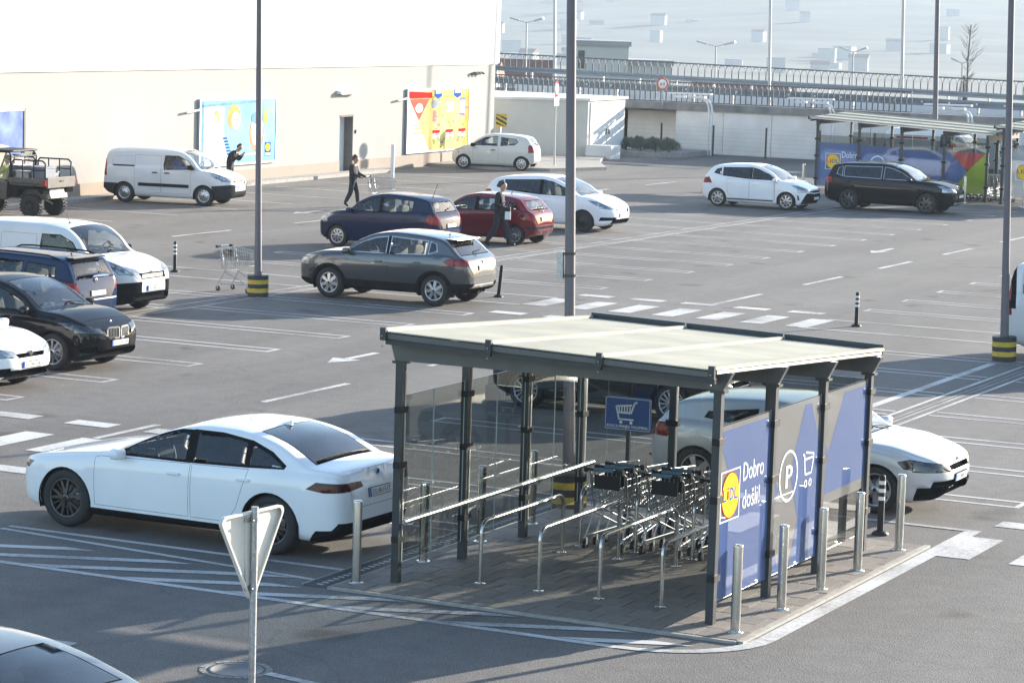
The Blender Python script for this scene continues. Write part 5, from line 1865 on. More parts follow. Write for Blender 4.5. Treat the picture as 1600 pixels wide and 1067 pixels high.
            for s in (-1, 1):
                b = MB(); n = 10; vs = []
                for x in np.linspace(xs0, xs1, n):
                    for z in (z0, z1):
                        y = B.ysurf(x, z) + th
                        vs.append(loc(x, s * y, z))
                for x in np.linspace(xs0, xs1, n):
                    for z in (z0, z1):
                        vs.append(loc(x, s * (B.ysurf(x, z) - .01), z))
                N = 2 * n
                fs = [(2 * i, 2 * i + 1, 2 * i + 3, 2 * i + 2) for i in range(n - 1)] + [(2 * i + 1, N + 2 * i + 1, N + 2 * i + 3, 2 * i + 3) for i in range(n - 1)] + [(2 * i, 2 * i + 2, N + 2 * i + 2, N + 2 * i) for i in range(n - 1)] + [(0, N, N + 1, 1), (N - 2, N - 1, 2 * N - 1, 2 * N - 2)]
                if s < 0: fs = [f[::-1] for f in fs]
                b.add(vs, fs, m_, False); b.build('side_strip', root)
        elif k == 'arch':           # cladding round the wheel openings
            _, m_, wd = it
            for x in (xa, xb):
                for s in (-1, 1):
                    b = MB(); n = 22; vs = []
                    for t in np.linspace(-.25, PI + .25, n):
                        for rad, th in ((ra - .005, .004), (ra + wd, .012), (ra + wd, -.02)):
                            px, pz = x + rad * math.cos(t), Rw * .98 + rad * math.sin(t)
                            vs.append(loc(px, s * (B.ysurf(px, max(pz, B.bot(px) + .02)) + th), pz))
                    fs = []
                    for i in range(n - 1):
                        fs += [(3 * i, 3 * i + 1, 3 * i + 4, 3 * i + 3), (3 * i + 1, 3 * i + 2, 3 * i + 5, 3 * i + 4)]
                    if s > 0: fs = [f[::-1] for f in fs]
                    b.add(vs, fs, m_, True); b.build('arch_trim', root)
        elif k == 'slats':          # grille bars
            _, x, z0, z1, w2, n, m_, axis = it
            b = MB()
            for i in range(n):
                f = (i + .5) / n
                if axis == 'h':
                    z = z0 + (z1 - z0) * f; b.bar(loc(x, -w2, z), loc(x, w2, z), .02, .012, m_)
                else:
                    y = -w2 + 2 * w2 * f; b.bar(loc(x, y, z0), loc(x, y, z1), .014, .012, m_, up=(1, 0, 0))
            b.build('grille_bars', root)
        elif k == 'kidney':
            _, x, z0, z1, ya, yb = it
            for s in (-1, 1):
                b = MB()
                q = [(ya, z0 + .02), (ya + .02, z0), (yb - .05, z0 + .01), (yb, z0 + .07), (yb - .01, z1 - .03), (yb - .04, z1), (ya + .02, z1), (ya, z1 - .02)]
                pts = [Vector(loc(x - .02 + .22 * max(0, y - .1), s * y, z)) for y, z in q]
                for p_, r_ in zip(pts, pts[1:] + pts[:1]): b.bar(p_, r_, .03, .018, M['chrome'], up=(1, 0, 0))
                b.add([p_ + Vector((-.004, 0, 0)) for p_ in pts], [tuple(range(8)) if s > 0 else tuple(range(8))[::-1]], K_TRIM)
                for i in range(7):
                    y = ya + .02 + (yb - ya - .04) * (i + .5) / 7
                    b.bar(loc(x - .012 + .22 * max(0, y - .1), s * y, z0 + .02), loc(x - .012 + .22 * max(0, y - .1), s * y, z1 - .02), .008, .012, M['chrome'], up=(1, 0, 0))
                b.build('kidney_grille', root)
        elif k == 'lamp_eye':       # reflector bowls behind the headlamp glass
            _, x, y, z, r_ = it
            for s in (-1, 1):
                b = MB(); b.ball(loc(x, s * y, z), r_, r_, r_, M['chrome'], 12, 8); b.build('lamp_reflector', root)
        elif k == 'wiper':
            _, x, z, y0, y1, up_ = it
            b = MB(); b.tube([loc(x, y0, z), loc(x + (.02 if up_ < 0 else .1), (y0 + y1) / 2, z + .05 * up_), loc(x + .03, y1, z + .09 * up_)], .011, M['black'], 5); b.build('wiper', root)
        elif k == 'exhaust':
            _, x, z, ys_ = it
            for y in ys_:
                b = MB(); b.lathe([(.03, -.08), (.034, 0), (.028, 0), (.026, -.06)], M['steel'], 12, axis='x'); o = b.build('exhaust_tip', root); o.location = loc(x, y, z)
                if x > L / 2: o.rotation_euler = (0, 0, PI)
        elif k == 'spoiler':
            _, x0_, x1_, z, w2, m_ = it
            b = MB(); b.add([loc(x0_, -w2, z), loc(x0_, w2, z), loc(x1_, w2 * .94, z - .015), loc(x1_, -w2 * .94, z - .015), loc(x0_, -w2, z - .03), loc(x0_, w2, z - .03), loc(x1_, w2 * .94, z - .04), loc(x1_, -w2 * .94, z - .04)], [(0, 1, 2, 3), (7, 6, 5, 4), (0, 4, 5, 1), (2, 6, 7, 3), (1, 5, 6, 2), (3, 7, 4, 0)], m_)
            bevel(b.build('spoiler', root), .008)
    return root
# ---------------------------------------------------------------- the individual vehicles
SIDED = {'front_door', 'rear_door', 'door', 'sliding_door', 'front_window', 'rear_window', 'quarter_window', 'headlight', 'tail_light', 'fog_lamp', 'fuel_flap', 'side_sill', 'red_stripe', 'load_panel', 'rear_bumper', 'pillar_trim', 'window_surround'}
def botp(L, g, nose=.2, tail=.22): return [(0, g + nose), (.12, g + nose * .4), (.5, g), (L - .5, g + .02), (L - .14, g + tail * .45), (L, g + tail)]
def planp(L, a=.62, b=.66, r=1.0): return [(0, a - .26), (.015, a - .12), (.05, a + .02), (.11, a + .14), (.22, .855), (.42 * r, .93), (.85 * r, .983), (1.4, 1), (L - 1.2, 1), (L - .5, .968), (L - .2, .91), (L - .09, .845), (L - .03, .75), (L, b - .12)]
def ws(xc, xr, yb, yt, g=G_CLEAR, seam=.022): return ('windscreen', g, 'z', [[(xc, -yb), (xc, yb), (xr, yt), (xr, -yt)]], 'top', seam, K_TRIM)
def rw(yb, yt, z0, z1, g=G_DARK, seam=.025): return ('rear_window_glass', g, 'x', [[(-yb, z0), (yb, z0), (yt, z1), (-yt, z1)]], 'rear', seam, K_TRIM)
def sw(nm, poly, g=G_CLEAR, seam=.018, sm=K_TRIM): return (nm, g, 'y', [poly], 'side', seam, sm)
def door(nm, poly, p): return (nm, p, 'y', [poly], 'side', .005)
def lampy(nm, m_, py, px=None, kind='front', seam=0.0):
    out = [(nm, m_, 'y', [py], 'sideall', seam)]
    if px: out.append((nm, m_, 'x', [px, [(-a, b) for a, b in px]], kind, seam))
    return out

def spec(**k): 
    k.setdefault('sided', SIDED); return k
# white saloon
L = 5.06
p = P_WHITE
saloon = spec(name='white_saloon', L=L, W=1.9, fo=.87, wb=2.995, R=.365, rr=.245, tw=.225, rim=('v5', RIM_D), paint=p, tumble=.40, rc=.10, crown=.035, arch=1.1,
    top=[(0, .56), (.03, .68), (.10, .77), (.25, .84), (.6, .915), (1.0, .975), (1.35, 1.015), (1.58, 1.05), (1.95, 1.22), (2.25, 1.345), (2.55, 1.425), (2.9, 1.465), (3.2, 1.463), (3.55, 1.425), (3.9, 1.34), (4.25, 1.205), (4.5, 1.105), (4.72, 1.09), (4.93, 1.075), (4.98, 1.06), (5.02, .93), (5.06, .74)],
    belt=[(0, .54), (.1, .72), (.35, .815), (.9, .90), (1.5, .965), (2.2, .985), (3.0, 1.0), (3.9, 1.02), (4.5, 1.025), (4.9, 1.0), (5.03, .8), (5.06, .7)],
    bot=botp(L, .19, .17, .22), plan=planp(L, .6, .7), cab=(1.6, 4.2), seats=[(2.55, 2), (3.45, 2)],
    zones=[('bonnet', p, 'z', [[(.32, -.70), (.32, .70), (1.56, .78), (1.56, -.78)]], 'top', .005),
           door('front_door', [(1.33, .34), (1.33, .93), (1.40, .955), (2.73, .99), (2.71, .34)], p),
           door('rear_door', [(2.74, .34), (2.75, .99), (3.78, 1.01), (3.62, .80), (3.40, .52), (3.34, .34)], p),
           ('side_sill', K_TRIM, 'y', [[(1.24, .1), (3.45, .1), (3.45, .30), (1.24, .30)]], 'sideall'),
           ('window_surround', K_TRIM, 'y', [[(1.55, .985), (2.7, .995), (2.7, 1.38), (2.4, 1.365), (2.15, 1.285), (1.9, 1.175)], [(2.68, .995), (3.55, 1.02), (3.55, 1.33), (3.1, 1.385), (2.68, 1.385)], [(3.53, 1.02), (4.06, 1.045), (4.09, 1.09), (3.84, 1.23), (3.53, 1.335)]], 'side'),
           sw('front_window', [(1.62, .995), (2.66, 1.005), (2.64, 1.355), (2.42, 1.335), (2.2, 1.28), (1.95, 1.18)], G_CLEAR, .02),
           sw('rear_window', [(2.75, 1.005), (3.50, 1.03), (3.48, 1.315), (3.1, 1.365), (2.73, 1.365)], G_DARK, .02),
           sw('quarter_window', [(3.54, 1.03), (4.02, 1.05), (4.05, 1.09), (3.82, 1.21), (3.53, 1.305)], G_DARK, .02),
           ws(1.60, 2.5, .72, .58), ('rear_window_glass', G_DARK, 'z', [[(3.5, -.56), (3.5, .56), (4.45, .66), (4.45, -.66)]], 'top', .02, K_TRIM),
           ('boot_lid', p, 'x', [[(-.62, .62), (.62, .62), (.66, 1.06), (-.66, 1.06)]], 'rear', .005),
           *lampy('headlight', L_HEADK, [(.02, .66), (.26, .69), (.36, .78), (.16, .775)], [(.38, .66), (.75, .66), (.8, .77), (.4, .73)], 'front'),
           ('tail_light', L_TAILK, 'y', [[(4.46, .85), (4.62, .94), (5.05, .93), (5.06, .83), (4.75, .82)]], 'sideall'),
           ('tail_light', L_TAILK, 'x', [[(.36, .86), (.95, .82), (.95, .94), (.40, .92)], [(-.36, .86), (-.95, .82), (-.95, .94), (-.40, .92)]], 'rear'),
           ('lower_bumper', K_TRIM, 'x', [[(-.95, .1), (.95, .1), (.8, .46), (-.8, .46)]], 'rear'),
           ('lower_bumper', K_TRIM, 'y', [[(4.25, .1), (5.06, .1), (5.06, .58), (4.82, .56), (4.62, .36), (4.25, .34)]], 'sideall'),
           ('grille', K_TRIM, 'x', [[(-.55, .34), (.55, .34), (.45, .66), (-.45, .66)]], 'front'),
           ('air_intake', K_TRIM, 'y', [[(.02, .36), (.10, .34), (.08, .56), (.03, .56)]], 'sideall')],
    bits=[('handle', 2.5, .85, p), ('handle', 3.5, .875, p), ('mirror', 1.74, .99, p), ('plate', 5.03, .77, 'ZG 8613-JT', .12), ('badge', 4.985, 1.0, .04, M['chrome'], 1), ('fin', 3.5)])
def squeeze(sp, x0, k):
    """shorten the tail: everything behind x0 is scaled by k"""
    q = lambda x: x if x <= x0 else x0 + (x - x0) * k
    sp['L'] = q(sp['L'])
    for n in ('top', 'belt', 'bot', 'plan'): sp[n] = [(q(x), z) for x, z in sp[n]]
    sp['zones'] = [(*zn[:3], [[(q(a), b) for a, b in p_] for p_ in zn[3]] if zn[2] in 'yz' else zn[3], *zn[4:]) for zn in sp['zones']]
    sp['bits'] = [(b[0], q(b[1]), *b[2:]) for b in sp['bits']]
squeeze(saloon, 3.95, .80)
car(saloon, (-18.29, 29.1), R(178.5), 'white saloon with dark alloys and tinted rear glass beside the near shelter')

def hatch(name, p, L, W, H, wb, fo, Rw, rr_, rim, pos, yaw, label, zn=.66, zh=.90, cow=(1.12, 1.0), xr=1.95, xm=2.3, end=(3.45, 1.36), gl=(3.75, 1.02), zt=.92, zb=.93, g=.18, side3=False, bpil=None, fw=None, rwn=None, qw=None, bump=None, bits=(), extra=(), tint=(G_CLEAR, G_CLEAR), tumble=.34, seat=K_SEAT, hl=None, tl=None, htrim=None, headm=L_HEAD, tailm=L_TAIL, steer=0, sealm=K_TRIM, a=.62, b=.68, rcov=.1, bslope=.05, rwt=None, seats=None, cover=None, inset=.05, arch=1.12, plateF='', plateR='', zpF=.42, zpR=.72, cat='car', tw=.205, rgl=None):
    xc, zc = cow
    xe, ze = end
    xg, zg = gl
    top = [(0, zn - .1), (.03, zn), (.13, zn + .09), (.38, zh - .02), ((.38 + xc) / 2, (zh + zc) / 2 + .03), (xc, zc), (xc + (xr - xc) * .5, zc + (H - zc) * .56), (xr, H - .055), (xm, H - .004), ((xm + xe) / 2, H - (H - ze) * .22), (xe - .12, ze + (H - ze) * .25), (xe, ze - .015), (xg, zg), (L - .07, zt), (L - .02, zt - .16), (L, zt - .34)]
    belt = [(0, zn - .12), (.1, zn + .0), (.4, zh - .1), (xc, zb), (xm, zb + bslope * .5), (xe - .3, zb + bslope), (xe, zb + bslope + .01), (xg, min(zg - .05, zb + bslope)), (L - .05, zt - .15), (L, zt - .36)]
    m3 = bpil or xm + .1
    e0 = xe - .14
    tz = lambda x, d=.0: float(pchip(top)(x)) - d
    zone = [('bonnet', p, 'z', [[(.28, -W * .36), (.28, W * .36), (xc - .02, W * .405), (xc - .02, -W * .405)]], 'top', .005)]
    dlow = g + .16
    d0 = max(fo + Rw * arch + .06, xc - .05)
    if side3:
        zone += [door('door', [(d0, dlow), (d0, zb - .05), (m3, zb - .0), (m3 - .02, dlow)], p)]
    else:
        zone += [door('front_door', [(d0, dlow), (d0, zb - .04), (m3, zb + .0), (m3, dlow)], p),
                 door('rear_door', [(m3 + .02, dlow), (m3 + .02, zb + .0), (xe - .25, zb + .02), (fo + wb - Rw * .75, zb - .25), (fo + wb - Rw * arch - .03, dlow + .2), (fo + wb - Rw * arch - .05, dlow)], p)]
    off = .115
    if not side3: zone += [('pillar_trim', K_TRIM, 'y', [[(m3 - .08, zb + .04), (m3 + .05, zb + .04), (m3 + .05, tz(m3, off)), (m3 - .08, tz(m3, off))]], 'side')]
    zone += [sw('front_window', fw or [(xc + .12, zb + .035), (m3 - .05, zb + .04), (m3 - .05, tz(m3, off)), (xr - .02, tz(xr, off)), ((xc + xr) / 2 + .05, tz((xc + xr) / 2, .09))], tint[0], .02, sealm)]
    if rwn != 0:
        zone += [sw('rear_window', rwn or [(m3 + .02, zb + .04), (xe - .42, zb + bslope + .02), (xe - .4, tz(xe - .4, off)), (m3 + .02, tz(m3, off))], tint[1], .02, sealm)]
    if qw != 0:
        zone += [sw('quarter_window', qw or [(xe - .38, zb + bslope + .03), (xe - .14, zb + bslope + .1), (xe - .2, tz(xe - .2, off + .03)), (xe - .36, tz(xe - .36, off))], tint[1], .02, sealm)]
    zone += [ws(xc + .03, xr - .03, W * .385, W * .32), rw(W * .37, W * .31, zg + .0, ze - .06, rgl or tint[1])]
    hz_ = zn
    h_y, h_x = hl or ([(.03, hz_ - .06), (.30, hz_ + .0), (.62, hz_ + .17), (.40, hz_ + .17), (.06, hz_ + .05)], [(W * .2, hz_ - .04), (W * .46, hz_ - .06), (W * .47, hz_ + .12), (W * .24, hz_ + .05)])
    zone += lampy('headlight', headm, h_y, h_x, 'front', .006)
    t_y, t_x = tl or ([(L - .5, zt - .02), (L + .01, zt - .22), (L + .01, zt + .1), (L - .35, zt + .12)], [(W * .29, zt - .2), (W * .5, zt - .2), (W * .48, zt + .1), (W * .33, zt + .08)])
    zone += lampy('tail_light', tailm, t_y, t_x, 'rear', .006)
    zone += [('lower_grille', K_TRIM, 'x', [[(-W * .36, g + .06), (W * .36, g + .06), (W * .33, g + .22), (-W * .33, g + .22)]], 'front'), ('upper_grille', K_TRIM, 'x', [[(-W * .2, hz_ - .07), (W * .2, hz_ - .07), (W * .22, hz_ + .0), (-W * .22, hz_ + .0)]], 'front')]
    zone += [('tailgate', p, 'x', [[(-W * .33, zpR - .2), (W * .33, zpR - .2), (W * .36, zg - .05), (-W * .36, zg - .05)]], 'rear', .005)]
    zone += list(extra)
    bb = [('handle', m3 - .22, zb - .13, htrim or p), ('mirror', xc + .22, zb + .03, htrim or p), ('plate', .0 + .012, zpF, plateF, -.08), ('plate', L - .012, zpR, plateR, .1), ('wiper', xc + .03, zc + .02, -.55, .1, 1), ('wiper', xg - .06, zg + .05, -.05, .28, 1)]
    if not side3: bb.insert(1, ('handle', xe - .62 if xe - .62 > m3 + .4 else m3 + .7, zb - .1, htrim or p))
    sp = spec(name=name, L=L, W=W, fo=fo, wb=wb, R=Rw, rr=rr_, rim=rim, paint=p, tumble=tumble, rc=rcov, crown=.03, top=top, belt=belt, bot=botp(L, g), plan=planp(L, a, b), cab=(xc, xe), seats=seats or [(m3 - .05, 2), (m3 + .75, 3)], zones=zone, bits=bb + list(bits), seat=seat, steer=steer, inset=inset, arch=arch, tw=tw)
    return car(sp, pos, yaw, label, cat)

# grey crossover
hatch('grey_crossover', P_GREY, 4.377, 1.806, 1.59, 2.646, .93, .35, .225, ('s7', RIM_S), (-29.53, 54.85), R(180), 'gunmetal grey crossover with chrome window line and silver seven-spoke wheels',
    zn=.78, zh=1.0, cow=(1.22, 1.10), xr=2.05, xm=2.5, end=(3.78, 1.465), gl=(4.16, 1.13), zt=1.03, zb=1.04, g=.25, bslope=.06, bpil=2.42, sealm=M['chrome'], seat=K_SEATL, tw=.225, rgl=G_DARK, zpR=.86, plateR='', headm=L_HEAD,
    tl=([(3.80, .99), (3.95, .90), (4.39, .93), (4.38, 1.05), (3.95, 1.08)], [(.5, .92), (.95, .9), (.95, 1.05), (.55, 1.04)]),
    bits=(('arch', K_TRIM, .055), ('antenna', 3.5, 0, .12), ('spoiler', 3.7, 3.98, 1.475, .58, P_GREY), ('badge', 4.34, .98, .05, M['chrome']), ('lamp_eye', .2, .68, .82, .05)),
    extra=(('side_sill', K_TRIM, 'y', [[(1.2, .1), (3.3, .1), (3.3, .47), (1.2, .47)]], 'sideall'), ('lower_bumper', K_TRIM, 'y', [[(3.9, .1), (4.39, .1), (4.39, .53), (3.9, .53)], [(0, .1), (.62, .1), (.62, .42), (0, .42)]], 'sideall'), ('bumper_insert', L_CLR, 'x', [[(-.5, .42), (.5, .42), (.5, .5), (-.5, .5)]], 'rear'),
           ('lower_bumper', K_TRIM, 'x', [[(-.9, .1), (.9, .1), (.9, .42), (-.9, .42)]], 'rear')))
# navy hatchback
hatch('navy_hatchback', P_NAVY, 3.785, 1.695, 1.53, 2.46, .72, .30, .20, ('cover', RIM_S), (-36.03, 66.4), R(180), 'navy blue five-door hatchback parked behind the grey crossover',
    zn=.72, zh=.92, cow=(.95, 1.02), xr=1.75, xm=2.1, end=(3.42, 1.40), gl=(3.62, 1.06), zt=.95, zb=.97, bslope=.07, bpil=2.05, seat=K_SEATL, qw=0, tint=(G_CLEAR, G_CLEAR), rgl=G_CLEAR,
    tl=([(3.38, .78), (3.79, .74), (3.79, .98), (3.5, 1.04)], [(.5, .76), (.9, .74), (.88, 1.0), (.56, 1.02)]), bits=(('antenna', 3.2, 0, .4),))
# dark red hatchback
hatch('red_hatchback', P_RED, 3.773, 1.64, 1.417, 2.472, .72, .285, .19, ('m10', RIM_S), (-35.08, 70.3), R(180), 'dark red hatchback between the navy hatchback and the white people carrier',
    zn=.66, zh=.84, cow=(.98, .93), xr=1.65, xm=2.0, end=(3.28, 1.30), gl=(3.58, .98), zt=.90, zb=.89, bslope=.06, bpil=2.0, tint=(G_CLEAR, G_CLEAR), qw=[(2.95, .97), (3.25, 1.0), (3.2, 1.12), (2.97, 1.22)],
    tl=([(3.5, .70), (3.78, .68), (3.78, .92), (3.56, .92)], [(.55, .68), (.85, .68), (.82, .92), (.6, .92)]), zpR=.74, plateR='', bits=(('antenna', 2.7, 0, .12), ('strip', 1.2, 2.85, .5, .57, P_RED, .02), ('badge', 3.75, .93, .035, M['chrome'])),
    extra=(('bumper_band', K_GREY, 'x', [[(-.85, .46), (.85, .46), (.85, .54), (-.85, .54)]], 'rear'),))
# white people carrier
hatch('white_people_carrier', P_WHITE, 4.379, 1.828, 1.61, 2.648, .92, .325, .215, ('steel', RIM_K), (-35.75, 76.2), 0.0, 'white people carrier with black steel wheels behind the red hatchback',
    zn=.70, zh=.95, cow=(1.02, 1.08), xr=2.0, xm=2.45, end=(3.98, 1.45), gl=(4.22, 1.10), zt=1.0, zb=1.0, bslope=.1, bpil=2.35, tint=(G_CLEAR, G_DARK), g=.19,
    hl=([(.12, .70), (.50, .80), (.78, .95), (.5, .93), (.15, .80)], [(.46, .70), (.9, .72), (.9, .88), (.5, .78)]), zpF=.52, plateF='',
    extra=(('air_intake', K_TRIM, 'y', [[(.02, .38), (.42, .36), (.36, .47), (.02, .47)]], 'sideall'), ('main_grille', K_TRIM, 'x', [[(-.42, .60), (.42, .60), (.46, .72), (-.46, .72)]], 'front')), bits=(('slats', .05, .61, .71, .38, 5, M['galv'], 'h'), ('lamp_eye', .36, .68, .80, .05)))
# small white three-door
hatch('small_white_car', P_WHITE2, 3.54, 1.641, 1.489, 2.42, .585, .29, .20, ('cover', RIM_S), (-50.7, 102.3), R(-167), 'small warm-white three-door city car parked in front of the yellow poster',
    zn=.70, zh=.90, cow=(.78, 1.0), xr=1.5, xm=1.9, end=(3.2, 1.36), gl=(3.42, 1.02), zt=.93, zb=.94, bslope=.06, side3=True, bpil=2.05, qw=0, rwn=[(2.12, .98), (2.72, 1.04), (2.85, 1.16), (2.75, 1.28), (2.12, 1.335)], tint=(G_CLEAR, G_CLEAR),
    tl=([(3.28, .78), (3.55, .74), (3.55, 1.04), (3.33, 1.06)], [(.52, .76), (.85, .74), (.82, 1.04), (.6, 1.04)]), zpR=.55, htrim=K_TRIM, seat=K_SEATL, g=.19)
# white hatchback by the far shelter
hatch('white_hatchback', P_WHITE, 3.945, 1.695, 1.51, 2.51, .79, .305, .215, ('y2', RIM_S), (-34.5, 90.1), 0.0, 'white five-door hatchback with two-tone wheels behind the black off-roader',
    zn=.68, zh=.90, cow=(.95, 1.0), xr=1.85, xm=2.2, end=(3.55, 1.39), gl=(3.78, 1.06), zt=.93, zb=.95, bslope=.09, bpil=2.12, tint=(G_DARK, G_DARK), g=.17, qw=[(3.16, 1.08), (3.48, 1.14), (3.38, 1.28), (3.2, 1.33)],
    tl=([(3.5, .80), (3.95, .78), (3.95, .95), (3.62, 1.0)], [(.5, .8), (.9, .78), (.9, .95), (.55, .96)]),
    extra=(('grille_wing', K_TRIM, 'y', [[(0, .24), (.30, .22), (.10, .60), (0, .60)]], 'sideall'), ('fog_lamp', K_TRIM, 'y', [[(.32, .36), (.38, .36), (.40, .52), (.35, .52)]], 'sideall'), ('main_grille', K_TRIM, 'x', [[(-.72, .24), (.72, .24), (.4, .58), (-.4, .58)]], 'front')), bits=(('strip', 1.25, 2.95, .27, .31, K_GREY, .012),))
# black off-roader
hatch('black_offroader', P_BLACK, 4.697, 1.882, 1.66, 2.791, .94, .365, .24, ('s7', RIM_D), (-30.4, 92.4), 0.0, 'black seven-seat off-roader with chrome window line in front of the far shelter',
    zn=.82, zh=1.05, cow=(1.28, 1.14), xr=2.2, xm=2.7, end=(4.35, 1.55), gl=(4.54, 1.15), zt=1.02, zb=1.07, g=.24, bslope=.04, bpil=2.55, sealm=M['chrome'], tint=(G_DARK, G_DARK), zpF=.62, plateF='',
    tl=([(4.28, .88), (4.70, .92), (4.70, 1.10), (4.42, 1.10)], [(.5, .92), (.95, .9), (.95, 1.1), (.6, 1.1)]),
    extra=(('main_grille', K_TRIM, 'x', [[(-.40, .72), (.40, .72), (.42, .86), (-.42, .86)]], 'front'), ('bumper_insert', L_CLR, 'x', [[(-.55, .34), (.55, .34), (.55, .42), (-.55, .42)]], 'front')),
    bits=(('rails', 2.0, 4.1, M['galv']), ('arch', K_TRIM, .05), ('slats', .035, .73, .86, .36, 9, M['chrome'], 'v'), ('lamp_eye', .3, .66, .86, .05), ('badge', .1, .92, .045, M['chrome'])))

def van(name, L, W, H, wb, fo, Rw, rim, pos, yaw, label, cow, xr, dark_bumper, zn=.78, zh=1.02, zb=1.12, extra=(), bits=(), p=P_VAN, rearw=False, seatx=None, hl=None, fwin=None, steer=0, zpF=.5, plateF='', lowz=.45):
    xc, zc = cow
    top = [(0, zn - .14), (.03, zn - .02), (.12, zn + .08), (.35, zh), ((.35 + xc) / 2, (zh + zc) / 2 + .03), (xc, zc), (xc + (xr - xc) * .5, zc + (H - zc) * .58), (xr, H - .07), (xr + .6, H - .005), (L - 1.2, H), (L - .5, H - .03), (L - .2, H - .08), (L - .09, H - .22), (L - .045, H - .5), (L - .02, H - .9), (L, H - 1.2)]
    belt = [(0, zn - .16), (.1, zn), (.4, zh - .12), (xc, zb), (xr + .6, zb + .05), (L - .3, zb + .05), (L - .05, zb + .0), (L, .55)]
    plan_ = [(0, .42), (.015, .55), (.05, .68), (.12, .81), (.22, .885), (.4, .95), (.8, .99), (1.3, 1), (L - .5, 1), (L - .15, .985), (L - .05, .96), (L, .92)]
    g = .21
    tz = lambda x, d=0: float(pchip(top)(x)) - d
    d0 = fo + Rw * 1.1 + .08; m3 = xr + .62
    zone = [('bonnet', p, 'z', [[(.25, -W * .36), (.25, W * .36), (xc - .02, W * .40), (xc - .02, -W * .40)]], 'top', .005),
        door('front_door', [(d0, .36), (d0, zb - .05), (m3, zb), (m3, .36)], p),
        ('sliding_door', p, 'y', [[(m3 + .02, .36), (m3 + .02, H - .26), (m3 + .92, H - .26), (m3 + .92, .36)]], 'side', .005),
        ('load_panel', p, 'y', [[(m3 + 1.0, zb + .05), (m3 + 1.0, H - .3), (L - .35, H - .34), (L - .3, zb + .05)]], 'side', .004),
        ws(xc + .03, xr - .03, W * .40, W * .345),
        sw('front_window', fwin or [(xc + .22, zb + .02), (m3 - .1, zb - .02), (m3 - .06, zb + .1), (m3 - .1, tz(m3, .24)), (xr + .05, tz(xr, .17)), ((xc + xr) / 2 + .08, tz((xc + xr) / 2, .11))], G_CLEAR, .022, K_TRIM),
        ('rear_door', p, 'x', [[(-W * .42, .5), (-.003, .5), (-.003, H - .12), (-W * .38, H - .12)], [(W * .42, .5), (.003, .5), (.003, H - .12), (W * .38, H - .12)]], 'rear', .004)]
    h_y, h_x = hl or ([(.08, zn - .02), (.55, zn + .1), (.74, zn + .28), (.5, zn + .26), (.12, zn + .12)], [(W * .2, zn - .02), (W * .46, zn), (W * .46, zn + .2), (W * .26, zn + .1)])
    zone += lampy('headlight', L_HEAD, h_y, h_x, 'front', .008)
    zone += lampy('tail_light', L_TAIL, [(L - .14, .85), (L + .02, .85), (L + .02, 1.4), (L - .1, 1.4)], [(W * .43, .85), (W * .5, .85), (W * .5, 1.4), (W * .43, 1.4)], 'rear')
    bz = lowz + .2
    zone += [('front_bumper', dark_bumper, 'y', [[(0, .1), (fo - Rw * 1.12, .1), (fo - Rw * 1.12 + .1, bz), (0, bz + .06)]], 'sideall'), ('front_bumper', dark_bumper, 'x', [[(-W / 2, .1), (W / 2, .1), (W / 2, lowz + .04), (-W / 2, lowz + .04)]], 'front'),
        ('rear_bumper', dark_bumper, 'y', [[(L - .55, .1), (L + .01, .1), (L + .01, .62), (L - .5, .62)]], 'sideall'),
        ('main_grille', K_TRIM, 'x', [[(-W * .24, zn - .1), (W * .24, zn - .1), (W * .25, zn + .02), (-W * .25, zn + .02)]], 'front')]
    zone += list(extra)
    bb = [('handle', m3 - .2, zb - .12, K_TRIM), ('handle', m3 + .22, zb - .12, K_TRIM), ('mirror', xc + .34, zb + .06, K_TRIM), ('plate', .012, zpF, plateF, -.06), ('slats', .045, zn - .09, zn + .0, W * .21, 4, M['galv'], 'h'), ('lamp_eye', .34, W * .38, zn + .09, .06), ('wiper', xc + .03, zc + .02, -.6, .1, 1)]
    sp = spec(name=name, L=L, W=W, fo=fo, wb=wb, R=Rw, rr=.205, rim=rim, paint=p, tumble=.13, rc=.16, crown=.05, top=top, belt=belt, bot=botp(L, g, .16, .2), plan=plan_, cab=(xc, m3 + .1), seats=[(seatx or m3 - .28, 2)], zones=zone, bits=bb + list(bits), steer=steer, arch=1.12)
    return car(sp, pos, yaw, label, 'van')
van('white_delivery_van', 4.38, 1.81, 1.80, 2.728, .92, .325, ('steel', RIM_S), (-49.15, 75.9), R(10), 'white panel van with dark bumpers and side strip next to the supermarket wall', (1.0, 1.13), 1.75, K_GREY,
    bits=(('strip', 1.42, 3.15, .56, .66, K_TRIM, .02), ('strip', 3.3, 4.05, 1.17, 1.21, K_TRIM, .012)), zpF=.62, zn=.80)
van('white_panel_van', 4.40, 1.848, 1.84, 2.785, .89, .33, ('steel', RIM_D), (-34.25, 48.65), R(0), 'white panel van with black lower bumper parked behind the blue estate', (1.02, 1.2), 1.72, K_TRIM, zn=.86, zh=1.08, zb=1.16,
    bits=(('antenna', 1.95, .25, .32), ('badge', .03, .88, .05, M['chrome'])), zpF=.56, plateF='ZG 3827-D', extra=(('low_grille', K_TRIM, 'x', [[(-.62, .32), (.62, .32), (.62, .46), (-.62, .46)]], 'front'),))
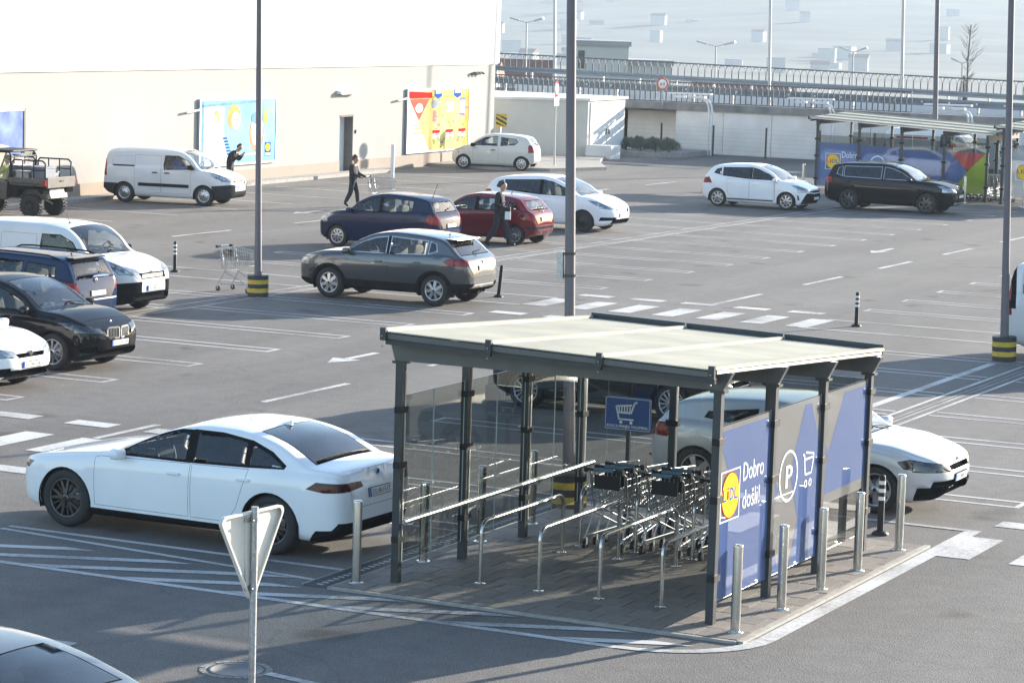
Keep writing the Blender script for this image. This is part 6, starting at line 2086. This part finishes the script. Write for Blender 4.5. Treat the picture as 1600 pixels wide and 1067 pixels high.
# white van cut by the right edge
van('white_van', 5.0, 1.95, 1.97, 3.1, .95, .34, ('steel', RIM_S), (-12.72, 54.4), R(0), 'white van at the right edge behind the striped pole base', (1.1, 1.25), 1.9, P_VAN, zb=1.2,
    extra=(('tail_light', K_TRIM, 'y', [[(4.78, .98), (5.01, .98), (5.01, 1.86), (4.84, 1.86)]], 'sideall'), ('tail_light', L_TAIL, 'y', [[(4.9, 1.14), (5.01, 1.14), (5.01, 1.48), (4.92, 1.48)]], 'sideall'), ('quarter_window', G_DARK, 'y', [[(4.0, 1.28), (4.66, 1.28), (4.68, 1.68), (4.02, 1.72)]], 'side', .03, K_TRIM)))
# blue estate, tail towards the aisle
hatch('blue_estate', P_BLUE, 4.556, 1.781, 1.504, 2.578, .87, .315, .21, ('m10', RIM_S), (-33.65, 45.6), R(180), 'dark blue estate car with roof rails, its tail towards the aisle',
    zn=.66, zh=.88, cow=(1.15, .98), xr=2.0, xm=2.4, end=(4.22, 1.42), gl=(4.46, 1.02), zt=.95, zb=.95, bslope=.05, bpil=2.3, tint=(G_CLEAR, G_CLEAR), qw=[(3.35, 1.03), (4.1, 1.06), (4.05, 1.28), (3.38, 1.33)], rwn=[(2.32, .99), (3.28, 1.02), (3.28, 1.335), (2.32, 1.37)],
    tl=([(4.25, .80), (4.56, .78), (4.56, .98), (4.36, .99)], [(.42, .80), (.9, .78), (.88, .98), (.48, .97)]), zpR=.74, plateR='', bits=(('rails', 1.95, 4.1, K_TRIM), ('antenna', 3.9, 0, .22), ('badge', 4.51, .97, .055, M['chrome']), ('spoiler', 4.14, 4.34, 1.45, .56, P_BLUE)),
    extra=(('brake_light', L_TAIL, 'x', [[(-.28, 1.39), (.28, 1.39), (.28, 1.425), (-.28, 1.425)]], 'rear'), ('bumper_trim', M['chrome'], 'x', [[(-.86, .60), (.86, .60), (.86, .63), (-.86, .63)]], 'rear')))
# black compact people carrier
hatch('black_people_carrier', P_BLACK, 4.342, 1.80, 1.555, 2.67, .84, .335, .225, ('m10', RIM_S), (-29.75, 40.9), 0.0, 'black compact people carrier with chrome double grille facing the aisle',
    zn=.70, zh=.94, cow=(1.12, 1.06), xr=2.05, xm=2.45, end=(3.95, 1.42), gl=(4.18, 1.06), zt=.98, zb=.98, bslope=.08, bpil=2.4, tint=(G_CLEAR, G_DARK), zpF=.50, plateF='ZG 1102-HI', tw=.22,
    hl=([(.10, .70), (.55, .76), (.74, .86), (.5, .875), (.12, .80)], [(.42, .68), (.86, .70), (.86, .84), (.46, .78)]), bits=(('kidney', .012, .58, .77, .03, .33), ('lamp_eye', .3, .66, .76, .045), ('badge', .16, .835, .04, M['chrome'], 1), ('strip', 1.2, 3.0, .26, .29, M['chrome'], .006)),
    extra=(('fog_lamp', K_TRIM, 'y', [[(.06, .36), (.30, .36), (.28, .44), (.06, .46)]], 'sideall'),), headm=L_HEADK)
# white hatchback cut by the left edge
hatch('white_compact_car', P_WHITE, 4.053, 1.751, 1.461, 2.564, .84, .315, .215, ('m10', RIM_S), (-29.28, 37.72), 0.0, 'white compact car at the left edge, nose in front of the black people carrier',
    zn=.66, zh=.88, cow=(1.08, .97), xr=1.9, xm=2.3, end=(3.6, 1.35), gl=(3.86, 1.0), zt=.92, zb=.92, zpF=.47, plateF='ZG 7441-GK', headm=L_HEAD, bits=(('badge', .02, .66, .055, M['chrome']), ('lamp_eye', .26, .66, .69, .05)),
    extra=(('fog_lamp', K_TRIM, 'y', [[(.04, .30), (.34, .28), (.30, .42), (.04, .44)]], 'sideall'),))
# silver coupe
hatch('silver_coupe', P_SILVER, 4.256, 1.81, 1.404, 2.578, .91, .325, .225, ('s5', RIM_S), (-12.95, 36.0), 0.0, 'silver three-door coupe half hidden behind the shelter film panes',
    zn=.68, zh=.88, cow=(1.18, .97), xr=2.0, xm=2.4, end=(3.85, 1.27), gl=(4.1, .98), zt=.9, zb=.93, bslope=.07, side3=True, bpil=2.55, qw=0, rwn=[(2.62, .99), (3.4, 1.07), (3.35, 1.16), (2.62, 1.25)], tint=(G_CLEAR, G_DARK), zpF=.5, plateF='ST 908-VS', headm=L_HEADK, tw=.225,
    hl=([(.06, .61), (.52, .64), (.62, .73), (.45, .775), (.08, .72)], [(.36, .60), (.9, .61), (.9, .77), (.38, .69)]), tl=([(3.85, .78), (4.26, .76), (4.26, .94), (3.9, .96)], [(.45, .78), (.9, .76), (.9, .94), (.5, .94)]),
    extra=(('big_intake', K_TRIM, 'x', [[(-.78, .24), (.78, .24), (.72, .49), (-.72, .49)]], 'front'), ('air_intake', K_TRIM, 'y', [[(.03, .24), (.40, .22), (.34, .40), (.03, .42)]], 'sideall')), bits=(('lamp_eye', .22, .62, .66, .045), ('lamp_eye', .34, .74, .67, .045), ('badge', .14, .72, .05, M['chrome'])       ))
# dark car behind the shelter
hatch('dark_grey_hatchback', P_DARK, 4.2, 1.786, 1.48, 2.6, .88, .32, .22, ('m14', RIM_S), (-18.4, 41.9), 0.0, 'dark grey hatchback seen through the shelter glass',
    zn=.66, zh=.90, cow=(1.12, 1.0), xr=1.95, xm=2.3, end=(3.7, 1.37), gl=(4.0, 1.02), zt=.93, zb=.95)
van('white_lettered_van', 5.0, 1.95, 1.98, 3.1, .95, .34, ('steel', RIM_S), (-36.2, 116.5), R(0), 'white van with a red flank stripe seen through the far shelter panes', (1.1, 1.25), 1.9, P_VAN, zb=1.2,
    extra=(('red_stripe', M['red'], 'y', [[(3.0, 1.5), (4.4, 1.5), (4.4, 1.57), (3.0, 1.57)]], 'side'),))
# silver saloon cut by the lower left corner
L = 4.6
p = P_SILV2
sal2 = spec(name='silver_saloon', L=L, W=1.78, fo=.9, wb=2.7, R=.32, rr=.215, rim=('m10', RIM_S), paint=p, tumble=.36, rc=.11, crown=.035,
    top=[(0, .52), (.04, .64), (.15, .74), (.5, .86), (1.0, .94), (1.35, 1.0), (1.8, 1.24), (2.2, 1.39), (2.6, 1.44), (3.0, 1.44), (3.4, 1.405), (3.75, 1.33), (4.05, 1.23), (4.3, 1.14), (4.48, 1.085), (4.55, .96), (4.6, .75)],
    belt=[(0, .5), (.1, .68), (.5, .8), (1.3, .92), (2.4, .96), (3.6, .99), (4.2, 1.0), (4.5, .94), (4.6, .66)], bot=botp(L, .18), plan=planp(L, .62, .7), cab=(1.4, 3.9), seats=[(2.3, 2), (3.1, 3)],
    zones=[door('front_door', [(1.3, .34), (1.3, .9), (2.3, .95), (2.3, .34)], p), door('rear_door', [(2.33, .34), (2.33, .95), (3.4, .97), (3.25, .6), (3.1, .34)], p),
           sw('front_window', [(1.55, .96), (2.25, .98), (2.25, 1.32), (2.1, 1.29), (1.8, 1.16)], G_CLEAR, .02, M['chrome']), sw('rear_window', [(2.33, .98), (3.22, 1.0), (3.22, 1.30), (2.8, 1.335), (2.33, 1.34)], G_CLEAR, .02, M['chrome']), sw('quarter_window', [(3.27, 1.0), (3.78, 1.05), (3.84, 1.1), (3.66, 1.22), (3.27, 1.295)], G_CLEAR, .02, M['chrome']),
           ws(1.4, 2.15, .68, .55), ('rear_window_glass', G_DARK, 'z', [[(3.55, -.5), (3.55, .5), (4.26, .6), (4.26, -.6)]], 'top', .02, K_TRIM),
           *lampy('tail_light', L_TAIL, [(4.28, .78), (4.6, .74), (4.6, .93), (4.36, .97)], [(.5, .74), (.9, .74), (.9, .94), (.55, .94)], 'rear')],
    bits=[('handle', 2.1, .84, p), ('handle', 3.0, .86, p), ('mirror', 1.65, .96, p), ('plate', 4.58, .6, '', .1)])
car(sal2, (-14.27, 17.70), R(180), 'silver saloon cut by the lower left corner of the photo')
# ================================================================ PEOPLE
SKIN = mat('skin_tone', (0.42, 0.25, 0.18), .55, var=.06, scale=12)
HAIR = mat('dark_hair', (0.02, 0.016, 0.013), .7, var=.3, scale=40)
HAIRB = mat('brown_curly_hair', (0.07, 0.035, 0.02), .8, var=.4, scale=40)
CLOTH = lambda n, c: mat(n, c, .9, var=.15, scale=8, bump=.3, bscale=18)
JK = CLOTH('black_jacket_cloth', (0.014, 0.014, 0.016)); TR = CLOTH('dark_trouser_cloth', (0.022, 0.024, 0.032)); SH = mat('black_shoe_leather', (0.01, 0.01, 0.01), .4)
JK2 = CLOTH('charcoal_coat_cloth', (0.022, 0.022, 0.024)); BLU = CLOTH('blue_shirt_cloth', (0.05, 0.12, 0.42)); HIV = CLOTH('lime_vest_cloth', (0.45, 0.55, 0.06))
def person(pos, yaw, label, J, mats, hair, hairmat, hgt=1.75, parent=None, waist=.98):
    """one skinned body; J = joint overrides in a frame facing +y, z up, before scaling to hgt"""
    base = dict(pelvis=(0, 0, .95), spine=(0, .0, 1.13), chest=(0, .0, 1.34), neck=(0, .0, 1.49), chin=(0, .02, 1.57), head=(0, .015, 1.67),
        hipL=(-.095, 0, .9), kneeL=(-.1, .02, .5), ankL=(-.1, -.01, .09), toeL=(-.11, .17, .035), hipR=(.095, 0, .9), kneeR=(.1, .02, .5), ankR=(.1, -.01, .09), toeR=(.11, .17, .035),
        shL=(-.19, 0, 1.42), elL=(-.24, -.02, 1.14), wrL=(-.24, .08, .9), shR=(.19, 0, 1.42), elR=(.24, -.02, 1.14), wrR=(.24, .08, .9))
    base.update(J)
    hd_, ch_ = Vector(base['head']), Vector(base['chin'])
    base['crown'] = tuple(hd_ + (hd_ - ch_) * .8)
    rad = dict(pelvis=.2, spine=.185, chest=.195, neck=.058, chin=.07, head=.118, crown=.098, hip=.108, knee=.09, ank=.07, toe=.042, sh=.09, el=.066, wr=.042)
    names = list(base)
    vs = [Vector(base[n]) for n in names]
    rs = [rad.get(n, rad.get(n.rstrip('LR'), .05)) for n in names]
    ed = [('pelvis', 'spine'), ('spine', 'chest'), ('chest', 'neck'), ('neck', 'chin'), ('chin', 'head'), ('head', 'crown')]
    for s in 'LR':
        ed += [('pelvis', 'hip' + s), ('hip' + s, 'knee' + s), ('knee' + s, 'ank' + s), ('ank' + s, 'toe' + s), ('chest', 'sh' + s), ('sh' + s, 'el' + s), ('el' + s, 'wr' + s)]
    E = [(names.index(a), names.index(b)) for a, b in ed]
    lab = {n: n for n in names}
    # hands: palm plus five fingers of unequal length, thumb leaving the side
    for s in 'LR':
        w, e = Vector(base['wr' + s]), Vector(base['el' + s])
        d = (w - e).normalized()
        sd = d.cross(Vector((0, 0, 1)))
        sd = (sd if sd.length > .1 else Vector((1, 0, 0))).normalized() * (1 if s == 'R' else -1)
        up = sd.cross(d).normalized()
        pi = len(vs); vs.append(w + d * .07); rs.append(.032); names.append('hand' + s); E.append((names.index('wr' + s), pi))
        for k, ln in enumerate((.07, .082, .076, .058)):
            o = (k - 1.5) * .019
            a = len(vs); vs.append(w + d * .105 + sd * o); rs.append(.0095); names.append('hand' + s); E.append((pi, a))
            b = len(vs); vs.append(w + d * (.105 + ln * .5) + sd * o * 1.05 - up * .012); rs.append(.0085); names.append('hand' + s); E.append((a, b))
            c = len(vs); vs.append(w + d * (.105 + ln * .8) + sd * o * 1.05 - up * .035); rs.append(.0075); names.append('hand' + s); E.append((b, c))
        a = len(vs); vs.append(w + d * .05 - sd * .04 - up * .01); rs.append(.011); names.append('hand' + s); E.append((pi, a))
        b = len(vs); vs.append(w + d * .095 - sd * .052 - up * .02); rs.append(.009); names.append('hand' + s); E.append((a, b))
    k = hgt / 1.765
    me = bpy.data.meshes.new('person')
    me.from_pydata([tuple(v * k) for v in vs], E, [])
    o = bpy.data.objects.new('person', me)
    C.objects.link(o)
    md = o.modifiers.new('s', 'SKIN')
    md.use_smooth_shade = True
    for i, r_ in enumerate(rs):
        me.skin_vertices[0].data[i].radius = (r_ * k, r_ * k * (.72 if names[i] in ('chest', 'spine', 'pelvis') else 1))
        me.skin_vertices[0].data[i].use_root = (i == 0)
    sb = o.modifiers.new('ss', 'SUBSURF'); sb.levels = 2; sb.render_levels = 2
    dg = bpy.context.evaluated_depsgraph_get()
    nm_ = bpy.data.meshes.new_from_object(o.evaluated_get(dg))
    bpy.data.objects.remove(o)
    # clothing by nearest bone
    ms = [mats[0], mats[1], mats[2], SKIN]
    nm_.materials.clear()
    for m_ in ms: nm_.materials.append(m_)
    segs = [(vs[a] * k, vs[b] * k, names[a], names[b]) for a, b in E]
    def zone(c):
        best = (9, 0)
        for a, b, na, nb in segs:
            ab = b - a; t = max(0, min(1, (c - a).dot(ab) / max(ab.length_squared, 1e-9)))
            dd = (c - a - ab * t).length
            if nb.startswith('hand') or na.startswith('hand'): z = 3
            elif nb in ('head', 'chin', 'crown') or na == 'chin': z = 3
            elif nb == 'neck': z = 3 if t > .75 else 0
            elif nb.startswith('toe') or (nb.startswith('ank') and t > .9): z = 2
            elif nb == 'spine': z = 0
            elif nb.startswith('hip') and c.z > J.get('pelvis', (0, 0, .95))[2] * k - .1: z = 0
            elif nb.startswith(('ank', 'knee', 'hip')): z = 1
            elif nb.startswith('wr') and t > .97: z = 3
            else: z = 0
            if dd < best[0]: best = (dd, z)
        return best[1]
    for p_ in nm_.polygons: p_.material_index = zone(p_.center)
    # nose, ears and eyes, joined into the same mesh
    bm = bmesh.new(); bm.from_mesh(nm_)
    H = Vector(base['head']) * k
    F = (Vector(base['head']) - Vector(base['chin'])).normalized()
    fy = Vector((J.get('_face', (0, 1, 0)))).normalized()
    sx = fy.cross(F).normalized()
    def blob(c, r_, mi):
        n0 = len(bm.faces)
        res = bmesh.ops.create_uvsphere(bm, u_segments=8, v_segments=6, radius=1, matrix=Matrix.Translation(c) @ Matrix.Diagonal((*r_, 1)))
        bm.faces.ensure_lookup_table()
        for f in bm.faces[n0:]: f.material_index = mi; f.smooth = True
    blob(H + fy * .088 * k - F * .035, (.013, .016, .02), 3)
    for s in (-1, 1):
        blob(H + sx * s * .095 * k - F * .03, (.014, .022, .032), 3)
        blob(H + fy * .083 * k + sx * s * .032 - F * .012, (.009, .008, .005), 2)
    blob(H + fy * .083 * k - F * .072, (.026, .01, .006), 2)
    bm.to_mesh(nm_); bm.free()
    ob = link('person', nm_, parent)
    ob.location = pos; ob.rotation_euler = (0, 0, yaw - PI / 2)
    tag(ob, label, 'person')
    hb = MB()
    rr = random.Random(4)
    vs2, fs2 = [], []
    n, kk = 16, 9
    for i in range(kk + 1):
        for j in range(n):
            ph = 2 * PI * j / n
            bk = .5 - .5 * math.cos(ph)               # 0 at the brow, 1 at the nape
            th = PI * (.34 + .40 * bk) * i / kk
            q = F * math.cos(th) + (fy * math.cos(ph) + sx * math.sin(ph)) * math.sin(th)
            rr_ = (.104 + rr.uniform(-.004, .005) + hair * (.3 + bk)) * k * (.965 if i == kk else 1) * (.9 + .1 * bk if i > 4 else 1)
            vs2.append(H + F * .026 * k - fy * .014 + q * rr_)
    for i in range(kk):
        for j in range(n): fs2.append((i * n + j, (i + 1) * n + j, (i + 1) * n + (j + 1) % n, i * n + (j + 1) % n))
    hb.add(vs2, fs2, hairmat, True)
    hb.build('hair', ob)
    return ob
walkman = person((-34.05, 68.97, 0), R(14), 'man in black jacket walking past the red hatchback with a bag', dict(
    hipL=(-.09, .02, .9), kneeL=(-.1, .2, .53), ankL=(-.1, .27, .1), toeL=(-.11, .45, .05), hipR=(.09, -.02, .9), kneeR=(.1, -.08, .5), ankR=(.1, -.32, .13), toeR=(.1, -.2, .035),
    elL=(-.25, -.1, 1.15), wrL=(-.24, .06, .96), elR=(.25, -.04, 1.15), wrR=(.2, .2, 1.08), chest=(0, .04, 1.34), neck=(0, .06, 1.49), chin=(0, .09, 1.57), head=(0, .09, 1.67)), (JK, TR, SH), .0, HAIR, 1.78)
bag = empty('shoulder_bag', (-33.75, 68.75, .86), R(14), 'dark shoulder bag and pale paper held by the walking man', 'bag')
b = MB(); b.box((-.14, -.05, 0), (.14, .05, .26), M['black']); bevel(b.build('pouch', bag), .02)
b = MB(); b.box((.0, -.075, -.08), (.16, -.056, .14), M['white']); b.build('paper', bag)
b = MB(); b.tube([(-.12, 0, .25), (-.06, .02, .38), (.06, .02, .38), (.12, 0, .25)], .012, M['black'], 6); b.build('strap', bag)
wom = person((-44.25, 78.9, 0), R(8), 'woman with dark curly hair in a charcoal coat pushing a trolley', dict(
    kneeL=(-.09, .12, .5), ankL=(-.09, .16, .1), toeL=(-.1, .33, .04), kneeR=(.09, -.06, .5), ankR=(.09, -.26, .12), toeR=(.09, -.12, .035),
    elL=(-.24, .08, 1.16), wrL=(-.22, .36, 1.06), elR=(.24, .08, 1.16), wrR=(.22, .36, 1.06), chest=(0, .03, 1.34), neck=(0, .05, 1.49), chin=(0, .08, 1.57), head=(0, .085, 1.67)), (JK2, TR, SH), .03, HAIRB, 1.64)
trolley(-43.32, 79.0, R(-82), 'shopping trolley pushed by the woman in the charcoal coat')
smoker = person((-50.6, 81.6, 0), R(14), 'man in black coat bent forward, hand at his mouth, behind the delivery van bonnet', dict(
    chest=(0, .14, 1.3), neck=(0, .24, 1.43), chin=(0, .31, 1.49), head=(0, .34, 1.58), shL=(-.19, .15, 1.37), shR=(.19, .15, 1.37), elL=(-.27, .22, 1.1), wrL=(-.1, .42, 1.3), elR=(.29, .16, 1.1), wrR=(.12, .42, 1.3)), (JK, TR, SH), .0, HAIR, 1.74)
SIT = dict(pelvis=(0, -.02, .62), spine=(0, -.06, .8), chest=(0, -.08, 1.0), neck=(0, -.06, 1.15), chin=(0, -.03, 1.23), head=(0, -.03, 1.33), hipL=(-.1, .02, .6), hipR=(.1, .02, .6), kneeL=(-.12, .42, .62), kneeR=(.12, .42, .62), ankL=(-.12, .5, .28), ankR=(.12, .5, .28), toeL=(-.12, .66, .25), toeR=(.12, .66, .25), shL=(-.19, -.06, 1.08), shR=(.19, -.06, 1.08), elL=(-.26, .12, .86), elR=(.26, .12, .86), wrL=(-.16, .36, .95), wrR=(.16, .36, .95))
def seat_p(dx, dy, o, a): return (o[0] + dx * math.cos(a) - dy * math.sin(a), o[1] + dx * math.sin(a) + dy * math.cos(a))
dp = seat_p(.32, -.38, (-49.15, 75.9), R(10))
person((dp[0], dp[1], .28), R(10), 'driver in a blue shirt sitting at the wheel of the delivery van', SIT, (BLU, TR, SH), 0, HAIR, 1.74)

# ================================================================ UTILITY BUGGY
OLIVE = mat('mud_brown_body_paint', (0.085, 0.07, 0.055), .45, 0, var=.3, scale=9, coat=.4)
BEDC = mat('dusty_silver_bed', (0.10, 0.09, 0.078), .7, .1, var=.2, scale=6)
CRATE = mat('grey_blue_crate', (0.16, 0.18, 0.22), .7, 0, var=.15, scale=5)
ut = empty('utility_buggy', (-49.72, 68.12, 0), R(183), 'muddy brown utility buggy with tubular bed rails and loaded cargo bed by the wall', 'buggy')
def ubox(name, a, b, m_, bw=.02, par=None):
    x = MB(); x.box(a, b, m_); return bevel(x.build(name, par or ut), bw)
# local +x is forward
xr_, xf_ = -1.0, 1.05
bd = ubox('cargo_bed', (-1.55, -.74, .92), (-.28, .74, .99), BEDC)
ubox('bed_side', (-1.55, .71, .99), (-.28, .76, 1.16), OLIVE); ubox('bed_side', (-1.55, -.76, .99), (-.28, -.71, 1.16), OLIVE)
tg = ubox('tailgate', (-1.62, -.76, .88), (-1.555, .76, 1.2), BEDC)
for s in (-1, 1):
    ubox('tail_light', (-1.60, s * .80 - .06, .95), (-1.5, s * .80 + .06, 1.12), L_TAIL, .01)
x = MB(); x.box((-1.64, -.09, 1.06), (-1.622, .09, 1.1), M['black']); x.build('tailgate_latch', tg)
ubox('number_plate', (-1.66, .02, .62), (-1.65, .26, .82), PLATE, .004)
x = MB(); x.prism([(-1.5, .55), (1.5, .5), (1.55, .75), (1.2, 1.02), (.9, 1.08), (-.2, 1.0), (-.3, .9), (-1.45, .86)], -.55, .55, OLIVE, 'y'); bevel(x.build('body', ut), .03)
for s in (-1, 1):
    x = MB(); q = sorted((s * .56, s * .78)); x.prism([(.62, .5), (-.22, .5), (-.24, 1.0), (.0, 1.06), (.66, 1.06), (.8, .9)], q[0], q[1], OLIVE, 'y'); d = bevel(x.build('door', ut), .03)
    x = MB(); yy_ = s * .785
    for t0, t1 in zip(np.linspace(.3, 2 * PI - .3, 21)[:-1], np.linspace(.3, 2 * PI - .3, 21)[1:]):
        x.add([(.3 + r_ * math.cos(t), yy_, .78 + r_ * math.sin(t)) for r_, t in ((.14, t0), (.18, t0), (.18, t1), (.14, t1))][::(1 if s < 0 else -1)], [(0, 1, 2, 3)], M['white'])
    x.build('emblem', d)
    x = MB(); q = sorted((s * .45, s * .82)); x.prism([(-1.5, .86), (-1.5, .72), (-1.42, .72), (-1.3, .84), (-.7, .84), (-.55, .6), (-.3, .6), (-.3, .95)], q[0], q[1], K_TRIM, 'y'); x.build('mudguard', ut)
cage = MB()
for s in (-1, 1):
    cage.tube([(-.27, s * .7, .98), (-.3, s * .68, 1.75), (-.22, s * .64, 1.88), (.55, s * .62, 1.88), (.72, s * .64, 1.8), (1.05, s * .7, 1.08)], .028, M['black'], 8)
    cage.tube([(.2, s * .7, 1.05), (.2, s * .64, 1.88)], .02, M['black'], 8)
cage.tube([(-.3, -.68, 1.75), (-.3, .68, 1.75)], .025, M['black'], 8)
cage.build('roll_cage', ut)
ubox('roof', (-.36, -.68, 1.89), (.66, .68, 1.945), M['black'], .03)
for s in (-1, 1):
    x = MB(); x.add([(-.24, s * .69, 1.07), (.19, s * .69, 1.07), (.19, s * .645, 1.86), (-.24, s * .66, 1.86)], [(0, 1, 2, 3)], G_CLEAR); x.build('side_window', ut)
    x = MB(); x.add([(.22, s * .69, 1.07), (.98, s * .69, 1.07), (.66, s * .645, 1.84), (.22, s * .645, 1.86)], [(0, 1, 2, 3)], G_CLEAR); x.build('side_window', ut)
x = MB(); x.add([(-.29, -.66, 1.05), (-.29, .66, 1.05), (-.31, .62, 1.84), (-.31, -.62, 1.84)], [(0, 1, 2, 3)], G_CLEAR); x.build('back_window', ut)
ubox('seat', (-.2, -.6, .95), (.3, .6, 1.08), K_SEAT, .04); ubox('seat', (-.26, -.6, 1.05), (-.14, .6, 1.5), K_SEAT, .04)
for s in (-1, 1):
    x = MB(); y = s * .7
    x.tube([(-.35, y, 1.16), (-.35, y, 1.6), (-.42, y, 1.68), (-1.4, y, 1.68), (-1.5, y, 1.6), (-1.5, y, 1.16)], .026, M['black'], 8)
    for xx in (-.72, -1.1): x.tube([(xx, y, 1.16), (xx, y, 1.68)], .02, M['black'], 6)
    x.tube([(-.35, y, 1.4), (-1.5, y, 1.4)], .018, M['black'], 6)
    x.build('bed_rail', ut)
for (a, c, m_, n_) in (((-.75, -.55, .99), (-.38, -.02, 1.46), CRATE, 'grey crate behind the cab of the utility buggy'), ((-1.2, -.5, .99), (-.82, .0, 1.32), M['anth_l'], 'dark low crate in the bed of the utility buggy'), ((-1.45, .05, .99), (-.95, .6, 1.5), CRATE, 'tall blue-grey crate at the tail of the buggy bed'), ((-.85, .08, .99), (-.4, .6, 1.36), M['galv'], 'pale metal box in the bed of the utility buggy')):
    x = MB(); cx, cy_ = (a[0] + c[0]) / 2, (a[1] + c[1]) / 2
    x.box((a[0] - cx, a[1] - cy_, 0), (c[0] - cx, c[1] - cy_, c[2] - a[2] - .06), m_)
    o = bevel(x.build('crate', label=n_, cat='crate'), .02)
    wpt = ut.matrix_basis @ Vector((cx, cy_, a[2])); o.location = wpt; o.rotation_euler = (0, 0, R(183))
    l_ = MB(); l_.box((a[0] - cx - .015, a[1] - cy_ - .015, c[2] - a[2] - .06), (c[0] - cx + .015, c[1] - cy_ + .015, c[2] - a[2]), m_); bevel(l_.build('crate_lid', o), .01)
tr_ = MB()
tr_.lathe([(.16, .12), (.29, .13), (.325, .09), (.325, -.09), (.29, -.13), (.16, -.12)], M['rubber'], 28, axis='y')
for k in range(22):
    a = 2 * PI * k / 22
    for s in (-1, 1):
        a2 = a + (.14 if s > 0 else 0)
        c = Vector((math.cos(a2) * .335, s * .06, math.sin(a2) * .335)); tn = Vector((-math.sin(a2), 0, math.cos(a2)))
        tr_.bar(c - Vector((0, .055, 0)) + tn * .02 * s, c + Vector((0, .055, 0)) - tn * .02 * s, .04, .035, M['rubber'], up=c)
tyre_u = tr_.mesh('tyre')
ri = MB(); ri.lathe([(.165, .1), (.14, .07), (.05, .06), (0, .065)], RIM_K, 20, axis='y'); ri.lathe([(0, -.06), (.165, -.1)], RIM_K, 20, axis='y')
for k in range(6): ri.bar((0, .085, 0), (.14 * math.cos(k * PI / 3), .085, .14 * math.sin(k * PI / 3)), .03, .02, RIM_D, up=(0, 1, 0))
rim_u = ri.mesh('rim')
for xx in (xr_, xf_):
    for s in (-1, 1):
        w_ = link('wheel', None, ut); w_.location = (xx, s * .64, .34); w_.rotation_euler = (0, 0, 0 if s > 0 else PI)
        link('tyre', tyre_u, w_); link('rim', rim_u, w_)
        x = MB(); x.tube([(xx, s * .5, .34), (xx * .9, s * .2, .5)], .035, M['galv'], 6); x.build('suspension_arm', ut)
dp = seat_p(.12, .28, (-49.72, 68.12), R(183))
person((dp[0], dp[1], .36), R(183), 'person in a lime vest sitting inside the utility buggy', SIT, (HIV, TR, SH), 0, HAIR, 1.72)

# green shrubs behind the far shelter
M['leaf'] = mat('shrub_foliage', (0.045, 0.075, 0.022), .8, 0, var=.4, scale=6)
rr = random.Random(31)
for i, (cx, cy_) in enumerate(((-31.6, 118.5), (-29.6, 118.9), (-27.4, 118.4), (-25.2, 118.9))):
    b = MB()
    for k in range(900):
        a, t = rr.uniform(0, 2 * PI), math.acos(rr.uniform(-.3, 1))
        rad = rr.uniform(.5, 1.15) * (1 + .2 * math.sin(3 * a + i))
        p_ = Vector((math.cos(a) * math.sin(t) * rad, math.sin(a) * math.sin(t) * rad, .75 + math.cos(t) * rad))
        d = Vector((rr.uniform(-1, 1), rr.uniform(-1, 1), rr.uniform(-.2, 1))).normalized() * rr.uniform(.1, .2)
        s_ = d.orthogonal().normalized() * .05
        b.add([p_ - s_, p_ + d * .5 + s_ * .6, p_ + d, p_ + d * .5 - s_], [(0, 1, 2, 3)], M['leaf'])
    b.build('foliage', empty('green_shrub', (cx, cy_, 0), 0, 'rounded green shrub seen through the far shelter, %s of four' % ('first from left', 'second', 'third', 'last')[i], 'shrub', 'shrubs behind the far shelter'))
# ---------------------------------------------------------------- haze
hz = bpy.data.materials.new('haze_air')
hz.use_nodes = True
nt = hz.node_tree
nt.nodes.remove(nt.nodes['Principled BSDF'])
pv_ = nt.nodes.new('ShaderNodeVolumePrincipled')
pv_.inputs['Color'].default_value = (0.47, 0.55, 0.64, 1)
pv_.inputs['Density'].default_value = HAZE
pv_.inputs['Anisotropy'].default_value = 0.1
nt.links.new(pv_.outputs[0], nt.nodes['Material Output'].inputs['Volume'])
hb = MB()
hb.box((-4200, -260, -29), (1700, 5200, 118), M['white'])
ho = hb.build('haze', kind='stuff')
ho.data.materials.clear()
ho.data.materials.append(hz)
